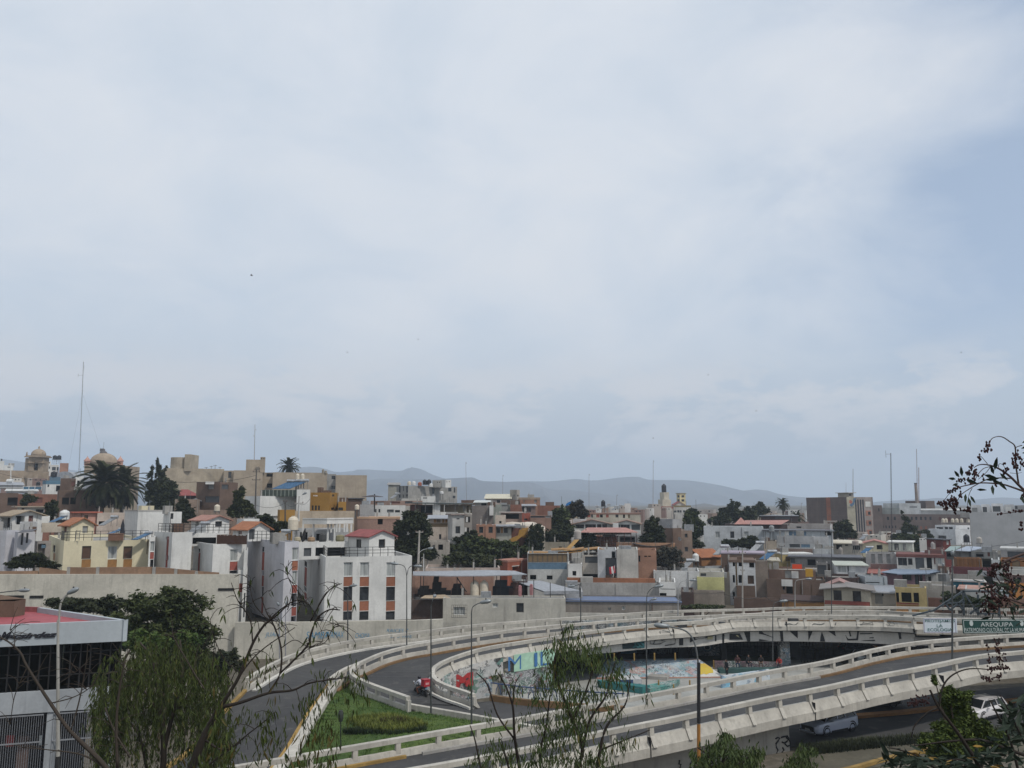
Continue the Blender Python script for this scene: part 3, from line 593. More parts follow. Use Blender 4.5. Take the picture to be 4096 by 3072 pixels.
for s in([(2717,2540),(2733,2539),(2733,2581),(2717,2581)],[(2760,2537),(2778,2537),(2782,2558),(2822,2553),(2822,2543),(2866,2541),(2866,2565),(2760,2569)],[(2889,2532),(2901,2532),(2900,2571),(2890,2572)],[(2918,2535),(2960,2534),(2972,2558),(2918,2559)],[(2975,2526),(3001,2524),(3001,2566),(2990,2566)],[(3036,2524),(3046,2524),(3056,2534),(3090,2548),(3096,2552),(3060,2540),(3036,2535)],[(3036,2556),(3075,2562),(3036,2565)],[(3119,2520),(3131,2520),(3134,2565),(3123,2565)],[(3152,2519),(3191,2518),(3191,2554)],[(3232,2518),(3254,2518),(3234,2563)],[(3282,2548),(3287,2527),(3296,2548),(3301,2566),(3280,2566)],[(3300,2516),(3338,2516),(3343,2545)],[(3380,2538),(3393,2556),(3425,2554),(3430,2517),(3437,2517),(3432,2561),(3390,2562)],[(3395,2527),(3400,2526),(3406,2545),(3400,2546)],[(3440,2533),(3490,2532),(3490,2536),(3440,2537)],[(3478,2550),(3495,2549),(3495,2553),(3478,2553)],[(3590,2522),(3602,2520),(3606,2555),(3597,2557)],[(3470,2560),(3500,2559),(3500,2564),(3440,2563)],[(2454,2555),(2475,2555),(2460,2575)],[(2385,2558),(2400,2556),(2410,2590),(2404,2590)]):stroke(s)
for s in([(2830,2547),(2852,2546),(2852,2557),(2830,2558)],[(2930,2541),(2951,2540),(2958,2551),(2930,2552)]):
 m=MB();m.poly([onb(a_,b_,.37)for a_,b_ in s][::-1]);m.build('painted_letter_core',plainm((.42,.38,.22),.8),bd)
text('NUSS','teal_lettering',plainm((.02,.09,.10),.7),bd,onb(2535,2576,.38),(1,.12,0),(0,0,1),width=2.1,height=.75,bold=.05)
stroke([(2488,2563),(2578,2552),(2578,2592),(2490,2596)],'dark_letter_ground',plainm((.02,.035,.04),.8))
m=MB();m.tube([onb(a_,b_,.36)for a_,b_ in((2614,2575),(2620,2562),(2640,2559),(2662,2565),(2640,2576),(2616,2577),(2600,2575),(2606,2556),(2680,2546),(2702,2556),(2700,2576),(2660,2582))],.04,5);m.build('painted_scroll',BLK,bd)
def col_(px,yt,yb,Dd,wd,mat,lab):
 a_=P(px,yb,Dd);m=MB();m.box((a_.x-wd/2,Dd,-.1),(wd,0,0),(0,.8,0),(0,0,4.2));m.build('bridge_column',mat,label=lab,cat='column')
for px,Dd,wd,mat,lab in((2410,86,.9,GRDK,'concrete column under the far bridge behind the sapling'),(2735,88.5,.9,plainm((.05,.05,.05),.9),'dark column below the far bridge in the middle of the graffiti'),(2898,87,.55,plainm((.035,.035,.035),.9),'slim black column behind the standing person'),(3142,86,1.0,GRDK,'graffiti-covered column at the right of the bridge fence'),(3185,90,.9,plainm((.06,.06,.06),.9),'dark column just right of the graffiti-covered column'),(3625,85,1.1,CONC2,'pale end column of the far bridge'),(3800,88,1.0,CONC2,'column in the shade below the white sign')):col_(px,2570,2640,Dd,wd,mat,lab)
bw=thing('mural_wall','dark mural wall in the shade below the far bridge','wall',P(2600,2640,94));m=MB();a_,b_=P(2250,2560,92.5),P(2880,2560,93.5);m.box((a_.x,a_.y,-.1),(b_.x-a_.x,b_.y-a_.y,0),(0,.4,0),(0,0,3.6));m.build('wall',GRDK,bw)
m=MB();a_,b_=P(2483,2600,92.7),P(2546,2600,92.8);m.box((a_.x,a_.y-.05,P(2500,2625,92.7).z),(b_.x-a_.x,0,0),(0,.03,0),(0,0,P(2500,2597,92.7).z-P(2500,2625,92.7).z));m.build('blue_panel',plainm((.08,.25,.42),.7),bw)
m=MB();a_,b_=P(2546,2600,92.6),P(2610,2600,92.6);m.box((a_.x,a_.y-.1,0),(b_.x-a_.x,0,0),(0,.05,0),(0,0,P(2500,2590,92.7).z));m.build('dark_opening',DARK,bw)
text('KNOW','mural_lettering',plainm((.3,.34,.33),.8),bw,P(2655,2597,92.6)-Vector((0,.05,0)),(1,0,0),(0,0,1),width=1.9,height=.9,bold=.03)
m=MB();m.lathe((0,0,0),[(.02,0)],3,False)
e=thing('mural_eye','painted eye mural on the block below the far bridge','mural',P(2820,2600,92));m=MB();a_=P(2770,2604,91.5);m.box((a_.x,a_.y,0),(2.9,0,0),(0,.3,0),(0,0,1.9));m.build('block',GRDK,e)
for r_,cm_,nm,dd in((.55,(.10,.16,.20),'iris_ring',.02),(.38,(.42,.44,.42),'white_ring',.03),(.26,(.02,.05,.05),'pupil',.04)):
 m=MB();c_=P(2829,2590,91.5)-Vector((0,dd,0));m.poly([c_+Vector((r_*cos(2*pi*i/20),0,.75*r_*sin(2*pi*i/20)))for i in range(20)]);m.build(nm,plainm(cm_,.8),e)
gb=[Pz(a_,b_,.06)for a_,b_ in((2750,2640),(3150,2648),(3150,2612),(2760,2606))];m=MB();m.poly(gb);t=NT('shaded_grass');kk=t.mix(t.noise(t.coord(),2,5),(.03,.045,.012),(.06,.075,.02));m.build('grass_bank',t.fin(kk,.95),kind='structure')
def bar_fence(label,A,B,h,n,mat,rails=(0.06,.95),r=.018,name='fence',z=None,rad=None):
 A,B=Vector(A),Vector(B);f_=thing(name,label,'fence',(A+B)/2);d=B-A
 m=MB()
 for q_ in rails:m.tube([A+Vector((0,0,h*q_)),B+Vector((0,0,h*q_))],r*1.4,4)
 m.build('rail',mat,f_)
 me=None
 for i in range(n+1):
  p=A+d*(i/n)
  if me is None:
   m=MB();m.tube([p,p+Vector((0,0,h))],r,4);o=m.build('bar',mat,f_);me=o
   base=p
  else:
   o=me.copy();col.objects.link(o);o.location=p-base
 return f_
bar_fence('dark railing on the grass bank under the far bridge',P(2935,2625,90),P(3132,2630,89),1.5,14,BLK)
bar_fence('black gate bars right of the graffiti-covered column',P(3205,2650,87),P(3330,2650,87),2.6,10,BLK,(.06,.5,.98),.03)
cv=thing('railing','bent dark blue railing between the loop road and the skate floor','railing',fence_line[len(fence_line)//2]);fl=resample([p+Vector((0,0,.5))for p in offs(fence_line,.1)],n=24)
m=MB();m.tube([p+Vector((0,0,.78))for p in fl],.05,5);m.build('top_rail',NAVY,cv)
for i,p in enumerate(fl):
 m=MB();m.tube([p,p+Vector((.05*(-1)**i,0,.4)),p+Vector((.22*(-1)**i,0,.78))],.03,4);m.build('post',NAVY,cv)
gf=bar_fence('green mesh railing on the near side of the skate floor',Pz(2360,2832,.05),Pz(2560,2800,.05),1.0,9,plainm((.03,.07,.06),.6),(.1,.95))
bk=thing('street_wall','orange and maroon shopfront wall seen through the underpass','wall',P(3450,2640,105));a_,b_=P(3240,2640,105),P(3680,2640,105);m=MB();m.bx(a_.x,105,-.1,b_.x,105.4,3.0);m.build('wall',wallm((.36,.17,.05),.3),bk)
m=MB();m.bx(a_.x,104.9,-.1,b_.x,105,.75);m.build('plinth',wallm((.16,.05,.035),.3),bk)
for x0,x1,c_ in((3270,3300,(.2,.2,.2)),(3318,3338,(.25,.4,.5)),(3600,3640,(.02,.02,.02)),(3455,3470,(.02,.02,.02))):
 a_,b_=P(x0,2640,104.8),P(x1,2640,104.8);m=MB();m.bx(a_.x,104.8,.4,b_.x,104.9,2.6);m.build('door',plainm(c_,.7),bk)
m=MB();a_,b_=P(2860,2600,97),P(3250,2600,97);m.bx(a_.x,97,-.1,b_.x,97.4,3.3);m.build('back_wall',wallm((.40,.38,.35),.4),label='pale wall behind the railing under the far bridge',cat='wall')
def sign(label,x0,x1,y0,y1,mat,Dd):
 a_,b_=P(x0,y0,Dd),P(x1,y0,Dd);z1,z0=a_.z,P(x0,y1,Dd).z;s=thing('road_sign',label,'sign',((a_.x+b_.x)/2,Dd,z0));m=MB();m.box((a_.x,Dd,z0),(b_.x-a_.x,b_.y-a_.y,0),(0,.12,0),(0,0,z1-z0));m.build('board',mat,s);return s
SW=plainm((.60,.66,.70),.5,0,.06);SG=plainm((.012,.055,.045),.5,0,.1);SGT=plainm((.015,.10,.09),.5,0,.05);SWT=plainm((.50,.55,.53),.5,0,.05)
Ds=min(p.y for p in R3b)-1.0
s1=sign('white board reading PROTEJAMOS LA ECOLOGIA on the far bridge',3694,3826,2474,2531,SW,Ds)
for s,yy,x0,x1 in(('PROTEJAMOS',2485,3700,3819),('LA',2502.5,3747,3770),('ECOLOGIA',2519,3711,3808)):
 a_,b_=P(x0,yy,Ds-.02),P(x1,yy,Ds-.02);text(s,'lettering',SGT,s1,(a_+b_)/2,(1,0,0),(0,0,1),width=b_.x-a_.x,height=P(x0,2480,Ds).z-P(x0,2493,Ds).z,bold=.006)
m=MB();a_,b_=P(3694,2474,Ds-.02),P(3826,2531,Ds-.02)
for q_ in((a_.x,b_.z,b_.x,b_.z+.06),(a_.x,a_.z-.06,b_.x,a_.z),(a_.x,b_.z,a_.x+.06,a_.z),(b_.x-.06,b_.z,b_.x,a_.z)):m.bx(q_[0],Ds-.03,q_[1],q_[2],Ds+.01,q_[3])
m.build('frame',plainm((.42,.40,.48),.6),s1)
s2=sign('long green board reading AREQUIPA PATRIMONIO CULTURAL DE LA HUMANIDAD',3850,4150,2478,2534,SG,Ds-.1)
for s,yy,x0,x1,hh in(('AREQUIPA',2499,3922,4052,19),('PATRIMONIO CULTURAL DE LA HUMANIDAD',2519.5,3858,4142,15)):
 a_,b_=P(x0,yy,Ds-.12),P(x1,yy,Ds-.12);text(s,'lettering',SWT,s2,(a_+b_)/2,(1,0,0),(0,0,1),width=b_.x-a_.x,height=hh/F*Ds,bold=.004)
for xx in(3885,4087):
 c_=P(xx,2493,Ds-.12);m=MB();m.poly([c_+Vector((.17*cos(2*pi*i/18),-.01,.25*sin(2*pi*i/18)))for i in range(18)]);m.build('emblem',SWT,s2)
m=MB();a_,b_=P(3850,2478,Ds-.12),P(4150,2534,Ds-.12)
for q_ in((a_.x+.06,b_.z+.06,b_.x,b_.z+.1),(a_.x+.06,a_.z-.1,b_.x,a_.z-.06),(a_.x+.06,b_.z+.06,a_.x+.1,a_.z-.06)):m.bx(q_[0],Ds-.13,q_[1],q_[2],Ds-.1,q_[3])
m.build('border',SWT,s2)
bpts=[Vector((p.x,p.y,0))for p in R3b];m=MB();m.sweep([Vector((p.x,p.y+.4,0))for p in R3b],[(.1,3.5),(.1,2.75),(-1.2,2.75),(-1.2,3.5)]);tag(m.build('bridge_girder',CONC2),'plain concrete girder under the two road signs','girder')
FB=thing('steel_footbridge','dark steel truss footbridge behind the green sign','footbridge',P(3950,2470,84));TR=plainm((.06,.075,.085),.5,.4);Dt=86
def tp(px,py,d=0):return P(px,py,Dt+d)
for d in(0,1.9):
 segs=[((3735,2442),(3852,2365)),((3852,2365),(3996,2364)),((3852,2365),(3855,2462)),((3852,2365),(3912,2455)),((3912,2455),(3935,2440)),((3996,2364),(3880,2455)),((3996,2364),(3997,2470)),((3780,2412),(3800,2440)),((3780,2412),(3830,2411)),((3650,2462),(3735,2442)),((3800,2440),(3852,2400)),((3830,2411),(3852,2440)),((3912,2378),(3912,2462)),((3912,2455),(3996,2455)),((3940,2462),(3996,2400))]
 for(x0,y0),(x1,y1)in segs:
  m=MB();m.beam(tp(x0,y0,d),tp(x1,y1,d),.16 if y0!=2455 else .12,.16);m.build('steel_member',TR,FB)
for px,py in((3852,2366),(3912,2366),(3996,2366),(3735,2442)):
 m=MB();m.beam(tp(px,py),tp(px,py,1.9),.1,.1);m.build('steel_member',TR,FB)
bar_fence('black bar railing along the footbridge at the right edge',P(3848,2470,84),P(4200,2474,84),1.25,52,BLK,(.08,.97),.018)
#  BUILDINGS
PANE={'w':lambda:GLASS,'c':lambda:CURT,'o':lambda:DARK,'d':lambda:plainm((.06,.035,.022),.7,0,.3,'brown_door'),'r':lambda:REDP,'n':lambda:ORNG,'g':lambda:plainm((.25,.25,.24),.7),'b':lambda:plainm((.10,.17,.24),.5),'y':lambda:plainm((.09,.05,.03),.4),'a':lambda:plainm((.28,.14,.045),.7),'x':lambda:plainm((.13,.05,.04),.7),'m':lambda:plainm((.07,.075,.08),.6),'l':lambda:WHITE,'u':lambda:plainm((.18,.12,.06),.6)}
NAMES={'w':'window','c':'window','o':'opening','d':'door','r':'panel','n':'panel','g':'shutter','b':'panel','y':'window','a':'panel','x':'door','m':'door','l':'panel','u':'window'}
class Face:
 def __init__(s,C,d,Ln,zt,z0):s.C,s.d,s.L,s.zt,s.z0=C,d,Ln,zt,z0;s.n=Vector((d.y,-d.x,0))
 def t_of(s,px,py):
  k_=kx(px,py);return(k_*s.C.y-s.C.x)/(s.d.x-k_*s.d.y)
 def z_of(s,py,t,px):return P(px,py,s.C.y+t*s.d.y).z
 def rect(s,w_):
  x0,y0,x1,y1=w_[:4];ym=(y0+y1)/2;t0,t1=sorted((s.t_of(x0,ym),s.t_of(x1,ym)));tm=(t0+t1)/2;xm=(x0+x1)/2
  return t0,t1,s.z_of(y1,tm,xm),s.z_of(y0,tm,xm)
 def pt(s,t,z,e=0):return Vector((s.C.x+s.d.x*t+s.n.x*e,s.C.y+s.d.y*t+s.n.y*e,z))
def facade(mb,face,wins,parent,rec=.16,small=False,sgn=1):
 rs=[]
 for w_ in wins:
  t0,t1,z0,z1=face.rect(w_);t0,t1=max(.05,t0),min(face.L-.05,t1);z0,z1=max(face.z0+.02,z0),min(face.zt-.03,z1)
  if t1-t0>.05 and z1-z0>.05:rs.append((t0,t1,z0,z1,w_[4]if len(w_)>4 else 'w'))
 us=sorted({0,face.L,*[r[0]for r in rs],*[r[1]for r in rs]});zs=sorted({face.z0,face.zt,*[r[2]for r in rs],*[r[3]for r in rs]})
 ins=lambda u_,z_:any(r[0]<u_<r[1]and r[2]<z_<r[3]for r in rs)
 q_=lambda a_,b_,c_,d_:mb.poly((a_,b_,c_,d_)if sgn>0 else(d_,c_,b_,a_))
 for a_,b_ in zip(us,us[1:]):
  if b_-a_<1e-6:continue
  for c_,d_ in zip(zs,zs[1:]):
   if d_-c_<1e-6 or ins((a_+b_)/2,(c_+d_)/2):continue
   q_(face.pt(a_,c_),face.pt(b_,c_),face.pt(b_,d_),face.pt(a_,d_))
 for t0,t1,z0,z1,kd in rs:
  dp={'o':.9,'r':.04,'n':.04,'a':.04,'b':.04,'l':-.03}.get(kd,rec);wn,wh=t1-t0,z1-z0;e=-dp
  for(a_,c_),(b_,d_)in(((t0,z0),(t1,z0)),((t1,z0),(t1,z1)),((t1,z1),(t0,z1)),((t0,z1),(t0,z0))):
   q_(face.pt(a_,c_),face.pt(a_,c_,e),face.pt(b_,d_,e),face.pt(b_,d_))
  m=MB();m.poly((face.pt(t0,z0,e),face.pt(t1,z0,e),face.pt(t1,z1,e),face.pt(t0,z1,e))if sgn>0 else(face.pt(t0,z1,e),face.pt(t1,z1,e),face.pt(t1,z0,e),face.pt(t0,z0,e)))
  nm=NAMES[kd]
  if nm!='window' or small or wn*F/face.C.y<11:m.build(nm,PANE[kd](),parent);continue
  fr=MB();fw=min(.07,wn*.12);f0=e+.015
  def bar(u0,v0,u1,v1):a_=face.pt(u0,v0,f0);fr.box(a_,face.d*(u1-u0),face.n*.045,(0,0,v1-v0))
  bar(t0,z0,t1,z0+fw);bar(t0,z1-fw,t1,z1);bar(t0,z0+fw,t0+fw,z1-fw);bar(t1-fw,z0+fw,t1,z1-fw)
  nb=max(1,int(round(wn/.75)))
  for i in range(1,nb):u_=t0+wn*i/nb;bar(u_-fw/2,z0+fw,u_+fw/2,z1-fw)
  wo=fr.build('window',WFRAME if kd=='c' else FRAME,parent);m.build('pane',PANE[kd](),wo)
def solve(C,d,px,py):
 k_=kx(px,py);den=d.x-k_*d.y
 return(k_*C.y-C.x)/den if abs(den)>1e-6 else-1
BL={};BRKD_=wallm((.14,.085,.06),.4);METG_=plainm((.28,.29,.30),.5,.2,.25)
def bld(label,D,xl,xc,xr,yt,wall,wins=(),yaw=None,yb=None,roof='flat',rm=None,cat='house',name=None,group=None,dep=7.0,small=None,side=None,par=.35,ov=.35,trim=None,yr=None):
 """A building by its visible corner: left face spans pixels xl..xc, front face xc..xr, wall top at pixel row yt, at distance D."""
 C=P(xc,yt,D);zt=C.z;kc=kx((xc+xr)/2,yt);two=xl<xc-6
 a_=-atan(kc)+radians(yaw if yaw is not None else(22 if two else 0))
 d1=Vector((cos(a_),sin(a_),0));d2=Vector((-sin(a_),cos(a_),0))
 L1=solve(C,d1,xr,yt);L1=L1 if 0.2<L1<140 else 6
 L2=solve(C,d2,xl,yt)if two else dep
 if not(0.3<L2<40):L2=dep
 L2v=L2;L2=max(L2,.5)
 gz=min(G(C.x+d1.x*i*L1+d2.x*j*L2,C.y+d1.y*i*L1+d2.y*j*L2)for i in(0,1)for j in(0,1))
 z0=P(xc,yb,D).z if yb else gz-.3
 if z0>zt-.5:z0=zt-3
 B=C+d1*L1/2+d2*L2/2
 r=thing(name or cat.replace(' ','_'),label,cat,(B.x,B.y,z0),group)
 small=(D>235)if small is None else small
 mb=MB();Fr=Face(C,d1,L1,zt,z0);Lf=Face(C,d2,L2,zt,z0);Lf.n=-d1
 wf=[w_ for w_ in wins if(w_[0]+w_[2])/2>=xc or not two];wl=[w_ for w_ in wins if two and(w_[0]+w_[2])/2<xc]
 facade(mb,Fr,wf,r,small=small);facade(mb,Lf,wl,r,small=small,sgn=-1)
 c1,c2,c3,c4=C,C+d1*L1,C+d1*L1+d2*L2,C+d2*L2
 q_=lambda p,z:(p.x,p.y,z)
 mb.quad(q_(c2,z0),q_(c3,z0),q_(c3,zt),q_(c2,zt));mb.quad(q_(c3,z0),q_(c4,z0),q_(c4,zt),q_(c3,zt))
 rm=rm or ROOFC
 if roof=='flat':
  tk=min(.18,L1*.2,L2*.2);i1,i2,i3,i4=C+(d1+d2)*tk,c2+(d2-d1)*tk,c3-(d1+d2)*tk,c4+(d1-d2)*tk;zr=zt-min(par,(zt-z0)*.5)
  for o1,o2,n1,n2 in((c1,c2,i1,i2),(c2,c3,i2,i3),(c3,c4,i3,i4),(c4,c1,i4,i1)):
   mb.quad(q_(o1,zt),q_(o2,zt),q_(n2,zt),q_(n1,zt));mb.quad(q_(n1,zt),q_(n2,zt),q_(n2,zr),q_(n1,zr))
  mb.build('wall',wall,r);m=MB();m.poly([q_(p,zr)for p in(i1,i2,i3,i4)]);m.build('roof',rm,r)
 elif roof=='slab':
  mb.build('wall',wall,r);m=MB();o_=C-(d1+d2)*ov;m.box((o_.x,o_.y,zt),d1*(L1+2*ov),d2*(L2+2*ov),(0,0,.18));m.build('roof',rm,r)
 elif roof in('shed','gable','gableside','hip'):
  if roof=='shed':
   zr=P(xc,yr,D+L2).z if yr else zt+1.0;o1,o2,o3,o4=c1-(d1+d2)*ov,c2+(d1-d2)*ov,c3+(d1+d2)*.1,c4-(d1-d2)*.1
   pl=[(q_(o1,zt-.05),q_(o2,zt-.05),q_(o3,zr),q_(o4,zr))]
   mb.quad(q_(c2,zt),q_(c3,zt),q_(c3,zr-.05),q_(c2,zt));mb.poly((q_(c1,zt),q_(c4,zr-.05),q_(c4,zt)))
  elif roof=='gable':
   zr=P((xc+xr)/2,yr,D).z if yr else zt+1.2;mid=(c1+c2)/2;md2=(c3+c4)/2;dr=(zr-zt)/(L1/2)*ov
   a1,a2=c1-d1*ov-d2*ov,c4-d1*ov+d2*ov;b1,b2=c2+d1*ov-d2*ov,c3+d1*ov+d2*ov;r1,r2=mid-d2*ov,md2+d2*ov
   pl=[(q_(a1,zt-dr),q_(r1,zr+.02),q_(r2,zr+.02),q_(a2,zt-dr)),(q_(r1,zr+.02),q_(b1,zt-dr),q_(b2,zt-dr),q_(r2,zr+.02))]
   mb.poly((q_(c1,zt),q_(c2,zt),q_(mid,zr-.03)));mb.poly((q_(c3,zt),q_(c4,zt),q_(md2,zr-.03)))
  elif roof=='gableside':
   zr=P(xc,yr,D+L2/2).z if yr else zt+1.2;dr=(zr-zt)/(L2/2)*ov
   a1,a2=c1-d1*ov-d2*ov,c2+d1*ov-d2*ov;b1,b2=c4-d1*ov+d2*ov,c3+d1*ov+d2*ov;r1,r2=(c1+c4)/2-d1*ov,(c2+c3)/2+d1*ov
   pl=[(q_(a1,zt-dr),q_(a2,zt-dr),q_(r2,zr+.02),q_(r1,zr+.02)),(q_(r1,zr+.02),q_(r2,zr+.02),q_(b2,zt-dr),q_(b1,zt-dr))]
   mb.poly((q_(c4,zt),q_(c1,zt),q_((c1+c4)/2,zr-.03)));mb.poly((q_(c2,zt),q_(c3,zt),q_((c2+c3)/2,zr-.03)))
  else:
   zr=P(xc,yr,D+L2/2).z if yr else zt+1.2;o_=[c1-(d1+d2)*ov,c2+(d1-d2)*ov,c3+(d1+d2)*ov,c4-(d1-d2)*ov];k_=min(L1,L2)/2;cm=(c1+c3)/2
   ax=d1 if L1>L2 else d2;hl=abs(L1-L2)/2;R1_,R2_=cm-ax*hl,cm+ax*hl;zz=zt-.05
   if L1>L2:pl=[(q_(o_[0],zz),q_(o_[1],zz),q_(R2_,zr),q_(R1_,zr)),(q_(o_[1],zz),q_(o_[2],zz),q_(R2_,zr)),(q_(o_[2],zz),q_(o_[3],zz),q_(R1_,zr),q_(R2_,zr)),(q_(o_[3],zz),q_(o_[0],zz),q_(R1_,zr))]
   else:pl=[(q_(o_[0],zz),q_(o_[1],zz),q_(R1_,zr)),(q_(o_[1],zz),q_(o_[2],zz),q_(R2_,zr),q_(R1_,zr)),(q_(o_[2],zz),q_(o_[3],zz),q_(R2_,zr)),(q_(o_[3],zz),q_(o_[0],zz),q_(R1_,zr),q_(R2_,zr))]
  mb.build('wall',wall,r);m=MB()
  for p_ in pl:
   m.poly(p_);lo=[(a_,b_,c_-.12)for a_,b_,c_ in p_];m.poly(lo[::-1])
   for i in range(len(p_)):j=(i+1)%len(p_);m.quad(p_[j],p_[i],lo[i],lo[j])
  m.build('roof',rm,r)
 if trim:
  m=MB();m.box(C-(d1+d2)*.06-Vector((0,0,trim[1])),d1*(L1+.12),d2*(L2+.12),(0,0,trim[1]+.02));m.build('cornice',trim[0],r)
 q7=random.Random(label)
 if D<215 and roof=='flat' and cat=='house':
  for _ in range(q7.randrange(1,5)):
   p=C+d1*L1*q7.random()+d2*L2*q7.uniform(.0,.5);kd=q7.random();m=MB()
   if kd<.45:h_=q7.uniform(.4,1.1);m.box(p-d1*.12+Vector((0,0,-.3)),d1*.24,d2*.24,(0,0,h_+.3));[m.tube([p+d1*a__+Vector((0,0,h_)),p+d1*a__+Vector((.05,0,h_+.5))],.012,3)for a__ in(-.07,.07)];m.build('column_stub',CONC2,r)
   elif kd<.75:w__=q7.uniform(.6,1.8);m.box(p-d1*w__/2+d2*.4+Vector((0,0,-.3)),d1*w__,d2*w__*.7,(0,0,q7.uniform(.5,1.3)));m.build('roof_box',q7.choice((ROOFC,CONC2,BRKD_,METG_)),r)
   else:m.tube([p+d2*.3+Vector((0,0,-.3)),p+d2*.3+Vector((0,0,q7.uniform(.8,2.2)))],.035,5);m.build('vent_pipe',STEEL,r)
 if D<175 and cat=='house' and L1>3:
  for _ in range(q7.randrange(0,3)):
   t_=L1*q7.random()
   if any(Fr.rect(w_)[0]-.2<t_<Fr.rect(w_)[1]+.2 for w_ in wf):continue
   m=MB();p=Fr.pt(t_,zt-.1,.06);m.tube([p,p-Vector((0,0,min(zt-z0,6)*q7.uniform(.4,.9)))],.04,5);m.build('downpipe',q7.choice((STEEL,CONC2,BRKD_)),r)
 BL[label]=(r,Fr,Lf,C,d1,d2,L1,L2,zt)
 return r
def onfront(lab):return BL[lab]
def face_text(lab,s,x0,x1,ym,hpx,mat,nm='lettering',bold=.02,shear=0,e=.04):
 r,Fr=BL[lab][:2];t0,t1=Fr.t_of(x0,ym),Fr.t_of(x1,ym);z=Fr.z_of(ym,(t0+t1)/2,(x0+x1)/2)
 text(s,nm,mat,r,Fr.pt((t0+t1)/2,z,e),Fr.d,(0,0,1),width=abs(t1-t0),height=hpx/F*Fr.C.y,bold=bold,shear=shear)
 # ---- rooftop things
TANKC=plainm((.56,.50,.40),.6,0,.12,'cream_plastic');TANKW=plainm((.6,.6,.58),.6);TANKB=plainm((.014,.015,.02),.5);PANEL_B=plainm((.05,.12,.22),.25,.1,.3,'solar_glass');PANEL_G=plainm((.24,.25,.26),.35,.3,.3,'solar_glass_grey')
def tank(label,px,yb,hp,D,mat=TANKC,wp=None,stand=0,group=None):
 b=P(px,yb,D);h=hp/F*D;r_=(wp or hp*.68)/2/F*D;t_=thing('water_tank',label,'water tank',(b.x,b.y,b.z-stand),group)
 m=MB();m.lathe(b,[(r_*.97,0),(r_,h*.03),(r_,h*.30),(r_*1.03,h*.32),(r_,h*.34),(r_,h*.72),(r_*.8,h*.86),(r_*.38,h*.94),(r_*.36,h),(0.01,h)],16,False);m.build('body',mat,t_,smooth=False)
 if stand:
  m=MB()
  for i in range(4):
   a_=pi/4+i*pi/2;m.beam(b+Vector((r_*.8*cos(a_),r_*.8*sin(a_),0)),b+Vector((r_*1.05*cos(a_),r_*1.05*sin(a_),-stand)),.08,.08)
  m.box(b+Vector((-r_,-r_,-.1)),(2*r_,0,0),(0,2*r_,0),(0,0,.1));m.build('stand',STEEL,t_)
 return t_
def solar(label,px,yb,wp,hp,D,mat=None,flip=1,group='rooftop solar water heaters'):
 """tilted collector with a silver cylinder along its upper edge"""
 b=P(px,yb,D);w_=wp/F*D;h=hp/F*D;t_=thing('solar_water_heater',label,'solar heater',b,group)
 lo,hi=Vector((-w_*.5,-.3,.1)),Vector((w_*.12,.9,h*.8));u=Vector((w_*.42,.0,0));m=MB()
 A_,B_=b+Vector((lo.x*flip,lo.y,lo.z)),b+Vector((hi.x*flip,hi.y,hi.z));uu=Vector((u.x*flip,0,0));m.box(A_,uu,B_-A_,(0,-.03,.06));m.build('collector',mat or PANEL_B,t_)
 m=MB();c_=B_+uu*.5+Vector((0,0,h*.10));m.tube([c_-uu*.62,c_-uu*.6,c_+uu*.6,c_+uu*.62],[h*.05,h*.17,h*.17,h*.05],10);m.build('cylinder',LSTEEL,t_,smooth=False)
 m=MB()
 for q_ in(-.5,.5):m.beam(b+Vector((c_.x-b.x+uu.x*q_,c_.y-b.y,0)),c_+uu*q_,.05,.05)
 m.build('stand',STEEL,t_);return t_
def pole(label,px,yt,yb,D,r=.06,mat=None,cat='pole',name='utility_pole',cross=(),lean=0,group=None):
 b=P(px,yb,D);tp_=P(px+lean,yt,D);t_=thing(name,label,cat,b,group);m=MB();m.tube([b,tp_],[r*1.25,r*.8],7);m.build('post',mat or CONC2,t_)
 for fr,wd in cross:
  m=MB();c_=b.lerp(tp_,fr);m.box(c_-Vector((wd/2,.05,.05)),(wd,0,0),(0,.1,0),(0,0,.1));m.build('crossarm',mat or CONC2,t_)
  for q_ in(-.45,.45):
   m=MB();m.lathe(c_+Vector((wd*q_,0,.05)),[(.05,0),(.06,.08),(.03,.18)],6);m.build('insulator',plainm((.12,.07,.05),.4),t_)
 return t_
def wire(label,pts,D,sag=.5,r=.018):
 m=MB();q_=[P(a_,b_,D)for a_,b_ in pts];full=[]
 for a_,b_ in zip(q_,q_[1:]):
  for i in range(9):t_=i/8;p=a_.lerp(b_,t_);p.z-=sag*4*t_*(1-t_);full.append(p)
 m.tube(full,r,4);return m.build('power_line',BLK,label=label,cat='power line',group='overhead wires')
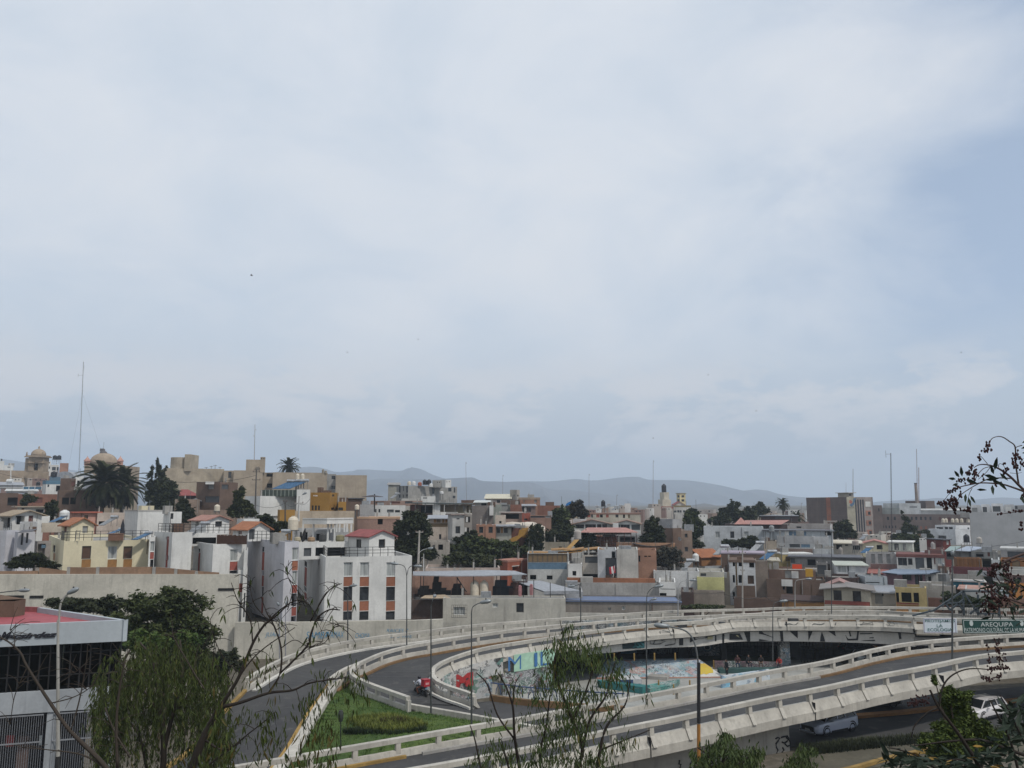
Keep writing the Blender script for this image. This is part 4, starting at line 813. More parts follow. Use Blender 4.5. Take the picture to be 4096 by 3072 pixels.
def mast(label,px,yt,yb,D,w_=.5,mat=None,lat=True,lean=0,extra=(),cat='radio mast',thin=.03):
 b=P(px,yb,D);tp_=P(px+lean,yt,D);t_=thing('radio_mast',label,cat,b);m=MB();rs=[Vector((w_*cos(2*pi*i/3),w_*sin(2*pi*i/3),0))for i in range(3)]
 mat=mat or plainm((.10,.075,.075),.6,.2)
 if lat:
  for q_ in rs:m.tube([b+q_,tp_+q_*.55],thin,4)
  n=max(4,int((tp_-b).length/(w_*2.6)))
  for i in range(n):
   a_,c_=b.lerp(tp_,i/n),b.lerp(tp_,(i+1)/n)
   for j in range(3):m.tube([a_+rs[j]*lerp(1,.55,i/n),c_+rs[(j+1)%3]*lerp(1,.55,(i+1)/n)],thin*.7,3)
  m.build('lattice',mat,t_)
 else:m.tube([b,tp_],[w_,w_*.6],6);m.build('pole',mat,t_)
 for(fx,fy,dx,hh)in extra:
  m=MB();p=b.lerp(tp_,fy);m.tube([p,p+Vector((dx,0,0))],thin*1.2,4);m.tube([p+Vector((dx,0,-hh/2)),p+Vector((dx,0,hh/2))],thin*1.5,4);m.build('antenna',mat,t_)
 return t_
def rail_on(label,pts,h,mat=BLK,n=None,curved=False):
 pts=[Vector(p)for p in pts];t_=thing('roof_railing',label,'railing',pts[len(pts)//2]);m=MB()
 for q_ in(.35,.68,1):m.tube([p+Vector((0,0,h*q_))for p in pts],.025,4)
 m.build('rails',mat,t_);ps=resample(pts,n=n or 8)
 for p in ps:
  m=MB();m.tube([p,p+Vector((.03,-.05,h*.4)),p+Vector((0,0,h))]if curved else[p,p+Vector((0,0,h))],.03,4);m.build('post',mat,t_)
 return t_
def dish(label,px,py,rp,D):
 c_=P(px,py,D);r_=rp/F*D;t_=thing('satellite_dish',label,'satellite dish',c_-Vector((0,0,r_*1.6)));ax=Vector((.5,-.75,.45)).normalized();u=ax.cross(Vector((0,0,1))).normalized();v_=u.cross(ax);m=MB();n=14
 for k_,(rr,dd)in enumerate(((0.02,0),(.6,.08),(1,.25))):
  for i in range(n):m.v.append(tuple(c_+(u*cos(2*pi*i/n)+v_*sin(2*pi*i/n))*r_*rr+ax*dd*r_))
 for k_ in range(2):
  for i in range(n):m.f.append((k_*n+i,k_*n+(i+1)%n,(k_+1)*n+(i+1)%n,(k_+1)*n+i))
 m.build('reflector',plainm((.5,.5,.49),.5),t_);m=MB();m.tube([c_-Vector((0,0,r_*1.6)),c_-ax*.05],.03,5);m.tube([c_,c_+ax*r_*.9],.015,4);m.build('bracket',STEEL,t_);return t_
K=wallm
BEIGE=K((.40,.34,.26),.3);BEIGE2=K((.36,.30,.23),.4,.9,.2);STONE=K((.33,.26,.19),.35,.9,.25);GREYB=K((.30,.29,.27),.5,.9,.25);BRNB=K((.15,.10,.075),.4,.9,.3);BRICK=K((.24,.115,.08),.4,.9,.3);BRICKL=K((.34,.19,.13),.35,.9,.25)
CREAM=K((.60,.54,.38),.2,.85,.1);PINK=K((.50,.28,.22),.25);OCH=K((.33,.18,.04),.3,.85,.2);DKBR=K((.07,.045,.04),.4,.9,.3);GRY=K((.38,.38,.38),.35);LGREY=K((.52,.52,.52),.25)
TILEO=tilem((.34,.14,.07));TILEP=tilem((.36,.19,.15));TILER=tilem((.27,.08,.075));METG=plainm((.30,.31,.33),.5,.2,.25,'sheet_metal');METD=plainm((.10,.10,.11),.6,.1,.3);SALM=tilem((.40,.21,.18));REDM=plainm((.34,.07,.08),.6,0,.15)
# - far left skyline : church, towers, domes
ch=bld('stone church nave below the domed bell tower',330,-60,-60,197,1880,STONE,yb=1945,dep=14,cat='church')
tw=thing('bell_tower','stone church bell tower with arched opening and domed top','bell tower',P(138,1885,329));mb=MB();D_=328
C=P(115,1829,D_);d1=Vector((1,.12,0)).normalized();L_=(P(172,1829,D_)-C).x;z0=P(138,1886,D_).z;zt=C.z
f_=Face(C,d1,L_,zt,z0);facade(mb,f_,[(135,1850,152,1882,'o')],tw,small=True)
d2=Vector((-.12,1,0)).normalized();mb.box((C.x-1.6,C.y+.6,z0),(1.55,0,0),d2*5,(0,0,zt-z0-.3));mb.quad(f_.pt(L_,z0),f_.pt(L_,z0)+d2*5,f_.pt(L_,zt)+d2*5,f_.pt(L_,zt));mb.build('tower_wall',STONE,tw)
ctr=Vector(((P(104,1829,D_).x+P(174,1829,D_).x)/2,D_+2.5,0));m=MB();hw=L_*.66;m.bx(ctr.x-hw,ctr.y-3.2,zt,ctr.x+hw,ctr.y+3,zt+.45);m.bx(ctr.x-hw*.92,ctr.y-2.9,zt+.45,ctr.x+hw*.92,ctr.y+2.7,zt+.8);m.bx(ctr.x-hw*.98,ctr.y-3.0,P(0,1853,D_).z,ctr.x+hw*.9,ctr.y,P(0,1852,D_).z);m.build('cornice',STONE,tw)
m=MB();zb=zt+.8;R_=hw*.72;m.lathe((ctr.x,ctr.y,zb),[(R_,0),(R_,.5),(R_*.95,1.1),(R_*.78,1.8),(R_*.5,2.35),(R_*.2,2.6),(.12,2.75),(.35,3.0),(.3,3.4),(.06,3.9)],14);m.build('dome',STONE,tw,smooth=True)
for sx in(-1,1):
 m=MB();m.lathe((ctr.x+sx*hw*.85,ctr.y-2.6,zb),[(.35,0),(.35,.5),(.18,.6),(.28,.8),(.03,1.5)],8);m.build('pinnacle',STONE,tw)
for i,xx in enumerate((68,125)):
 m=MB();a_=P(xx,1943,327);hgt=P(xx,1895,327).z-a_.z;m.poly([a_,a_+Vector((2.4,0,0)),a_+Vector((1.2,1.5,hgt))]);m.poly([a_,a_+Vector((1.2,1.5,hgt)),a_+Vector((0,1.5,0))]);m.poly([a_+Vector((2.4,0,0)),a_+Vector((2.4,1.5,0)),a_+Vector((1.2,1.5,hgt))]);m.build('buttress',STONE,ch)
bld('white flats with black tanks right of the bell tower',380,172,172,236,1858,WHITE,[(171,1866,180,1880),(186,1866,192,1875),(195,1866,200,1875),(208,1868,223,1882),(227,1868,236,1882)],yb=1905)
bld('small white roof room behind the bell tower',384,180,180,205,1845,WHITE,[(187,1843,192,1848),(196,1848,200,1854)],yb=1862,cat='roof room')
bld('brown brick stair tower right of the white flats',376,234,240,275,1852,BRICKL,yb=1905,cat='building')
for i,xx in enumerate((219,236)):tank('black water tank on a tall stand, %s of the pair by the bell tower'%('left','right')[i],xx,1838,17,374,TANKB,16,2.1,'black tank pair')
m=MB();c_=P(257,1910,262);vv=[]
for i in range(13):a_=pi*i/12;vv.append((c_.x+3.0*cos(a_),1.9*sin(a_)))
for(x0,z0_),(x1,z1_)in zip(vv,vv[1:]):m.quad((x0,262,c_.z+z0_),(x1,262,c_.z+z1_),(x1,276,c_.z+z1_),(x0,276,c_.z+z0_))
m.poly([(x_,262,c_.z+z_)for x_,z_ in vv]);m.bx(c_.x-3,262,4,c_.x+3,276,c_.z);tag(m.build('vaulted_hall',METG),'grey hall with a round vaulted metal roof','hall')
bld('low white block at the far left edge of the skyline',420,-30,-30,18,1843,WHITE,yb=1880,cat='building');bld('long low white house below the far left hill',415,17,17,54,1861,WHITE,[(30,1866,42,1872,'g')],yb=1882);tank('small black tank on the white block at the left edge',6,1843,8,419,TANKB)
bld('grey block behind the white house at the left edge',440,34,34,58,1853,GREYB,yb=1866,cat='building')
c2_=thing('domed_church','big stone church dome with corner turrets behind the palms','church',P(415,1900,330));c_=P(415,1849,336);R_=50/F*336;m=MB();m.lathe((c_.x,c_.y,c_.z),[(R_*cos(a_*pi/2/9),R_*.74*sin(a_*pi/2/9))for a_ in range(10)],24,False);m.build('dome',STONE,c2_,smooth=True)
m=MB();m.lathe((c_.x,c_.y,c_.z-5),[(R_*1.02,0),(R_*1.02,4.6),(R_*1.1,4.7),(R_*1.1,5.0),(R_,5.05)],20);m.build('drum',STONE,c2_)
m=MB();zz=c_.z+R_*.72;m.lathe((c_.x-.4,c_.y,zz),[(1.5,0),(1.3,.5),(.6,1.0),(.5,1.6),(.05,2.0)],10);m.tube([(c_.x-.5,c_.y,zz+1),(c_.x-.5,c_.y,zz+4.4)],.05,4);m.bx(c_.x-1.9,c_.y-.1,zz+.7,c_.x-.7,c_.y,zz+1.9);m.build('lantern',plainm((.10,.09,.09),.7),c2_)
m=MB();a_,b_=P(338,1862,330),P(492,1862,330);m.bx(a_.x,330,6,b_.x,345,a_.z);m.build('wall',STONE,c2_)
for xx in(348,480):
 b_=P(xx,1862,331);m=MB();m.lathe(b_,[(1.15,0),(1.15,1.6),(1.4,1.7),(1.3,2.0),(.15,3.4),(.05,3.9)],8);m.build('turret',PINK,c2_)
mast('tall guyed red and white lattice mast beside the church dome',315,1447,1905,300,.17,lean=19,extra=((0,.88,-1.7,1.2),(0,.95,.3,1.6)),thin=.022)
wire('guy wire running down left from the tall mast',[(332,1560),(270,1890)],299,0,.015);wire('guy wire running down right from the tall mast',[(332,1580),(420,1850)],301,0,.015)
# - left mid: roofs above the terrace
bld('white house with a blue roof band and black tank',235,172,186,246,1922,WHITE,[(224,1942,244,1966,'o'),(190,1938,197,1948)],yaw=14,trim=(plainm((.08,.17,.24),.6),1.0),small=True)
bld('blue plinth room carrying the black tank',246,199,199,242,1907,plainm((.09,.15,.20),.7),yb=1925,cat='roof room');tank('squat black tank on the blue plinth',215,1907,22,247,TANKB,23);tank('round black tank in front of the church nave',152,1946,20,240,TANKB,15)
bld('tall unfinished brown brick house left of the big palm',195,243,283,304,1913,BRNB,[(286,1925,302,1945,'x')],yaw=55,yb=2090,small=True)
bld('sunlit white gable wall beside the big palm',200,300,302,335,1905,WHITE,[(308,1922,318,1945,'o')],yb=1960)
bld('brown brick house with a dark double window left of the palm trunk',178,235,238,400,1960,BRNB,[(248,1990,277,2018,'o'),(281,1990,304,2017,'o')],yaw=4)
bld('brown brick house with a big black opening at the left edge',185,-40,-40,74,1972,BRNB,[(30,1990,75,2022,'o')],yaw=0);bld('half built brick storey with gaps behind a bush',190,72,72,238,1976,BRICK,[(100,1990,128,2012,'o'),(132,1990,170,2012,'x')],yaw=0,par=.2)
bld('grey sheet metal roof with white end at far left',215,-40,-40,93,1938,LGREY,roof='shed',rm=METG,yr=1928,dep=12,yb=1952);bld('long pale canopy roof below the blue banners',208,25,25,150,1962,LGREY,roof='shed',rm=plainm((.5,.5,.48),.6),yr=1955,dep=6,yb=1972)
f1=thing('banner_fence','white frame fence with three blue banners on a roof','fence',P(128,1962,212));m=MB()
for xx in(92,115,139,166):a_=P(xx,1962,212);m.bx(a_.x-.05,211.9,a_.z,a_.x+.05,212,P(xx,1944,212).z)
a_,b_=P(92,1946,212),P(166,1944,212);m.beam(a_,b_,.1,.1);m.build('frame',WFRAME,f1)
for x0,x1 in((94,114),(117,138),(141,165)):a_,b_=P(x0,1957,211.8),P(x1,1948,211.8);m=MB();m.bx(a_.x,211.8,a_.z,b_.x,211.85,b_.z);m.build('banner',plainm((.05,.13,.20),.7),f1)
pole('thin white pole standing on the roofs at the left',43,1852,1922,232,.12,plainm((.6,.6,.58),.5));ws=thing('water_heater','white twin heater cylinders at the foot of the white pole','water heater',P(40,1946,222));m=MB();c_=P(40,1924,222);m.tube([c_-Vector((.75,0,0)),c_+Vector((.75,0,0))],.5,10);m.build('cylinder',TANKW,ws);m=MB()
for q_ in(-.6,-.1,.4):m.beam(c_+Vector((q_,0,0)),c_+Vector((q_-.1,0,-1.5)),.12,.12)
m.build('stand',TANKW,ws)
bld('white house with a flat slanted roof and dark window',140,78,84,179,2029,WHITE,[(143,2037,174,2052,'w'),(86,2032,97,2050,'x')],yaw=5,roof='slab',rm=BEIGE2,ov=.9)
bld('white gable house with brown trim at the left edge',118,0,50,168,2058,WHITE,[(62,2063,98,2098,'o'),(114,2062,133,2096,'x'),(4,2070,40,2110,'o')],yaw=30,roof='gable',rm=K((.35,.28,.2),.3),yr=2040,ov=.6)
bld('grey block terrace beside the gable house',112,80,80,150,2090,GRY,yb=2125,cat='roof room');bld('white rendered terrace wall with stains above the lilac house',125,133,133,200,2066,WHITE,yb=2110,cat='roof room')
bld('stained pale parapet house behind the yellow hut',124,168,168,262,2092,K((.50,.44,.36),.6),yb=2130);tank('cream tank on the roofs behind the yellow hut',257,2078,38,126,TANKW,36,.6)
solar('solar heater left of the yellow hut',224,2092,50,30,120)
bld('salmon pink house with a red roof edge',128,270,296,392,2052,PINK,[(337,2060,352,2079,'u')],yaw=20,roof='slab',rm=K((.40,.12,.08),.2),ov=.5)
bld('pale stained house front right of the pink house',130,390,390,505,2052,K((.50,.42,.36),.6),[(395,2085,420,2100,'o')],yaw=0)
bld('wide white house with a sloping parapet',126,500,553,657,2041,WHITE,yaw=25,rm=ROOFC,trim=(K((.4,.38,.35),.3),.14));bld('cream roof room behind the wide white house',136,555,567,617,2023,CREAM,yb=2050,cat='roof room')
bld('tall white house with one small dark window',122,655,680,728,2047,WHITE,[(682,2053,694,2076,'w')],yaw=24)
bld('yellow house with brown and orange window panels above the retaining wall',94,195,257,597,2165,CREAM,[(327,2184,364,2236,'y'),(326,2237,363,2269,'a'),(431,2185,468,2236,'c'),(430,2238,467,2270,'a'),(493,2185,529,2235,'y'),(493,2236,528,2270,'a'),(211,2180,221,2210,'w'),(212,2211,221,2243,'a')],yaw=7,yb=2285)
bld('yellow rooftop hut with an orange tiled roof',97,247,284,377,2096,CREAM,[(330,2104,352,2132,'g'),(254,2100,267,2130,'x')],yaw=24,yb=2168,roof='gable',rm=TILEO,yr=2071,cat='roof hut',ov=.35)
_,Fr,Lf,C,d1,d2,L1,L2,zt=BL['yellow house with brown and orange window panels above the retaining wall']
rail_on('black curved railing round the yellow house roof',[Lf.pt(min(L2,4),zt),C+Vector((0,0,.02)),Fr.pt(L1*.98,zt)],1.05,n=16,curved=True)
bx_=thing('wooden_crate','brown wooden box on the yellow house roof','box',P(455,2163,96));m=MB();a_=P(432,2163,96);m.box(a_,(1.35,.1,0),(0,.8,0),(0,0,.75));m.build('body',K((.22,.12,.08),.3),bx_);m=MB();m.box(a_+Vector((-.04,-.04,.75)),(1.43,.1,0),(0,.88,0),(0,0,.06));m.build('lid',K((.25,.14,.09),.3),bx_)
um=thing('folded_parasol','folded dark parasol standing on the yellow house roof','parasol',P(487,2160,97));b_=P(487,2160,97);hh=82/F*97;m=MB();m.lathe(b_,[(.25,0),(.05,.06),(.05,hh*.2)],8);m.build('pole',STEEL,um);m=MB();m.lathe(b_+Vector((0,0,hh*.2)),[(.15,0),(.26,.3),(.2,hh*.5),(.07,hh*.72),(.02,hh*.8)],8,False);m.build('canopy',plainm((.02,.022,.03),.8),um)
solar('solar heater at the right end of the yellow house roof',560,2163,60,34,97);solar('solar heater behind the parasol',455,2140,48,26,104);solar('silver heater on the pale stained house',425,2105,55,40,118,PANEL_G)
ld=thing('step_ladder','grey step ladder beside the yellow roof hut','ladder',P(309,2163,94.5));m=MB();a_=P(301,2163,94.5)
for q_ in(0,.42):m.beam(a_+Vector((q_,0,0)),a_+Vector((q_,.1,1.15)),.05,.05)
for q_ in range(4):m.beam(a_+Vector((0,.03*q_,.25+.28*q_)),a_+Vector((.42,.03*q_,.25+.28*q_)),.04,.04)
m.build('frame',STEEL,ld)
bld('pale lilac house corner at the left edge below the gable house',98,-60,27,76,2122,LILAC,yaw=40,yb=2290);bld('lilac house with two narrow windows under a small awning',97,60,73,142,2128,LILAC,[(84,2132,93,2180),(104,2132,113,2172)],yaw=10,yb=2290)
aw=thing('awning','small grey awning over the two narrow windows','awning',P(100,2132,96));m=MB();a_,b_=P(70,2132,96),P(130,2127,96.4);m.box(a_,b_-a_,(0,.9,.25),(0,0,.06));m.build('sheet',METD,aw)
bld('narrow dark stair house between the lilac and yellow houses',100,140,150,205,2165,K((.33,.30,.28),.4),[(150,2175,180,2230,'o'),(166,2178,184,2192,'b')],yb=2290,cat='stair house')
rail_on('dark railing on the lilac house terrace',[P(15,2120,110),P(45,2120,110)],.8,n=5)
# - white apartments with red window strips
A='white apartment block with red window panels, '
bld(A+'left one behind the brick coping',93,617,690,770,2130,WHITE,[(664,2146,673,2270,'r'),(664,2146,672,2158,'w'),(666,2222,674,2240,'o')],yaw=24,yb=2300)
bld('white sliver of wall with a red panel left of the first apartment block',92.6,597,599,622,2148,WHITE,[(600,2165,618,2206,'c'),(600,2208,618,2236,'r'),(600,2238,617,2272,'w')],yb=2300,name='apartment_wing',cat='wing')
bm=bld('white roof beam spanning between the apartment blocks',97,768,768,868,2131,WHITE,[(770,2150,866,2176,'o')],yb=2185,cat='wing',name='roof_wing')
bld(A+'second from the left with a brown roof fence',92,775,853,987,2177,WHITE,[(919,2197,950,2245,'c'),(919,2246,950,2281,'r'),(918,2282,949,2294,'w'),(978,2200,985,2246,'w'),(977,2248,985,2280,'r'),(792,2194,800,2210,'w'),(791,2211,800,2284,'r')],yaw=16,yb=2310)
bld(A+'third with a tall grey side',91.6,985,1140,1197,2167,LILAC,[(1168,2190,1194,2241,'c'),(1168,2243,1194,2282,'n'),(1168,2284,1193,2338,'c'),(1167,2340,1193,2372,'r'),(1166,2374,1191,2426,'o'),(1166,2428,1190,2463,'r'),(1164,2465,1189,2487,'o'),(1047,2187,1057,2207,'w'),(1047,2208,1057,2281,'r'),(1047,2282,1056,2300,'o'),(1046,2302,1055,2345,'r'),(1045,2347,1054,2386,'w'),(1044,2388,1053,2452,'r'),(1043,2454,1052,2486,'o')],yaw=20,yb=2492)
bld('narrow white stair bay left of the third block with a red balcony box',91.9,950,953,990,2280,WHITE,[(952,2333,984,2369,'r')],yb=2492,cat='wing',name='stair_wing')
bld('narrow dark-windowed return wall beside the third block',91.7,975,977,992,2200,WHITE,[(974,2372,986,2470,'m')],yb=2492,cat='wing',name='stair_wing')
bld(A+'nearest one with three window columns',90.2,1195,1303,1648,2229,WHITE,[w_ for x0,x1 in((1374,1410),(1439,1476),(1545,1581))for w_ in((x0,2249,x1,2306,'c'),(x0,2307,x1,2345,'n'),(x0-1,2347,x1-1,2403,'w'),(x0-1,2404,x1-1,2443,'n'),(x0-2,2445,x1-2,2481,'w'))]+[(1217,2245,1228,2268,'w'),(1217,2269,1227,2345,'r'),(1216,2347,1226,2368,'m'),(1216,2370,1226,2440,'r'),(1215,2442,1225,2458,'o'),(1215,2460,1224,2484,'r')],yaw=9,yb=2492,dep=9)
bld('white rooftop hut with a red roof on the nearest apartment block',93.5,1393,1477,1578,2143,WHITE,[(1424,2157,1445,2192),(1515,2157,1541,2192)],yaw=32,yb=2235,roof='gable',rm=TILER,yr=2121,cat='roof hut',ov=.3)
_,Fr,Lf,C,d1,d2,L1,L2,zt=BL[A+'nearest one with three window columns']
rail_on('thin railing along the nearest apartment roof',[Fr.pt(L1*.18,zt),Fr.pt(L1*.80,zt)],1.0,n=8,curved=True);rail_on('dark railing with stored junk on the nearest apartment roof',[Lf.pt(L2*.2,zt,-.4),C+(d1*.15+d2*.2),Fr.pt(L1*.17,zt,-.2)],1.0,n=6,curved=True)
rail_on('railing round the white gable hut roof',[P(735,2133,95),P(922,2133,95)],1.0,n=9,curved=True);rail_on('railing beside the orange hut',[P(1010,2166,93),P(1082,2167,93)],1.15,n=5,curved=True);rail_on('railing on the roof of the first apartment block',[P(632,2128,94),P(732,2128,95)],.95,n=8,curved=True)
wf_=thing('wooden_fence','dark brown board fence on the second apartment roof','fence',P(925,2178,93));me=None
for i in range(22):
 x_=866+i*5.5;a_=P(x_,2177,92.6+i*.03);m=MB();m.box(a_,(.145,0,0),(0,.04,0),(0,0,.98+random.uniform(-.06,.06)));m.build('board',K((.075,.04,.028),.3),wf_)
bld('white rooftop hut with a pale red roof and arched window',101,766,826,918,2078,WHITE,[(861,2085,888,2107,'w'),(782,2085,795,2105,'o')],yaw=32,yb=2140,roof='gable',rm=TILEP,yr=2061,cat='roof hut')
bld('white rooftop hut with an orange roof and dark door',97,932,994,1080,2113,WHITE,[(996,2117,1019,2158,'m'),(953,2124,968,2150,'x')],yaw=34,yb=2166,roof='gable',rm=TILEO,yr=2087,cat='roof hut');bld('white chimney block behind the orange hut roof',104,948,975,1038,2076,WHITE,yb=2100,cat='roof room')
solar('solar heater on the roof beside the arched hut',785,2132,70,42,97,PANEL_G);solar('grey solar heater left of the cream tank',1110,2168,70,46,94,PANEL_G);tank('big cream tank on a black stand',1172,2120,55,98,TANKC,40,1.4)
pg=thing('pergola','white roof pergola with slim columns behind the red hut','pergola',P(1310,2165,100));m=MB();a_,b_=P(1209,2096,99),P(1307,2096,97.5);c_=P(1412,2096,100.5);z1=P(1307,2073,98).z
for p,q_ in((a_,b_),(b_,c_)):d=q_-p;m.box(p,Vector((d.x,d.y,0)),(0,.2,0),(0,0,z1-a_.z))
m.prism([a_,b_,c_,(a_+c_)/2+Vector((0,4,0))],z1-.25,z1-.1);m.build('fascia',WHITE,pg)
for xx,yy in((1212,2155),(1254,2160),(1312,2168),(1339,2168),(1325,2130),(1347,2128),(1358,2128),(1378,2128),(1388,2128),(1405,2128)):p=P(xx,2096,98.6);m=MB();m.box(p-Vector((.09,0,P(xx,2096,98.6).z-P(xx,yy,98.6).z)),(.18,0,0),(0,.18,0),(0,0,p.z-P(xx,yy,98.6).z));m.build('column',WHITE,pg)
bld('grey parapet room behind the pergola',102,1165,1170,1395,2118,GRY,[(1200,2128,1230,2160,'o'),(1265,2135,1300,2165,'o')],yaw=0,yb=2200,cat='roof room');bld('low white terrace slab below the pergola',94,1150,1175,1392,2170,WHITE,[(1215,2192,1245,2225,'m'),(1262,2190,1300,2225,'o'),(1310,2190,1388,2225,'o')],yaw=15,yb=2240,cat='roof room')
for i,(xx,yy,ww,hh_,c_,lab)in enumerate(((1290,2168,30,34,(.05,.05,.05),'dark washing tub under the pergola'),(1360,2166,36,26,(.2,.18,.1),'brown sacks under the pergola'),(1245,2166,30,18,(.3,.2,.12),'brown boxes under the pergola'),(1190,2166,26,18,(.4,.35,.25),'beige carton beside the cream tank'))):
 a_=P(xx,yy,97);s_=ww/F*97;m=MB();m.lathe(a_,[(s_*.42,0),(s_*.5,hh_/F*97*.3),(s_*.46,hh_/F*97*.85),(s_*.2,hh_/F*97)],9);m.build('stored_item',plainm(c_,.8),label=lab,cat='stored item')
fd=thing('folded_parasol','black folded parasol leaning beside the cream tank','parasol',P(1212,2168,96));a_,b_=P(1210,2168,96),P(1221,2114,96);m=MB();m.tube([a_,a_.lerp(b_,.15),a_.lerp(b_,.6),b_],[.05,.22,.2,.05],8);m.build('canopy',plainm((.015,.015,.016),.8),fd)
# - big beige apartment slab on the skyline
Bg='big beige apartment slab on the skyline, '
bld(Bg+'left wing below the round tower',228,655,655,897,1872,BEIGE,yaw=4,dep=9,cat='apartment block');bld('beige wing with the narrow window between the slabs',231,895,895,936,1882,BEIGE2,[(913,1887,926,1912)],yaw=0,cat='apartment block')
bld(Bg+'centre wing below the square tower',228,935,935,1052,1881,BEIGE2,yaw=0,cat='apartment block');bld('recessed shaft with a yellow framed window in the beige slab',232,1050,1050,1092,1890,BEIGE2,[(1066,1891,1090,1907,'o'),(1068,1934,1090,1951,'o')],yaw=0,cat='apartment block')
bld(Bg+'wing behind the palm and the water tanks',227,1090,1092,1311,1889,BEIGE2,yaw=2,cat='apartment block');bld('recessed light well with two windows in the beige slab',231,1309,1309,1345,1896,GREYB,[(1326,1903,1341,1917),(1325,1943,1341,1957)],yaw=0,cat='apartment block');bld(Bg+'plain right end wing',226,1343,1344,1468,1900,BEIGE2,yaw=2,cat='apartment block',dep=12)
rt=thing('stair_tower','rounded beige stair tower on the left slab roof','stair tower',P(725,1870,230));c_=P(722,1872,233);R_=38/F*232;m=MB();m.lathe(c_,[(R_,-1),(R_,P(0,1830,232).z-c_.z)],20);a_=P(742,1872,231);m.bx(a_.x,230,c_.z-1,P(766,1872,231).x,236,P(0,1818,231).z);m.build('wall',BEIGE,rt)
bld('square beige roof tower with a tall chimney beside it',232,985,985,1045,1838,BEIGE2,yaw=0,yb=1890,cat='roof tower');bld('tall thin beige chimney on the slab roof',230,1042,1042,1062,1828,BEIGE2,[(1044,1831,1048,1836,'o'),(1054,1831,1058,1836,'o')],yb=1890,cat='chimney',dep=1.6)
mast('thin antenna mast above the square roof tower',1017,1698,1840,233,.10,plainm((.3,.27,.27),.6),False,lean=3,extra=((0,.68,-.3,.4),(0,.85,.3,.3)))
for i,xx in enumerate((825,845,860,880)):
 a_=P(xx,1876,232);m=MB();hh=(7,12,16,8)[i]/F*232;m.tube([a_,a_+Vector((0,0,hh))],.06,4);m.tube([a_+Vector((-.5,0,hh*.8)),a_+Vector((.5,0,hh*.85))],.05,4);m.build('aerial',STEEL,label='small television aerial on the left beige slab roof',cat='aerial',group='aerials on the beige slab roof')
for i,(xx,yy)in enumerate(((1292,1888),(1303,1890))):tank('small pale tank on the beige slab right of the palm, %s one'%('taller','lower')[i],xx,1894,(18,12)[i],231,K((.3,.27,.22)),10)
bld('dark brick house with a white roof sheet',175,787,881,952,1928,BRNB,[(887,1938,914,1957,'m'),(832,1938,855,1957,'g'),(820,1985,880,2010,'m')],yaw=50,yb=2110,small=True);bld('white sheet roof room on the dark brick house',174,819,822,857,1926,WHITE,yb=1937,cat='roof room')
bld('house with a dark red hipped roof left of the brick house',190,690,700,786,1980,DKBR,[(715,1985,740,1996,'w')],yaw=10,roof='hip',rm=TILER,yr=1957,ov=.6,dep=9)
bld('brown boundary house front below the red hipped roof',160,700,700,800,1997,K((.24,.18,.14),.5),yaw=0);bld('rough brown yard wall with a cream tank',150,795,795,960,2040,K((.26,.19,.15),.6),yaw=0,cat='yard wall',dep=1);tank('cream tank behind the pale red hut roof',868,2044,26,148,TANKC,22,.5)
bld('grey shed between the trees',170,762,765,800,2000,GRY,[(770,2010,788,2040,'m')],roof='gable',yr=1993,rm=METG,cat='shed')
bld('long white house with a glazed roof terrace',150,980,1041,1192,1984,WHITE,[(989,2004,1000,2031,'w')],yaw=28);bld('tall white end wall of the terraced house',149,1186,1188,1241,1958,WHITE,yaw=0)
gt=thing('glazed_terrace','dark glazed roof terrace on the long white house','terrace',P(1115,1984,152));m=MB();a_,b_=P(1046,1986,152),P(1186,1986,152);m.bx(a_.x,152,a_.z,b_.x,156,P(0,1960,152).z);m.build('glazing',plainm((.05,.065,.055),.25),gt)
for i in range(10):x_=lerp(a_.x,b_.x,i/9);m=MB();m.bx(x_-.06,151.9,a_.z,x_+.06,152,P(0,1958,152).z);m.build('mullion',plainm((.22,.25,.22),.6),gt)
solar('large blue solar panels left of the roof tanks',1170,1958,100,40,153);solar('second blue solar panel on the terraced house',1135,1958,90,38,153.5)
for i,xx in enumerate((1190,1210)):tank('cream roof tank on a tall black stand, %s of two'%('left','right')[i],xx,1918,24,154,TANKC,15,2.0,'tanks above the terraced house')
bld('orange house with small windows and a stepped right side',150,1243,1320,1354,1970,OCH,[(1246,2022,1254,2041),(1258,2022,1267,2041),(1271,2022,1279,2041),(1329,1978,1338,1986),(1325,2030,1337,2040)],yaw=66,small=True)
bld('lower orange wing with a dark window',149,1352,1353,1385,2007,OCH,[(1350,2030,1372,2042)],yaw=0,small=True);bld('ochre house wall below the telephone pole',138,1111,1120,1181,2039,OCH,[(1132,2085,1142,2100,'x')],yaw=10)
bld('long patched beige garden wall',132,1178,1180,1418,2044,K((.44,.36,.27),.6),yaw=0,cat='garden wall',dep=1);bld('white annexe behind the leafy tree',142,1080,1082,1120,2060,WHITE,[(1084,2064,1115,2075,'g')],yb=2110)
for s,x0,x1,ym,hp in(('HSM',1252,1268,1983,5),):face_text('orange house with small windows and a stepped right side',s,x0,x1,ym,hp,plainm((.6,.6,.6)),e=.05)
pole('tall dark utility pole with transformer by the white terraced house',1020,1878,2068,140,.12,plainm((.09,.085,.08),.8),cross=((.95,1.2),(.78,1.4)),lean=6);pole('short dark pole in front of the ochre wall',1141,2005,2100,118,.1,plainm((.07,.065,.06),.8),cross=((.97,.5),));pole('concrete utility pole with one wide crossarm',1193,1985,2085,116,.11,CONC2,cross=((.72,1.2),),lean=4)
wire('wire from the left trees to the tall pole',[(600,1905),(780,1928),(1022,1902)],141,.4,.03);wire('double wire between the three poles',[(1022,2020),(1141,2012),(1193,2012),(1240,1995)],117,.5,.02);wire('wire crossing in front of the bell tower',[(0,1893),(180,1922)],230,.4,.04)
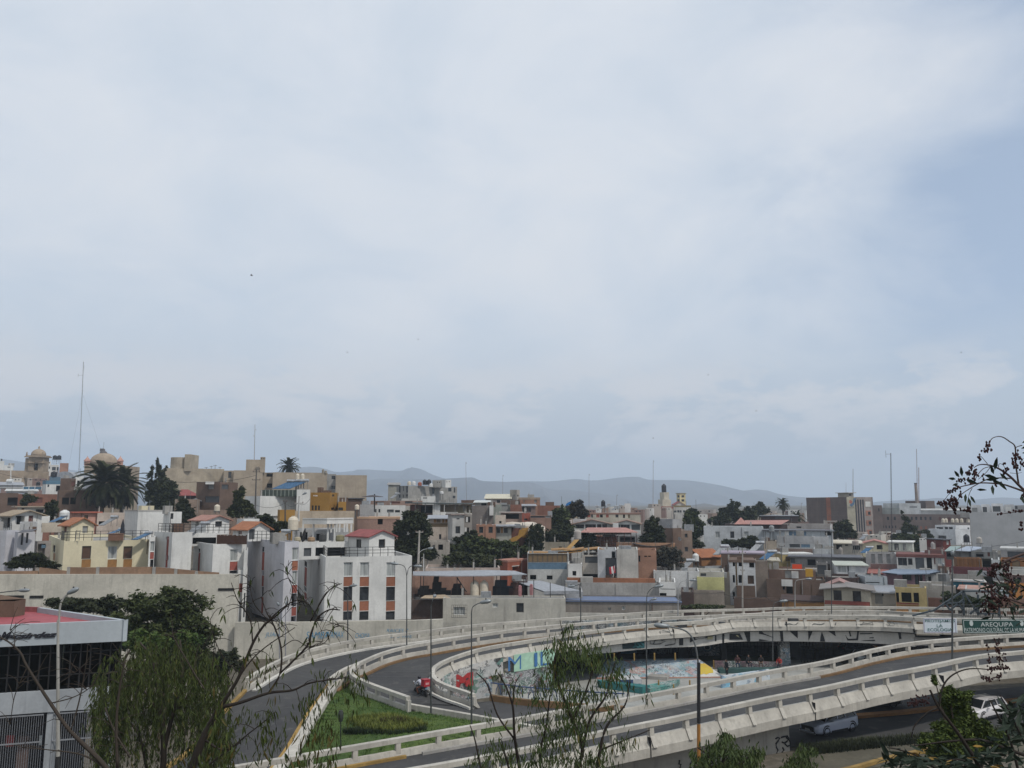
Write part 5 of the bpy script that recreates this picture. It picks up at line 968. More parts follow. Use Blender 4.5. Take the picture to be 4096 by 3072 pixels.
# - centre of the town
bld('brown brick shed right of the orange house',165,1365,1367,1452,1995,BRNB,yaw=0,roof='slab',rm=METD);bld('grey rendered house in front of the brick shed',155,1438,1440,1500,2018,GRY,yaw=0);bld('long low white house with small windows',170,1494,1496,1622,2021,WHITE,[(1501,2036,1506,2050),(1514,2036,1521,2050),(1548,2038,1575,2050,'m'),(1580,2040,1600,2050,'w')],yaw=0)
bld('terrace strip with laundry above the long white house',180,1480,1482,1690,2003,K((.30,.20,.16),.5),[(1502,2006,1536,2014,'o'),(1560,2006,1600,2014,'x'),(1620,2005,1650,2014,'m')],yaw=0,yb=2024,cat='roof room')
bld('brick house with one dark window below the orange coping',140,1428,1430,1600,2068,K((.30,.19,.15),.5),[(1511,2075,1531,2098,'o')],yaw=0,trim=(K((.5,.33,.22),.4),.3));tank('small cream tank above the brick house corner',1428,2038,20,142,TANKC,18,1.5)
pa=thing('parasol','wide dark flat parasol on a tall black post','parasol',P(1498,2048,150));b_=P(1498,2048,150);tp_=P(1498,1976,150);m=MB();m.tube([b_,tp_],.12,6);m.build('post',BLK,pa);c_=P(1490,1988,150);m=MB();m.lathe(c_,[(2.0,0),(1.9,.08),(.3,.32),(.05,.38)],8);m.build('canopy',plainm((.06,.05,.05),.8),pa)
bld('dark red-brown house with the long black canopy',168,1638,1640,1762,2018,BRNB,[(1684,2020,1732,2052,'o'),(1642,2020,1668,2055,'x')],yaw=0,yb=2070);bld('white wall at the end of the black canopy',166,1729,1731,1761,2018,WHITE,yb=2060,cat='house');bld('beige terrace wall under the canopy',169,1758,1760,1832,2018,BEIGE,[(1778,2022,1792,2026,'o')],yaw=0,yb=2048);bld('yellow and white striped terrace wall at the canopy end',168.5,1830,1832,1889,2020,K((.46,.40,.27),.5),[(1852,2022,1862,2048,'g'),(1868,2022,1874,2048,'u')],yaw=0,yb=2052)
cp_=thing('canopy','long thin black roof canopy on posts over the brown house','canopy',P(1765,2050,166));m=MB();a_,b_=P(1645,2012,165.5),P(1892,2016,165.5);m.box(a_-Vector((0,0,.12)),b_-a_,(0,4,.1),(0,0,.2));m.build('roof',plainm((.05,.06,.055),.6),cp_)
for xx in(1660,1700,1735,1776,1820,1852,1885):a_=P(xx,2048,165.6);m=MB();m.box(a_,(.1,0,0),(0,.1,0),(0,0,P(xx,2013,165.6).z-a_.z));m.build('post',STEEL if xx!=1776 else WFRAME,cp_)
gl='grey apartment block with roof tanks left of the hills'
bld(gl,250,1586,1633,1829,1943,GREYB,[(1595,1944,1602,1971),(1611,1943,1615,1965),(1624,1944,1631,1970),(1595,1978,1602,1991),(1611,1978,1615,1990),(1624,1977,1631,1986),(1728,1948,1738,1975),(1793,1950,1806,1966),(1815,1950,1821,1970),(1811,1983,1822,1993),(1671,1945,1676,1950)],yaw=40,cat='apartment block',trim=None)
bld('sloped grey wing at the left of the grey apartment block',258,1552,1553,1600,1938,K((.34,.33,.29),.4),yaw=0,cat='wing',name='apartment_wing',roof='shed',yr=1930)
for lab,xx,yb_,h_,mt,w_ in(('cream tank on the grey apartment roof',1637,1938,16,TANKC,15),('white tank next to the cream one on the grey roof',1655,1938,16,TANKW,16),('red-brown tank on the grey apartment roof',1679,1940,15,plainm((.30,.09,.05),.6),16),('left black tank of the pair on the grey roof',1699,1936,21,TANKB,17),('right black tank of the pair on the grey roof',1716,1936,21,TANKB,17),('white tank right of the black pair',1722,1945,15,TANKW,18)):tank(lab,xx,yb_+3,h_,253,mt,w_)
bld('white roof cube with two round holes',254,1764,1782,1805,1919,WHITE,[(1786,1925,1789,1929,'o'),(1796,1925,1799,1929,'o')],yb=1950,cat='roof room',yaw=40);bld('grey roof room with a row of small openings',255,1728,1730,1766,1921,GREYB,[(1748,1927,1752,1931,'o'),(1756,1927,1760,1931,'o')],yb=1950,cat='roof room')
bld('white boxy house below the grey apartment block',200,1682,1684,1742,1985,WHITE,[(1692,1990,1708,1994,'m')],yaw=0);bld('long white parapet left of the boxy white house',205,1604,1606,1742,1994,K((.5,.48,.44),.4),yaw=0);tank('pale tank on a slanted stand before the grey block',1767,1975,10,215,TANKW,14,2.0);solar('grey solar panel on the pale roof left of the grey block',1575,1996,34,24,205,PANEL_G)
bld('beige house with brown balcony band and yellow top storey',140,1712,1714,1793,2072,K((.46,.39,.33),.5),[(1735,2074,1746,2091,'a'),(1747,2075,1762,2091,'u'),(1769,2074,1778,2091,'a'),(1781,2074,1789,2091,'a'),(1756,2137,1765,2157,'w'),(1714,2093,1790,2108,'u')],yaw=0,roof='shed',rm=METG,yr=2060,ov=.6,small=True)
bld('tall narrow grey house with one barred window',135,1792,1810,1857,2060,K((.42,.41,.39),.4),[(1822,2105,1841,2134,'w'),(1826,2072,1838,2078,'g')],yaw=18,roof='slab',rm=K((.25,.2,.18),.4));bld('open balcony stack with white laundry beside the grey house',136.5,1856,1857,1888,2058,K((.30,.27,.24),.5),[(1860,2066,1880,2090,'o'),(1858,2110,1866,2138,'l'),(1868,2110,1876,2138,'o'),(1863,2068,1872,2088,'l')],yaw=0)
bld('rubble wall house below the tall narrow house',128,1690,1692,1800,2168,K((.34,.31,.27),.6),[(1753,2178,1772,2200,'o'),(1730,2180,1740,2200,'g')],yaw=0)
bld('rough dark grey block house in the centre',165,1885,1888,1975,2022,K((.20,.175,.16),.5,.9,.35),yaw=0);bld('white sliver wall beside the rough grey house',164,1957,1958,1974,2022,WHITE,yb=2062);bld('roof hut with a pale sheet on the rough grey house',168,1899,1900,1962,2008,GREYB,[(1925,2012,1945,2022,'o')],yb=2026,roof='shed',rm=plainm((.5,.52,.5),.5),yr=2001,cat='roof hut')
bld('brown brick terrace left of the roof hut',185,1862,1864,1905,2000,BRNB,yb=2020,cat='roof room')
bld('beige house with a cream sheet roof and stair tower',200,1940,1942,2042,1993,K((.42,.36,.32),.4),[(1987,2000,2001,2012)],yaw=0,roof='shed',rm=plainm((.52,.48,.36),.5),yr=1976,dep=10);bld('square stair tower above the cream sheet roof',203,2040,2067,2079,1959,K((.34,.32,.29),.4),[(2052,1979,2061,1985,'g'),(2069,1979,2074,1986)],yb=2000,yaw=55,cat='roof tower');bld('flat brick storey with concrete frame right of the stair tower',198,2076,2078,2160,1990,BRICKL,[(2137,2000,2147,2012,'g'),(2094,2000,2098,2012,'g')],yaw=0,trim=(K((.36,.27,.2),.4),.5))
bld('dark roof terrace below the stair tower',192,2003,2005,2080,2000,BRNB,[(2060,2003,2078,2018,'o')],yb=2022,yaw=0,cat='roof room')
bld('grey-green house front with white frame',180,1972,1974,2042,2018,K((.30,.32,.28),.4),[(2006,2019,2036,2046,'g')],yaw=0);bld('striped brick wall house next to the grey-green front',178,2039,2041,2086,2018,BRICK,yaw=0)
bld('open shed with hanging white cloths',186,2085,2087,2142,2022,K((.25,.19,.17),.5),[(2090,2024,2110,2048,'o'),(2100,2030,2106,2046,'l'),(2112,2030,2124,2048,'m')],yaw=0,roof='shed',rm=METG,yr=2016)
bld('slab-roofed house with laundry under its porch',158,2000,2003,2086,2052,K((.33,.24,.2),.5),[(2020,2056,2076,2076,'o')],yaw=0,roof='slab',rm=K((.42,.36,.33),.4));bld('red painted house block in the centre',157,2086,2088,2121,2053,K((.30,.09,.06),.3),[(2096,2074,2110,2082,'o')],yaw=0)
bld('long brown brick house with a teal awning',170,2148,2150,2240,2022,BRICK,yaw=0);bld('brick lean-to with the dark teal awning',156,2119,2121,2205,2062,K((.27,.17,.13),.5),[(2123,2064,2178,2071,'m'),(2182,2061,2203,2072,'g')],yaw=0)
bld('patched beige gable wall in the centre',146,1978,1981,2023,2062,K((.48,.41,.34),.6),[(1997,2084,2006,2094,'o')],yaw=0)
vh=thing('vaulted_house','cream house with a wavy vaulted roof','house',P(2100,2130,145));m=MB();prof=[(2022,2090),(2050,2087),(2080,2090),(2110,2087),(2135,2088),(2155,2096),(2180,2106)];a_=[P(x_,y_,150)for x_,y_ in prof];b_=[P(x_,y_+20-(i*1.5),143)for i,(x_,y_)in enumerate(prof)]
for i in range(6):m.quad(b_[i],b_[i+1],a_[i+1],a_[i]);m.quad(b_[i],b_[i+1],(b_[i+1].x,b_[i+1].y,1),(b_[i].x,b_[i].y,1));m.quad(a_[i+1],a_[i],(a_[i].x,a_[i].y,1),(a_[i+1].x,a_[i+1].y,1))
m.build('shell',K((.54,.48,.40),.5),vh)
bld('pinkish brick house with two dark windows',138,1902,1905,1983,2100,BRICKL,[(1916,2107,1933,2132,'w'),(1954,2107,1971,2132,'w')],yaw=0);bld('grey porch house with green windows and a sheet awning',139,1982,1985,2045,2106,K((.36,.36,.32),.5),[(1987,2112,2000,2132),(2003,2108,2012,2132,'a'),(2015,2112,2031,2132)],yaw=0,roof='slab',rm=METG,ov=.8)
st_=thing('outside_staircase','bright orange-yellow outside staircase between the houses','staircase',P(2065,2165,138));m=MB();a_=[P(x_,y_,137)for x_,y_ in((2030,2168),(2062,2166),(2098,2138),(2104,2118),(2078,2120),(2072,2142),(2040,2156))];m.poly(a_);m.poly([(p.x,p.y+1.2,p.z)for p in a_[::-1]])
for i in range(7):p,q_=a_[i],a_[(i+1)%7];m.quad(q_,p,(p.x,p.y+1.2,p.z),(q_.x,q_.y+1.2,q_.z))
m.build('flight',OCH,st_);bld('dark red wall behind the orange staircase',140,2044,2046,2110,2112,K((.16,.07,.05),.4),yaw=0);bld('orange gable end beside the staircase',138.5,2085,2087,2112,2112,OCH,yaw=0,yb=2150)
bt=thing('blue_tarpaulin','bright blue tarpaulin bulging over a roof','tarpaulin',P(2285,2028,185));m=MB();prof=[(2262,2024),(2266,2014),(2278,2007),(2290,2004),(2298,2010),(2302,2028)];a_=[P(x_,y_,185)for x_,y_ in prof];b_=[p+Vector((.4,3.0,-.5))for p in a_]
for i in range(5):m.quad(a_[i],a_[i+1],b_[i+1],b_[i])
m.poly([*a_,P(2280,2019,185)]);m.build('sheet',plainm((.02,.16,.42),.5),bt);bld('pale house under the blue tarpaulin',186,2255,2258,2310,2022,BEIGE,yaw=0)
bld('long pale house with three red doors',205,2342,2344,2562,2052,K((.48,.44,.36),.4),[(2348,2054,2362,2070,'r'),(2364,2054,2372,2070,'m'),(2385,2054,2398,2070,'r'),(2400,2054,2411,2070,'o'),(2424,2054,2435,2070,'r'),(2462,2054,2474,2070),(2492,2050,2500,2072,'o'),(2512,2054,2520,2072,'u')],yaw=0,trim=(K((.28,.17,.13),.4),.35))
bld('white roof blocks on the long pale house',212,2496,2498,2522,2014,WHITE,yb=2050,cat='roof room');tank('black tank on legs above the red doors',2413,2025,24,210,TANKB,17,1.6)
for i in range(5):solar('silver solar heater in the row above the red doors',2380+i*24+(i%2)*6,2042-(i%3)*4,26,18,213+i,PANEL_G,group='solar heaters above the red doors')
W2='white hall with low wavy gables and tall dark windows'
bld(W2,175,2283,2285,2452,2096,K((.55,.56,.54),.3),[(2302,2098,2336,2114),(2341,2097,2384,2114),(2388,2097,2406,2114),(2409,2097,2428,2114)],yaw=2,roof='gable',rm=tilem((.26,.17,.13)),yr=2078,dep=14,ov=.5);bld('right wing of the wavy gabled white hall',173,2450,2452,2562,2094,K((.55,.56,.54),.3),[(2482,2098,2519,2120),(2526,2098,2560,2120,'m'),(2474,2098,2480,2118)],yaw=0,roof='gable',rm=tilem((.26,.17,.13)),yr=2080,dep=12,ov=.4);bld('plain white porch block between the wavy gables',170,2450,2451,2474,2093,WHITE,yb=2118,cat='porch',dep=2);bld('grey parapet at the left of the white hall',178,2288,2291,2345,2076,LGREY,yb=2100,cat='wing',name='hall_wing');bld('narrow white pillar house left of the hall',176,2259,2268,2288,2080,K((.5,.46,.44),.4),yaw=30)
bld('open pavilion with a pink roof and dark gable',150,2380,2382,2466,2146,BRICK,[(2390,2170,2400,2190,'x')],yaw=0,yb=2230)
pv_=thing('pavilion_roof','long pink pavilion roof on dark posts','pavilion',P(2430,2200,148));m=MB();e0,e1,r0_,r1_=P(2318,2130,145),P(2462,2130,145),P(2350,2110,150),P(2503,2110,150);e2=P(2556,2130,150);e3=P(2420,2128,155)
m.quad(e0,e1,r1_,r0_);m.quad(r0_,r1_,e2,e3);m.poly((e1,e2,r1_));m.quad(*[p-Vector((0,0,.15))for p in(e3,e2,e1,e0)]);m.build('roof',SALM,pv_);m=MB();m.poly([p+Vector((0,-.06,-.02))for p in(e1+(e2-e1)*.06,e2+(e1-e2)*.06,r1_-Vector((0,0,.3)))]);m.build('gable',DKBR,pv_)
for xx in(2400,2417,2448,2467,2497,2524,2545,2570):a_=P(xx,2200,145.5);m=MB();m.box(a_,(.12,0,0),(0,.12,0),(0,0,P(xx,2131,145.5).z-a_.z));m.build('post',plainm((.07,.035,.035),.7),pv_)
m=MB();a_,b_=P(2372,2140,149),P(2524,2138,149);m.box(a_,b_-a_,(0,.2,0),(0,0,.4));m.build('white_beam',WHITE,pv_)
bld('dark recess house under the pink pavilion',153,2464,2466,2580,2142,K((.3,.3,.3),.4),[(2480,2146,2540,2168,'o'),(2468,2146,2476,2168,'l')],yaw=0);tank('large cream tank left of the pink pavilion',2311,2155,36,143,K((.46,.42,.38),.4),28,.6)
bld('orange-tan terrace wall with dark posts',140,2464,2466,2700,2172,K((.40,.23,.14),.4),yaw=0,yb=2215,cat='terrace wall',dep=2);rail_on('dark post fence above the orange-tan wall',[P(2380,2198,139.5),P(2560,2200,139.5)],1.5,n=9)
sh=thing('shade_sail','black shade sail sagging over the terrace','shade sail',P(2600,2185,139));m=MB();n=8;a_=[P(lerp(2528,2690,i/n),2172+14*sin(pi*i/n)**.8*(1 if i else 0),138)for i in range(n+1)];b_=[P(lerp(2545,2680,i/n),2172+6*sin(pi*i/n),142)for i in range(n+1)]
for i in range(n):m.quad(a_[i],a_[i+1],b_[i+1],b_[i])
m.build('sail',plainm((.015,.017,.02),.8),sh)
for p in(a_[0],a_[-1]):m=MB();m.tube([p-Vector((0,0,2.2)),p+Vector((0,0,.2))],.05,5);m.build('post',STEEL,sh)
sl=thing('yellow_slide','sloping yellow ramp roof between the canopies','stair roof',P(2275,2205,135));m=MB();a_,b_=P(2254,2205,134),P(2299,2159,136);m.box(a_,b_-a_,(.75,.2,0),(0,.8,0));m.build('sheet',plainm((.31,.18,.05),.7),sl)
cn=thing('orange_canopy','wavy orange canopy roofs above the blue band','canopy',P(2200,2212,128));m=MB()
for prof in([(2110,2211),(2150,2210),(2200,2212),(2260,2211),(2330,2203)],[(2205,2199),(2250,2196),(2290,2200),(2335,2193)],[(2325,2200),(2370,2194),(2395,2192),(2420,2199)]):
 a_=[P(x_,y_,127)for x_,y_ in prof];b_=[P(x_,y_-6,131)for x_,y_ in prof]
 for i in range(len(prof)-1):m.quad(a_[i],a_[i+1],b_[i+1],b_[i]);m.quad(a_[i]-Vector((0,0,.15)),a_[i+1]-Vector((0,0,.15)),a_[i+1],a_[i])
m.build('sheets',plainm((.30,.16,.05),.7,0,.25),cn)
for xx in(2118,2185,2262,2325):a_=P(xx,2250,127.2);m=MB();m.box(a_,(.08,0,0),(0,.08,0),(0,0,P(xx,2211,127.2).z-a_.z));m.build('post',STEEL,cn)
bld('rough beige wall house with one dark door left of the canopy',150,2163,2165,2275,2168,K((.38,.34,.27),.6),[(2172,2185,2178,2205,'o'),(2236,2186,2248,2193,'o')],yaw=0)
bd_='white house with a wide blue balcony band'
bld(bd_,125,2107,2110,2275,2213,K((.46,.46,.44),.5),[(2112,2215,2270,2249,'u'),(2108,2250,2268,2277,'b'),(2120,2300,2145,2319,'o'),(2187,2302,2210,2319,'o')],yaw=0);bld('small white cube house with one dark window',122,2270,2272,2328,2255,WHITE,[(2290,2284,2305,2303,'o')],yaw=0);bld('beige balcony house right of the white cube',124,2326,2330,2392,2220,K((.46,.42,.37),.5),[(2340,2226,2392,2252,'m'),(2330,2296,2400,2310,'o')],yaw=0)
bld('red-orange house with a small square window',126,1970,2030,2110,2242,K((.32,.10,.06),.3),[(2050,2264,2073,2282,'o'),(2047,2262,2076,2265,'l')],yaw=55,trim=(K((.4,.2,.15),.3),.25))
bld('pale grey house with a tall dark door by the flag',121,2385,2390,2466,2198,K((.48,.49,.50),.35),[(2447,2205,2461,2232,'o'),(2422,2232,2466,2305,'m')],yaw=0);bld('big stained concrete block right of the flag',119,2464,2467,2551,2197,K((.48,.46,.42),.6,.9,.25),yaw=0)
fg=thing('flag','red white red flag on a white pole','flag',P(2455,2308,117));a_,b_=P(2452,2310,117),P(2459,2262,117);m=MB();m.tube([a_,b_],.035,5);m.build('pole',WFRAME,fg)
for i,c_ in enumerate(((.38,.02,.03),(.62,.6,.58),(.38,.02,.03))):
 m=MB();u=Vector((-.27,-.05,-.06));p=b_-Vector((0,0,.05))+u*i
 m.quad(p,p+u,p+u+Vector((.1,.05,-.95)),p+Vector((.1,-.05,-.95)));m.build('stripe',plainm(c_,.7),fg)
bld('brick house with two slit windows right of the concrete block',128,2549,2552,2625,2200,BRICKL,[(2553,2222,2561,2248,'o'),(2577,2223,2588,2228,'o'),(2593,2223,2603,2228,'o')],yaw=0)
bld('grey-topped brick house behind the cypress',155,2636,2690,2726,2077,K((.34,.34,.34),.3),yaw=50,yb=2115);bld('brown brick storey below the grey top',154.6,2640,2691,2726,2113,BRNB,yaw=50);bld('narrow tan tower house with two small windows',145,2722,2725,2768,2122,K((.30,.22,.17),.5),[(2739,2135,2750,2150,'m'),(2739,2188,2752,2206,'m')],yaw=0);dish('satellite dish on the brick wall beside the tan tower',2717,2156,9,150)
bld('pale stepped water tower base on the skyline',330,2632,2650,2684,1998,K((.50,.46,.37),.3),yb=2030,cat='water tower',yaw=35);bld('upper block of the pale stepped water tower',332,2639,2655,2676,1969,K((.50,.46,.37),.3),yb=2000,cat='water tower',yaw=35);tank('black tank topping the stepped water tower',2656,1969,33,334,TANKB,19)
bld('pale house under the stepped water tower',322,2620,2622,2692,2026,K((.48,.42,.36),.4),[(2644,2040,2655,2055),(2665,2032,2671,2048),(2680,2032,2686,2048)],yaw=0,trim=(K((.3,.12,.1),.3),.8))
bld('slim yellow tower with paired arched windows',335,2706,2719,2742,1974,K((.58,.50,.30),.2),[(2709,1981,2718,1990),(2709,1997,2718,2006),(2726,1981,2737,1990),(2726,1997,2737,2006)],yaw=30,roof='slab',rm=K((.35,.3,.2),.3),ov=.3,cat='tower');bld('white house with a red roof below the yellow tower',325,2688,2700,2738,2018,K((.56,.53,.5),.3),[(2694,2019,2703,2024)],roof='gable',rm=TILER,yr=2006,yaw=10);bld('white block with a row of windows right of the red roof',322,2692,2695,2763,2022,K((.56,.54,.5),.3),[(2696,2042,2706,2050),(2709,2041,2718,2050),(2720,2041,2726,2050),(2732,2041,2740,2050),(2744,2041,2752,2050)],yaw=0,trim=(K((.25,.2,.1),.3),.6))
bld('white sheet-roofed building behind the white house',240,2798,2800,2860,2088,K((.6,.6,.58),.2),yaw=0);bld('large white house with three windows and a white downpipe',168,2812,2814,3053,2106,K((.50,.52,.53),.3),[(2861,2126,2880,2152,'c'),(2921,2126,2937,2152),(2975,2126,2995,2148,'c')],yaw=0);m=MB();a_=P(3018,2165,167.6);m.tube([a_,P(3018,2106,167.6)],.1,5);m.build('downpipe',WHITE,BL['large white house with three windows and a white downpipe'][0])
ph=thing('pink_hall_roof','long salmon roof with a pointed end turret','hall',P(3060,2110,195));m=MB();e0,e1,r0_,r1_=P(2985,2097,190),P(3125,2098,190),P(2978,2081,197),P(3158,2080,197)
m.quad(e0,e1,r1_,r0_);m.quad(r0_,r1_,r1_+Vector((0,7,-1.2)),r0_+Vector((0,7,-1.2)));t0_,tl,tr_=P(2964,2069,190),P(2936,2097,188),P(2990,2097,188);tb=P(2964,2095,194);m.poly((tl,tr_,t0_));m.poly((tr_,tb,t0_));m.poly((tb,tl,t0_));m.build('roof',SALM,ph);m=MB();m.bx(P(2940,2098,191).x,191,3,P(3150,2098,191).x,200,e0.z-.05);m.build('wall',DKBR,ph)
bld('wooden chalet with a bright orange tiled roof',147,2735,2805,2883,2226,K((.27,.13,.045),.3),yaw=40,yb=2265,roof='gableside',rm=tilem((.33,.13,.06)),yr=2196,cat='chalet',ov=.3);tank('dome-topped white tank on a frame before the chalet',2783,2244,30,140,TANKW,25,1.6)
for i,(xx,yy)in enumerate(((2745,2280),(2905,2275),(2882,2222),(3025,2208))):solar(('solar heater below the chalet tank','solar heater right of the chalet on the beige roof','silver heater behind the chalet roof','silver heater on the purple-topped roof')[i],xx,yy,66,40,138+i*4,PANEL_G)
bld('long white boundary house below the chalet',126,2610,2614,2797,2282,K((.58,.58,.57),.3),yaw=0);bld('grey stained concrete wall house left of the white one',117,2298,2302,2638,2330,K((.37,.36,.345),.7,.9,.3),yaw=3);bld('pale yellow house wall with a grey upper strip',124,2783,2788,2896,2308,K((.50,.48,.22),.2),yaw=0,yb=2365);bld('grey-beige attic strip with a small window above the yellow wall',125,2784,2789,2896,2286,K((.48,.46,.40),.3),[(2802,2293,2825,2305,'m')],yaw=0,yb=2312,cat='attic');bld('rubble stone wall below the yellow house',122,2726,2730,2897,2363,K((.28,.24,.2),.6,.95,.35),yaw=0,cat='stone wall',dep=2)
bld('small white two-storey block by the double lamp',113,2632,2636,2702,2328,WHITE,[(2636,2372,2666,2388,'o'),(2640,2355,2700,2358,'o')],yaw=0);bld('dark gap house right of the blue roof',118,2722,2724,2775,2368,DKBR,yaw=0)
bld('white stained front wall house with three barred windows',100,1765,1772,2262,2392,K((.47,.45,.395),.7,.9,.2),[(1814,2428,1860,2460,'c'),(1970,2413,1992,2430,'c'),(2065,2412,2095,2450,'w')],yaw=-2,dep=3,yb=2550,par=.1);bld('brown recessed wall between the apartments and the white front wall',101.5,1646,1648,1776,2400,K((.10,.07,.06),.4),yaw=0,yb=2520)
gr_=thing('window_grille','white projecting grille over the curtained window','window grille',P(1837,2465,99));m=MB();a_,b_=P(1806,2470,98.9),P(1868,2420,98.9)
for i in range(9):x_=lerp(a_.x,b_.x,i/8);m.beam((x_,98.9,a_.z),(x_,98.9,b_.z),.025,.025)
for i in range(4):z_=lerp(a_.z,b_.z,i/3);m.beam((a_.x,98.9,z_),(b_.x,98.9,z_),.03,.03)
m.build('bars',BLK,gr_)
bld('pinkish brick backdrop wall behind the cream tanks',109,1648,1650,1975,2300,K((.36,.22,.17),.5),yaw=0,yb=2420);bld('pale pink low wall above the grey canopy',114,1700,1702,2000,2272,K((.46,.38,.33),.5),yaw=0)
cg2=thing('metal_canopy','long grey sheet metal canopy over the cluttered terrace','canopy',P(1880,2390,104));m=MB();a_=[P(x_,y_,102.5)for x_,y_ in((1652,2300),(1800,2303),(1950,2302),(2108,2297))];b_=[P(x_,y_,108)for x_,y_ in((1652,2285),(1800,2283),(1950,2280),(2060,2283))]
for i in range(3):m.quad(a_[i],a_[i+1],b_[i+1],b_[i]);m.quad(*[p-Vector((0,0,.1))for p in(b_[i],b_[i+1],a_[i+1],a_[i])]);m.quad(a_[i]-Vector((0,0,.1)),a_[i+1]-Vector((0,0,.1)),a_[i+1],a_[i])
m.build('sheet',METG,cg2)
for xx in(1680,1692,1826,1892,1985,2000):a__=P(xx,2392,103);m=MB();m.box(a__,(.09,0,0),(0,.09,0),(0,0,P(xx,2303,103).z-a__.z));m.build('post',BLK,cg2)
m=MB();m.beam(P(1828,2310,103),P(1866,2368,103),.12,.12);m.build('brace',BLK,cg2)
for i,xx in enumerate((1899,1936)):tank('large cream tank under the canopy, %s one'%('left','right')[i],xx,2382,58,103.5,TANKC,35,0,'cream tanks under the canopy')
for i,(xx,yy,ww,hh_,c_,lab)in enumerate(((1745,2368,34,60,(.02,.02,.02),'black metal chair frame under the canopy'),(1700,2380,60,34,(.035,.03,.028),'heap of dark scrap at the left under the canopy'),(1770,2380,60,26,(.03,.03,.03),'pile of dark sacks beside the brace'),(1830,2384,50,46,(.025,.02,.02),'dark cupboard under the canopy'),(2010,2384,80,60,(.02,.024,.03),'dark blue covered furniture at the right under the canopy'),(2060,2384,50,50,(.06,.03,.025),'dark red chest under the canopy'))):
 a_=P(xx,yy,104.5);w_=ww/F*104;h_=hh_/F*104;t_=thing('stored_furniture',lab,'stored item',a_);m=MB();m.box(a_-Vector((w_/2,0,0)),(w_,.1,0),(0,.9,0),(.05,0,h_*.6));m.build('base',plainm(c_,.8),t_);m=MB();m.box(a_-Vector((w_*.4,-.1,-h_*.6)),(w_*.6,.05,0),(0,.5,0),(.1,0,h_*.4));m.build('top',plainm(tuple(x*1.6 for x in c_),.8),t_)
for i,xx in enumerate((2080,2125)):a_=P(xx,(2385,2380)[i],101.6);m=MB();m.lathe(a_,[(.2,0),(.24,.6),(.2,1.2),(.08,1.3)],7);m.build('hanging_cloth',plainm((.42,.20,.20),.8),label='pink cloth hanging on the terrace rail, %s one'%('wider','thinner')[i],cat='cloth')
cs=thing('beige_sheet','buckled beige roof sheet on the recessed brown wall','roof sheet',P(1740,2390,101));m=MB();m.quad(P(1682,2392,100.5),P(1805,2392,100.5),P(1780,2378,103),P(1700,2381,103));m.quad(P(1682,2394,100.5),P(1805,2394,100.5),P(1805,2392,100.5),P(1682,2392,100.5));m.build('sheet',K((.45,.36,.26),.4),cs)
gs=thing('grey_shed_roof','grey sheet roof on slim posts above the white front wall','shed',P(2200,2385,105));m=MB();q_=[P(2062,2325,110),P(2160,2322,110),P(2322,2362,103),P(2175,2365,103)];m.poly(q_);m.poly([p-Vector((0,0,.12))for p in q_[::-1]]);m.quad(q_[3]-Vector((0,0,.4)),q_[2]-Vector((0,0,.4)),q_[2],q_[3]);m.build('sheet',METG,gs)
for xx,yt_ in((2092,2315),(2134,2320),(2200,2330),(2259,2320),(2318,2340)):a_=P(xx,2390,101.2);m=MB();m.box(a_,(.08,0,0),(0,.08,0),(0,0,P(xx,yt_,101.2).z-a_.z));m.build('post',BLK,gs)
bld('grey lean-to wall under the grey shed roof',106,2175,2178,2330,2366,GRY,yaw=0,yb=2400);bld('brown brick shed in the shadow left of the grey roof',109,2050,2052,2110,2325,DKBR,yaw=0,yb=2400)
bl_=bld('long grey-brown wall house with a blue sheet roof',103,2259,2262,2722,2400,K((.24,.215,.19),.5,.9,.25),[(2432,2430,2444,2442,'g'),(2488,2425,2500,2440,'c')],yaw=2,roof='shed',rm=plainm((.11,.15,.25),.5,.1,.15,'blue_sheet'),yr=2384,dep=6,yb=2560,ov=.15)
m=MB();Fr=BL['long grey-brown wall house with a blue sheet roof'][1]
bld('white base wall below the grey-brown wall',102.2,2262,2263,2725,2452,K((.52,.50,.45),.5),yaw=2,yb=2560,cat='wall',name='base_wall',dep=.6)
bld('orange terracotta parapet below the flag',118,2265,2268,2620,2312,K((.30,.13,.07),.5),yaw=0,yb=2340,cat='parapet',dep=1)
pole('tall pale utility pole rising beside the dark tree',1672,2122,2282,112,.14,K((.40,.37,.33),.5),cross=((.96,1.0),),lean=6)
# - right side of the town
bld('three storey unfinished house with white bays and brown pillars',132,2914,2916,3020,2240,K((.50,.51,.52),.3),[(2931,2238,2940,2266,'o'),(2931,2300,2940,2331,'o'),(2931,2367,2940,2398,'o'),(2954,2238,2969,2266,'o'),(2954,2300,2969,2333,'o'),(2997,2240,3017,2271,'o'),(2991,2302,3016,2336,'d'),(2942,2236,2949,2340,'u')],yaw=2,trim=(BRNB,.35))
bld('brown brick base storey below the white bays',131,2943,2946,3020,2342,BRNB,yaw=2,name='brick_wing',cat='wing',dep=1);bld('brown pillar house wing beside the white bays',131.5,3017,3019,3070,2244,K((.21,.17,.14),.4),yaw=0);bld('dark stone edge wall left of the white bays',131.8,2893,2896,2917,2288,K((.2,.18,.15),.5),yaw=0)
bld('purple-topped roof terrace behind the white bays',140,2880,2884,3060,2210,BRNB,[(2925,2204,2950,2218,'g'),(2955,2206,2985,2216,'m')],yaw=0,roof='flat',trim=(K((.35,.3,.36),.3),.2))
bld('small cream block with a sloping top behind the brown pillar',136,3063,3066,3113,2240,CREAM,yaw=0,roof='shed',rm=K((.45,.42,.35),.3),yr=2228);solar('big bright blue solar panel above the cream block',3072,2240,74,36,134)
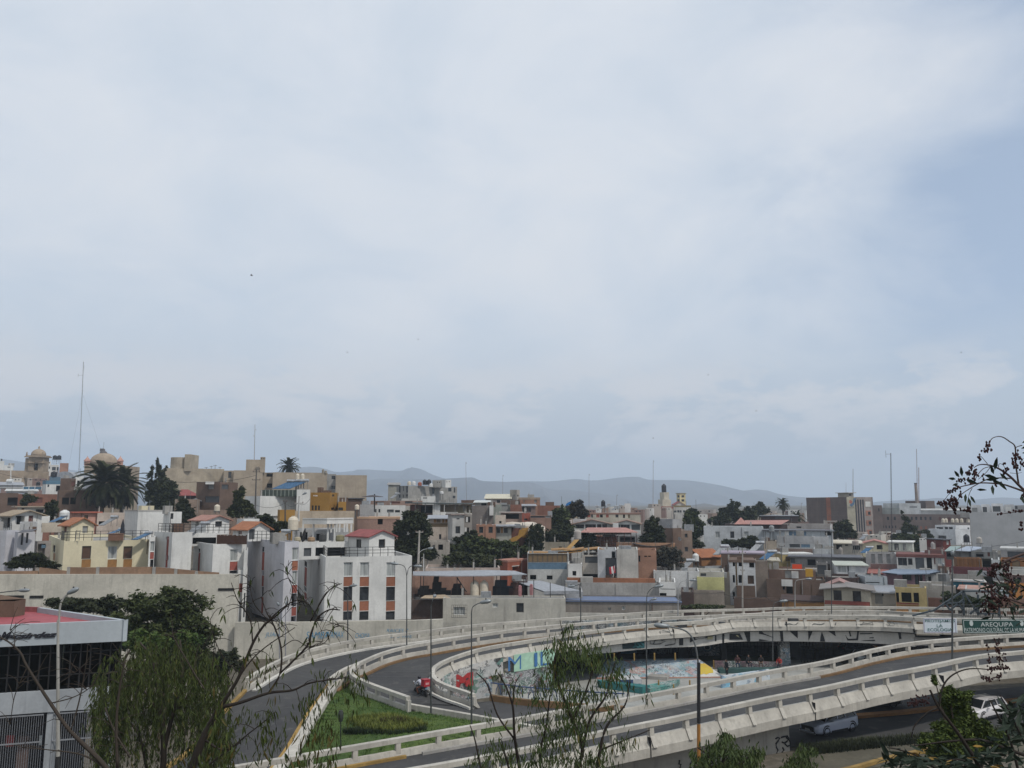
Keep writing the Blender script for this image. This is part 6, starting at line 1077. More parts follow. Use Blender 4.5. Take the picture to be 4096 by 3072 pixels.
bld('broad brown brick house with white patches',130,3062,3066,3300,2315,BRNB,[(3126,2318,3170,2345,'l'),(3131,2344,3140,2360,'o'),(3145,2342,3171,2376,'o'),(3200,2338,3204,2380,'u'),(3244,2338,3247,2380,'u')],yaw=0);bld('brown roof storey with a white door panel',133,3063,3068,3262,2277,K((.17,.11,.085),.4),[(3140,2282,3165,2312,'g'),(3166,2284,3194,2313,'l')],yaw=0,yb=2320)
bld('low red-brown brick base at the ramp foot',124,2930,2935,3130,2392,K((.13,.085,.065),.4),yaw=0,dep=2,cat='wall');bld('orange ochre low house front behind the far parapet',120,3124,3127,3320,2403,K((.36,.19,.07),.3),yaw=0,roof='slab',rm=DKBR,ov=.2)
cl=thing('washing_line','bright orange-red blanket hanging on a roof line','laundry',P(3190,2277,131));m=MB();a_,b_=P(3170,2276,131),P(3208,2276,131);zt_=P(3170,2257,131).z;m.box(a_,b_-a_,(0,.05,0),(0,0,zt_-a_.z));m.build('blanket',plainm((.55,.05,.008),.8,0,.06),cl);m=MB();m.beam(P(3150,2256,131),P(3215,2256,131),.03,.03)
for xx in(3150,3215):m.tube([P(xx,2282,131),P(xx,2254,131)],.04,5)
m.build('line',STEEL,cl)
cl2=thing('blanket','mustard yellow blanket hung over the brick parapet','laundry',P(3238,2307,129));m=MB();a_,b_=P(3223,2307,129),P(3253,2307,129);m.box(a_,b_-a_,(0,.06,0),(0,0,P(0,2277,129).z-a_.z));m.build('cloth',plainm((.36,.20,.015),.8),cl2);m=MB();m.box((a_.x,129.06,P(0,2277,129).z),(b_.x-a_.x,0,0),(0,.6,0),(0,0,.04));m.build('fold',plainm((.36,.20,.015),.8),cl2)
bld('dark glass-fronted roof house with white curtains',137,3262,3266,3310,2250,K((.2,.19,.18),.4),[(3270,2260,3305,2298,'m')],yaw=0);bld('wide house with a thin dark sheet roof',142,3156,3160,3440,2228,K((.24,.23,.22),.4),[(3162,2232,3180,2252,'m'),(3185,2232,3200,2252,'g'),(3230,2238,3262,2262,'o'),(3305,2256,3320,2290,'d')],yaw=0,roof='slab',rm=METD,ov=.4)
bld('white-panelled yard house with green plants',134,3330,3345,3465,2258,K((.56,.57,.57),.25),[(3350,2262,3385,2290,'c'),(3404,2262,3422,2288,'l'),(3390,2260,3396,2300,'m')],yaw=10,roof='shed',rm=plainm((.40,.42,.36),.6),yr=2243)
bld('olive yellow wall with a white cornice',146,3098,3128,3250,2213,K((.42,.33,.15),.4),[(3142,2226,3160,2245,'u')],yaw=20,trim=(WHITE,.2));bld('brown parapet wall above the olive yellow house',152,3100,3104,3250,2194,K((.2,.145,.12),.4),yaw=0,yb=2215,cat='parapet',dep=1)
bld('grey corrugated upper wall on the flat-roofed house',158,3104,3107,3252,2144,GRY,yaw=0,yb=2175);bld('lighter grey wall at the right of the corrugated one',157,3250,3253,3314,2146,LGREY,yaw=0,yb=2178);bld('white blue-windowed storey below the grey corrugated wall',157.5,3104,3107,3314,2174,K((.4,.41,.41),.4),[(3158,2176,3200,2190,'m'),(3205,2177,3240,2190,'b'),(3262,2178,3290,2192,'u')],yaw=0)
bld('bluish open roof storey with a thin slab above',162,3050,3055,3330,2123,K((.42,.45,.47),.3),[(3140,2124,3155,2142,'l'),(3156,2126,3225,2142,'b'),(3300,2126,3325,2142,'o')],yaw=0,roof='slab',rm=METD);tank('grey ball-topped tank on a tall frame',3087,2125,24,160,plainm((.22,.23,.23),.6),20,2.2)
bld('beige low block left of the grey corrugated wall',155,3050,3053,3106,2164,K((.40,.34,.27),.4),yaw=0);bld('long grey terrace house with a slanting red end',178,3155,3160,3326,2096,K((.36,.33,.31),.4),[(3185,2106,3205,2112,'o'),(3300,2116,3325,2124,'r')],yaw=-3);pole('white flag-topped pole at the end of the grey terrace',3323,2098,2162,165,.15,WHITE)
bld('dark long roof house left of the hotel',230,3040,3043,3190,2064,DKBR,[(3100,2068,3160,2076,'m')],yaw=0,roof='slab',rm=METG);bld('small beige houses row under the pine trees',250,3005,3010,3080,2056,BEIGE,[(3028,2062,3034,2070,'l'),(3040,2060,3060,2068,'o')],yaw=0)
HT='brown hotel block with a pale sign panel and orange windows'
bld(HT,280,3224,3385,3490,1988,K((.125,.095,.085),.25,.9,.18),[(3307,1988.5,3325,2150,'n')]+[(x_,1998,x_+4,2140,'o')for x_ in(3422,3432,3442,3452)]+[(3462,2040,3483,2063,'n'),(3462,2080,3483,2102,'n'),(3462,2118,3483,2140,'n'),(3465,2006,3482,2024,'l'),(3473,2083,3482,2099,'w'),(3473,2121,3482,2137,'w')],yaw=33,cat='hotel',yb=2180)
r,Fr,Lf,C,d1,d2,L1,L2,zt=BL[HT]
m=MB();z_=zt;m.box(C+d1*.02+Fr.n*.12,d1*(L1*.33),-Fr.n*.1,(0,0,-(zt-Fr.z_of(2140,1,3400))));m.build('sign_panel',K((.40,.37,.29),.3),r)
m=MB();m.box(C+d1*(L1*.34)+Fr.n*.06+Vector((0,0,-13)),d1*(L1*.62),-Fr.n*.05,(0,0,13));m.build('front_cladding',K((.30,.26,.24),.3),r)
for x_ in(3422,3432,3442,3452):t_=Fr.t_of(x_,2060);m=MB();m.box(Fr.pt(t_,Fr.z_of(2140,t_,x_),.12),d1*.42,Fr.n*.04,(0,0,Fr.z_of(1998,t_,x_)-Fr.z_of(2140,t_,x_)));m.build('window_strip',plainm((.02,.022,.03),.3),r)
for y0,c_ in((2006,WHITE),(2042,ORNG),(2081,ORNG),(2119,ORNG)):
 t_=Fr.t_of(3463,2060);h_=Fr.z_of(y0,t_,3463)-Fr.z_of(y0+21,t_,3463);m=MB();m.box(Fr.pt(t_,Fr.z_of(y0+21,t_,3463),.08),d1*1.9,Fr.n*.1,(0,0,h_));o_=m.build('boxed_window',c_ if c_ is WHITE else wallm((.33,.16,.11),.2),r)
 if c_ is not WHITE:m=MB();m.box(Fr.pt(t_+.8,Fr.z_of(y0+17,t_,3463),.19),d1*.9,Fr.n*.02,(0,0,h_*.6));m.build('pane',GLASS,o_)
for i in range(1,4):
 z_=lerp(Lf.zt,Fr.z_of(2140,1,3400),i/4);m=MB();m.box(Lf.pt(0,z_,.03),d2*L2,Lf.n*.04,(0,0,.12));m.build('floor_band',K((.17,.125,.105),.3),r)
for i in(1,2,3):
 m=MB();m.box(Lf.pt(L2*(.35+.17*i),Lf.zt-14,.03),d2*.15,Lf.n*.04,(0,0,14));m.build('pilaster_strip',K((.18,.13,.11),.3),r)
def arc(x0,y0,pts,mat,nm):
 t0=Fr.t_of(x0,y0);z0_=Fr.z_of(y0,t0,x0);m=MB();m.poly([Fr.pt(t0+a_,z0_+b_,.16)for a_,b_ in pts]);m.build(nm,mat,r)
arc(3396,2012,[(0,0),(.9,-.3),(1.2,.5),(.5,1.1),(0,.8)],plainm((.36,.12,.08),.7),'red_logo_shape');arc(3396,2020,[(0,0),(.8,-.6),(1.8,.1),(2.3,1.6),(2.9,2.4),(1.6,2.2),(1.4,.9),(.6,.4)],plainm((.08,.14,.22),.7),'blue_logo_swoosh')
t0=Fr.t_of(3390,2032);text('HOTEL','lettering',plainm((.2,.18,.15),.7),r,Fr.pt(t0,Fr.z_of(2033,t0,3390),.16),d1,(0,0,1),width=2.6,height=.6,centre=False)
bld('small penthouse with a flat slab on the hotel roof',284,3351,3395,3414,1972,K((.34,.31,.26),.3),[(3394,1975,3404,1984,'m')],yaw=45,yb=1992,roof='slab',rm=K((.4,.36,.3),.3),ov=.6,cat='penthouse')
mast('thin mast on the hotel roof',3412,1876,1990,284,.12,plainm((.25,.24,.24),.6),False);mast('faint short antenna left on the hotel penthouse',3384,1930,1972,285,.05,plainm((.3,.3,.3),.6),False)
LB='long brown institutional building with rows of small windows'
bld(LB,320,3488,3490,3880,2056,K((.165,.125,.11),.25,.9,.15),[(x_,2067,x_+8,2080,'w')for x_ in(3510,3548,3575,3625,3643,3661,3680,3698,3718)]+[(x_,2102,x_+5,2113,'w')for x_ in(3503,3511,3530,3542,3555,3568,3580,3660,3668)]+[(x_,2105,x_+9,2117,'n')for x_ in(3680,3700)]+[(3755,2068,3765,2082,'x'),(3790,2068,3803,2083,'x')],yaw=0,cat='building')
bld('higher brown corner of the long building beside the hotel',319,3489,3491,3527,2021,K((.165,.125,.11),.25,.9,.15),[(3513,2033,3518,2046)],yaw=0,cat='building');bld('grey-green rooftop storey on the long brown building',322,3524,3526,3597,2032,K((.26,.28,.27),.3),yb=2062,yaw=0,cat='rooftop storey');bld('lighter grey rooftop screen behind the tall radio mast',326,3530,3532,3598,2013,K((.38,.40,.41),.3),yb=2040,yaw=0,cat='rooftop storey');bld('white rooftop storey with one long window',321,3593,3596,3682,2013,K((.55,.56,.56),.2),[(3638,2026,3668,2030,'m')],yaw=0,yb=2058,cat='rooftop storey')
bld('dark brown lift house behind the white rooftop storey',335,3621,3702,3738,2003,K((.13,.10,.09),.3),yaw=50,yb=2040,cat='rooftop storey');bld('pale terraced roof edge on the long brown building',318,3680,3683,3878,2040,K((.42,.42,.41),.3),yb=2060,yaw=0,cat='rooftop storey',roof='shed',rm=K((.45,.45,.44),.3),yr=2034)
ck=thing('chimney','tall round brown chimney with a dark cap','chimney',P(3668,2015,330));b_=P(3668,2015,330);h_=P(3668,1932,330).z-b_.z;m=MB();m.lathe(b_,[(.62,0),(.50,h_*.96)],10);m.build('shaft',K((.28,.23,.20),.3),ck);m=MB();m.lathe(b_+Vector((0,0,h_*.96)),[(.58,0),(.58,.3),(.5,.35),(.6,h_*.04)],10);m.build('cap',plainm((.07,.06,.06),.7),ck)
mast('red and white lattice mast right behind the brown chimney',3670,1796,2010,332,.2,plainm((.20,.10,.10),.6,.1),True,lean=-4,thin=.025);mast('shorter lattice mast beside the brown chimney',3675,1870,2012,334,.25,plainm((.3,.2,.2),.6),True,thin=.04);mast('tall dark radio mast with a side antenna in front of the brown building',3568,1812,2250,150,.11,plainm((.055,.055,.065),.5,.3),True,lean=-5,extra=((0,.99,-.9,1.3),),thin=.018)
bld('tall pale-trimmed white roof windows at far right of the brown building',300,3838,3840,3880,2052,K((.3,.28,.26),.3),yaw=0,yb=2070,cat='rooftop storey')
for i in range(6):tank('cream tank in the row in front of the brown building',3773+[0,12,38,55,74,99][i],2090,16,300,TANKC,12,0,'cream tanks before the brown building')
bld('ledge carrying the row of cream tanks',302,3760,3763,3882,2091,K((.28,.24,.22),.3),yaw=0,cat='building')
bld('white modern house with stepped blocks and dark slots',220,3714,3820,3880,2118,K((.62,.64,.66),.12),[(3753,2142,3785,2155)],yaw=52,small=True,yb=2180);bld('upper white storey with three dark windows',224,3740,3822,3880,2102,K((.66,.67,.68),.12),[(3745,2108,3772,2117),(3778,2108,3792,2117),(3795,2108,3811,2117),(3870,2110,3878,2120)],yaw=52,yb=2122,small=True)
bld('huge blank grey wall building at the right edge',200,3874,3877,4200,2048,K((.40,.40,.40),.12,.9,.06),yaw=0,cat='building',yb=2200)
for i,(x0,x1,yt_,c_)in enumerate(((3880,3920,2020,.60),(3923,3958,2017,.66),(3963,4012,2014,.68),(4015,4055,2018,.52),(4056,4200,2021,.40))):
 bld(('narrow white roof cube at the left end of the grey wall','second white roof cube with an open side','largest white roof cube with a framed opening','plain pale roof cube right of the framed one','grey roof storey at the right frame edge')[i],203,x0,x0+2,x1,yt_,K((c_,c_,c_*1.0),.15),[(x0+8,yt_+11,x1-10,yt_+33,('g','m','m','l','m')[i])]if i<4 else[(4038+20,2024,4070,2036,'m')],yaw=0,yb=2050,cat='roof room')
wb=thing('framed_window','white window frames on the right edge of the grey wall','window',P(4090,2180,199));m=MB()
for y0,y1 in((2066,2098),(2110,2148)):a_=P(4088,y1,199);m.box(a_,(1.2,0,0),(0,.3,0),(0,0,P(0,y0,199).z-a_.z))
m.build('frame',WHITE,wb)
bld('dark red timber house with a black flat roof',172,3706,3772,3801,2160,K((.13,.03,.025),.3),[(3786,2163,3796,2178,'c')],yaw=42,roof='slab',rm=METD,ov=.2);tank('slim grey cistern column before the dark red house',3732,2200,32,160,K((.36,.33,.32),.3),14)
bld('red brick base house below the dark red one',158,3712,3720,3778,2196,K((.2,.09,.075),.4),yaw=0);gp_=thing('roof_sheet','tilted grey roof sheet left of the red brick base','roof sheet',P(3695,2222,156));m=MB();q_=[P(3665,2221,155),P(3706,2221,155),P(3722,2203,158),P(3686,2205,158)];m.poly(q_);m.poly([p-Vector((0,0,.1))for p in q_[::-1]]);m.quad(q_[0]-Vector((0,0,.1)),q_[1]-Vector((0,0,.1)),q_[1],q_[0]);m.build('sheet',METG,gp_)
tank('dark tank on a frame against the grey wall',3867,2168,30,175,TANKB,22,1.8);tank('cream tank on a frame against the grey wall',3918,2172,24,172,K((.45,.42,.38),.3),20,1.1)
bld('cream gable house with pink roof edges',158,3440,3443,3552,2173,CREAM,[(3507,2180,3530,2198,'o')],yaw=0,roof='gable',rm=K((.42,.2,.17),.3),yr=2160,ov=.3);bld('long beige house with a wide cream roof',160,3308,3312,3445,2170,K((.42,.38,.32),.3),[(3345,2178,3368,2198,'o'),(3380,2178,3392,2184,'o'),(3412,2180,3440,2200,'o'),(3305,2178,3314,2184,'o')],yaw=0,roof='shed',rm=plainm((.55,.50,.40),.6),yr=2158,dep=9,ov=.5);bld('white flat house with two dark doors right of the cream gable',156,3549,3552,3645,2170,K((.52,.53,.46),.3),[(3577,2174,3595,2200,'m'),(3611,2174,3625,2202,'g')],yaw=-4,roof='slab',rm=WHITE,ov=.3);bld('brown and green yard wall under the white flat house',153,3550,3553,3642,2202,K((.28,.26,.23),.4),[(3553,2203,3580,2214,'u')],yaw=0);tank('beige tank on a pole before the cream gable',3422,2180,20,152,K((.42,.36,.32),.3),24,1.5);solar('blue solar heater in front of the cream gable',3468,2214,60,26,148);solar('solar heater on the beige house roof',3455,2160,44,20,166,PANEL_G)
bld('white downpiped bungalow front below the beige house',150,3250,3254,3330,2195,K((.46,.47,.47),.3),yaw=0);tank('grey cistern column before the beige house',3364,2225,36,150,K((.33,.30,.27),.4),16);dish('large pale satellite dish on the yellow wooden roof',3436,2236,9,140);tank('big round grey tank beside the satellite dish',3448,2258,34,142,K((.36,.33,.28),.4),34);bld('orange wooden roof cabin left of the satellite dish',143,3398,3401,3432,2230,K((.28,.12,.04),.3),[(3404,2236,3420,2246,'o')],yaw=0,cat='cabin')
bld('grey striped panel wall above a brown base',138,3455,3462,3585,2214,K((.37,.36,.35),.4),[(3485,2216,3500,2254,'g'),(3512,2216,3530,2254,'g'),(3546,2216,3562,2254,'g')],yaw=0);bld('brown base wall under the striped panels',136,3478,3482,3588,2256,K((.17,.11,.10),.4),yaw=0,dep=1,cat='wall')
WB='white house with a brown cornice and arched dark windows'
bld(WB,134,3582,3585,3776,2216,K((.50,.48,.44),.3),[(3592,2231,3628,2262),(3632,2233,3650,2260),(3662,2231,3697,2276,'m'),(3707,2231,3728,2277,'o'),(3736,2231,3742,2258,'x'),(3750,2231,3768,2258,'c')],yaw=0,trim=(K((.17,.07,.06),.3),.45));bld('dark tiled awning above the brown cornice',135,3695,3698,3778,2202,K((.17,.09,.085),.4),yb=2220,yaw=0,cat='parapet',dep=2)
bld('pink house under a blue sheet roof',129,3510,3545,3700,2296,K((.42,.25,.29),.3),[(3610,2298,3646,2322),(3660,2298,3676,2340,'m'),(3678,2298,3690,2325)],yaw=12,dep=6);bld('pink sloping gable wall left of the blue sheet roof',132,3474,3478,3552,2290,K((.36,.20,.22),.3),yaw=0,roof='shed',rm=K((.3,.12,.1),.3),yr=2266);br=thing('sheet_roof','broad blue-grey sheet roof over the pink house','roof',P(3660,2296,130));m=MB();q_=[P(3520,2288,128),P(3588,2295,126),P(3720,2293,126),P(3785,2280,130),P(3700,2274,135),P(3590,2273,135)];m.poly(q_);m.poly([p-Vector((0,0,.14))for p in q_[::-1]]);m.quad(q_[1]-Vector((0,0,.14)),q_[2]-Vector((0,0,.14)),q_[2],q_[1]);m.build('sheet',plainm((.20,.25,.32),.5,.1,.2),br)
bld('white wing with a dark door right of the pink house',128.5,3698,3701,3742,2296,WHITE,[(3713,2299,3725,2332,'o')],yaw=0);bld('white frame porch around a lilac curtain',128,3740,3743,3798,2292,WHITE,[(3753,2297,3785,2338,'g')],yaw=0)
BW='timber clad house with a black doorway and maroon balcony'
bld(BW,128,3815,3826,3926,2232,K((.22,.105,.045),.3),[(3871,2249,3881,2262,'o')],yaw=8,small=True);_,Fr,Lf,C,d1,d2,L1,L2,zt=BL[BW]
for i in range(16):t_=.1+i*(L1-.3)/16;m=MB();m.box(Fr.pt(t_,zt-1.75,.02),d1*((L1-.3)/16-.05),Fr.n*.04,(0,0,1.7));m.build('board',K(((.25,.12,.05),(.19,.09,.04),(.23,.10,.035))[i%3],.3),BL[BW][0])
bld('black recess right of the timber cladding',129,3926,3928,3965,2234,K((.05,.05,.04),.3),[(3930,2238,3960,2268,'o')],yaw=0);bld('white corner wall right of the black recess',127,3963,3965,3998,2238,K((.58,.60,.60),.2),yaw=0);bld('maroon balcony band below the timber house',125.5,3793,3796,3968,2268,K((.13,.045,.05),.3),yaw=0,yb=2298,cat='balcony',dep=2)
tr=bld('cluttered open terrace storey above the timber house',133,3780,3784,3990,2204,K((.24,.24,.23),.4),[(3782,2206,3812,2228,'o'),(3824,2208,3838,2228,'g'),(3842,2208,3870,2228,'g'),(3874,2206,3884,2228,'m'),(3904,2204,3934,2228,'o'),(3950,2206,3960,2226,'x'),(3963,2206,3982,2226,'g')],yaw=0,yb=2238)
for lab,q_,c_ in(('greenish sheet awning at the left of the terrace',[(3778,2203),(3818,2202),(3846,2184),(3800,2185)],(.24,.31,.29)),('bluish sheet awning over the middle of the terrace',[(3822,2201),(3880,2204),(3945,2189),(3868,2184)],(.30,.34,.40))):
 m=MB();pp=[P(q_[0][0],q_[0][1],131),P(q_[1][0],q_[1][1],131),P(q_[2][0],q_[2][1],135),P(q_[3][0],q_[3][1],135)];m.poly(pp);m.poly([p-Vector((0,0,.1))for p in pp[::-1]]);m.quad(pp[0]-Vector((0,0,.1)),pp[1]-Vector((0,0,.1)),pp[1],pp[0]);m.build('awning',plainm(c_,.5),label=lab,cat='awning')
bld('grey house at the right edge with a long dark window',140,3998,4001,4200,2192,K((.36,.35,.34),.3),[(4030,2206,4096,2230,'m')],yaw=0,trim=(K((.5,.5,.48),.3),.25));bld('orange-brown timber storey at the right edge',132,3998,4001,4200,2238,K((.24,.10,.03),.3),[(4010,2244,4040,2270,'u'),(4050,2244,4080,2272,'u')],yaw=0);bld('white wall strip below the timber storey at the right edge',126,3995,3998,4200,2276,K((.48,.48,.45),.3),yaw=0)
bld('brown house with pillared windows at the right edge',120,4010,4013,4200,2298,K((.2,.13,.11),.4),[(4020,2304,4040,2325,'o'),(4052,2302,4062,2326,'o'),(4068,2302,4085,2328,'o')],yaw=0);bld('orange house with a dark blue doorway at the right edge',114,4016,4045,4200,2338,K((.42,.18,.05),.2),[(4048,2352,4063,2382,'o'),(4050,2354,4060,2370,'b')],yaw=20)
bld('teal painted wall under a pale sloping roof',119,3808,3812,3935,2320,K((.03,.15,.21),.25),yaw=0,roof='shed',rm=K((.42,.40,.38),.3),yr=2308,yb=2350);bld('grey ridge wall behind the teal house',123,3798,3802,3930,2295,K((.24,.23,.21),.5),yaw=0);bld('low house with a pale pink sloping roof',113,3835,3840,3960,2352,K((.50,.48,.45),.4),[(3868,2352,3873,2362,'u'),(3900,2352,3906,2362,'u')],yaw=0,roof='shed',rm=K((.42,.25,.2),.4),yr=2334,yb=2400)
bld('white laundry yard wall behind the steel truss',112,3855,3860,4020,2356,K((.46,.46,.44),.5),yaw=0)
for i,(xx,c_)in enumerate(((3935,(.4,.42,.44)),(3960,(.35,.12,.1)),(4002,(.20,.35,.45)),(4014,(.3,.36,.42)))):a_=P(xx,2395,111);m=MB();m.box(a_,(.7,0,0),(0,.05,0),(.05,0,1.1));m.build('hanging_cloth',plainm(c_,.8),label=('pale towel behind the truss','reddish shirt behind the truss','blue cloth right of the truss','grey-blue cloth right of the truss')[i],cat='laundry')
bld('brown brick yard wall at the right behind the black railing',108,3945,3950,4250,2388,K((.27,.15,.10),.4),yaw=0,cat='yard wall',dep=1,yb=2470);bld('cracked pale wall house right of the yellow house',119,3702,3706,3822,2340,K((.40,.37,.33),.6),yaw=0);bld('brick wall beside the small green bushes',116,3708,3712,3830,2392,K((.17,.09,.07),.4),yaw=0,cat='yard wall',dep=1)
GH='pale gable house with two dark windows and a red base'
bld(GH,117,3290,3294,3482,2352,K((.44,.40,.32),.35),[(3334,2361,3367,2402,'w'),(3411,2364,3445,2409,'w'),(3290,2404,3480,2420,'r')],yaw=0,roof='gable',rm=K((.24,.22,.21),.3),yr=2342,ov=.6);bld('small white attic gable behind the pale gable house',122,3305,3308,3408,2340,K((.52,.49,.45),.3),yaw=0,roof='gable',rm=K((.36,.22,.2),.3),yr=2320,ov=.3,dep=5);bld('grey roofed wing right of the pale gable house',118,3478,3482,3580,2366,K((.46,.43,.38),.4),[(3500,2370,3530,2415,'g'),(3528,2372,3534,2386,'o')],yaw=0,roof='shed',rm=METG,yr=2335,dep=10);bld('bluish grey low block behind the gable houses',126,3430,3460,3548,2306,K((.33,.36,.38),.3),[(3463,2328,3518,2332,'o')],yaw=20);bld('dark shed above the white attic gable',128,3300,3303,3436,2308,DKBR,yaw=0)
bld('yellow house with three tall dark windows and orange base',114,3576,3580,3705,2348,K((.46,.36,.17),.25),[(3584,2370,3596,2410,'o'),(3606,2370,3646,2410,'o'),(3655,2371,3676,2411,'o'),(3578,2411,3676,2417,'r'),(3578,2418,3676,2445,'a')],yaw=0,dep=5)
pole('bare concrete street pole between the bays',2970,2195,2430,120,.10,K((.36,.34,.31),.5),cross=((.62,.5),(.92,.9)));pole('thin post with a crossbar on the brown roof',3127,2184,2250,138,.06,STEEL,cross=((.98,1.0),));pole('slim pole at the left of the corrugated wall',3062,2123,2195,150,.06,STEEL)
wire('sagging wires before the brick house',[(2895,2375),(3060,2385),(3130,2395),(3300,2400)],118,.5,.03);wire('wire across the grey right wall',[(3900,2190),(4096,2165)],170,.2,.04);wire('wire over the yellow wall',[(2720,2365),(2900,2368)],119,.3,.02)
for lab,xx,yt_,yb_,D_,ln in(('thin mast right of the grey apartment block',1866,1848,2000,300,-3),('faint mast left of the stair tower',2011,1900,1980,300,0),('thin mast right of the stair tower',2356,1895,2030,320,0),('tall thin mast above the shade trees',2612,1840,2030,330,1),('tiny mast over the black tank',2467,1980,2025,260,0),('thin pole left of the hotel',3205,2012,2065,260,0)):mast(lab,xx,yt_,yb_,D_,.09 if 'tall' not in lab else .12,plainm((.28,.27,.28),.6),False,lean=ln,extra=((0,.97,.3,.5),))
# - far small houses, too far to tell apart
fc=[K(c_,.2,.9,.1)for c_ in((.50,.47,.42),(.38,.33,.29),(.28,.20,.16),(.58,.57,.54),(.33,.29,.26),(.22,.15,.13))]
rr=random.Random(5);FCN=('cream','beige','brown','white','grey','dark brown')
def filler(x0,x1,n,y0,y1,D0,D1,w0,w1,lab,grp):
 for i in range(n):
  px=lerp(x0,x1,(i+rr.random()*.8)/n);t_=rr.random();D_=lerp(D0,D1,t_);yt_=lerp(y1,y0,t_)+rr.uniform(-3,3);w_=rr.uniform(w0,w1)
  wn=[]
  if rr.random()<.7:wn=[(px+w_*.2,yt_+4,px+w_*.35,yt_+9,'w'),(px+w_*.6,yt_+4,px+w_*.72,yt_+9,'w')]
  ci=rr.randrange(6);bld(lab.replace('tiny','tiny '+FCN[ci]).replace('small far','small far '+FCN[ci]).replace('low brown','low '+FCN[ci]).replace('low house','low %s house'%FCN[ci])+(', two windows' if wn else ', blank front'),D_,px,px,px+w_,yt_,fc[ci],wn,yaw=rr.uniform(-12,12),group=grp,par=.2,dep=8)
filler(1850,2700,26,2036,2050,300,520,20,60,'tiny flat-roofed far house under the hills','far houses under the hills');filler(2700,3230,26,2038,2062,260,520,18,50,'tiny flat-roofed far house left of the hotel','far houses left of the hotel');filler(1360,1900,10,2008,2030,260,420,25,60,'small far house between the beige slab and the grey block','far houses by the grey block');filler(2340,2680,14,2016,2040,230,300,18,40,'small far rooftop room above the long pale house','far rooftop rooms in the centre');filler(0,400,10,1895,1915,280,400,24,50,'small far house near the churches','far houses near the churches')
filler(3380,3700,9,2125,2150,180,240,30,60,'low house under the trees below the brown building','low houses below the brown building');filler(3000,3330,12,2080,2110,190,245,26,60,'low house between the pine trees and the hotel','low houses before the hotel');filler(2080,2660,12,2075,2100,200,240,30,60,'low brown house behind the central trees','low houses behind the central trees');filler(1700,2100,8,2030,2052,200,250,30,60,'low house filling the centre rooftops','low houses in the centre')
for i in range(14):
 px=rr.uniform(1400,3200);b_=P(px,rr.uniform(2030,2046),rr.uniform(240,330));m=MB();m.tube([b_,b_+Vector((0,0,rr.uniform(1.5,4)))],.05,4);m.build('roof_aerial',STEEL,label='thin aerial sticking up from the far rooftops',cat='aerial',group='aerials on far rooftops')
 #  TREES
FOL=leafm((.024,.036,.010),(.066,.080,.024));FOLD=leafm((.017,.024,.010),(.045,.052,.021));FOLO=leafm((.028,.038,.013),(.065,.070,.026));FOLP=leafm((.018,.026,.012),(.048,.054,.024));FOLG=leafm((.03,.06,.012),(.075,.11,.022));FOLW=leafm((.028,.042,.010),(.085,.085,.022));BARK=wallm((.10,.075,.055),.4,.95,.3,'bark')
def crown(blobs,n,size,seed,thin=.6,droop=0):
 """leaf-sized faces spread through lumpy blobs: (centre, radii)"""
 r=random.Random(seed);vol=[b[1].x*b[1].y*b[1].z for b in blobs];sub=[]
 for(c,R),v_ in zip(blobs,vol):
  k_=max(5,int(26*(v_/max(vol))**.5))
  for _ in range(k_):
   d=Vector((r.gauss(0,1),r.gauss(0,1),r.gauss(0,1))).normalized()*r.uniform(.45,.95);sub.append((c+Vector((d.x*R.x,d.y*R.y,d.z*R.z)),R*r.uniform(.22,.42)))
 w_=[s[1].length**2 for s in sub];m=MB();pick=r.choices(range(len(sub)),weights=w_,k=n)
 for i in pick:
  c,R=sub[i];d=Vector((r.gauss(0,1),r.gauss(0,1),r.gauss(0,1)*.9+.15)).normalized()*(r.random()**thin)*(1.45 if r.random()<.16 else 1);p=c+Vector((d.x*R.x,d.y*R.y,d.z*R.z))
  s_=size*r.uniform(.55,1.35);u=Vector((r.gauss(0,1),r.gauss(0,1),r.gauss(0,.6)-droop)).normalized();v2=u.cross(Vector((r.gauss(0,1),r.gauss(0,1),r.gauss(0,1)))).normalized()
  m.poly((p-u*s_,p+v2*s_*.42,p+u*s_,p-v2*s_*.42))
 return m
def tree(label,blobs_px,D,n,size,mat,seed,name='tree',trunk=None,cat='tree',group=None,thin=.6,zdep=.8):
 """blobs_px: (px, py, half width px, half height px)"""
 bl_=[(P(x,y,D+random.uniform(-.3,.3)*w_/F*D),Vector((w_/F*D,w_/F*D*zdep,h/F*D)))for x,y,w_,h in blobs_px]
 cx=sum(b[0].x for b in bl_)/len(bl_);gz=G(cx,D)if trunk is None else trunk;t_=thing(name,label,cat,(cx,D,gz),group)
 crown(bl_,n,size,seed,thin).build('crown',mat,t_,kind='stuff');m=MB();big_=max(bl_,key=lambda b:b[1].length);r0_=max(.09,big_[1].x*.07);top=big_[0]
 m.tube([(cx,D,gz-.1),(cx+.1,D,lerp(gz,top.z,.5)),(top.x,top.y,top.z)],[r0_*1.3,r0_,r0_*.4],7)
 for c,R in bl_:m.tube([(cx+.1,D,lerp(gz,top.z,.5)),(c.x*.6+cx*.4,c.y,lerp(gz,c.z,.8)),c],[r0_*.6,r0_*.4,r0_*.12],5)
 m.build('trunk',BARK,t_);return t_
tree('big dark round tree beside the tall utility pole',[(1640,2100,62,45),(1600,2150,40,60),(1680,2150,48,60),(1640,2200,70,50),(1700,2215,45,32),(1660,2080,40,30)],122,13000,.34,FOLD,1)
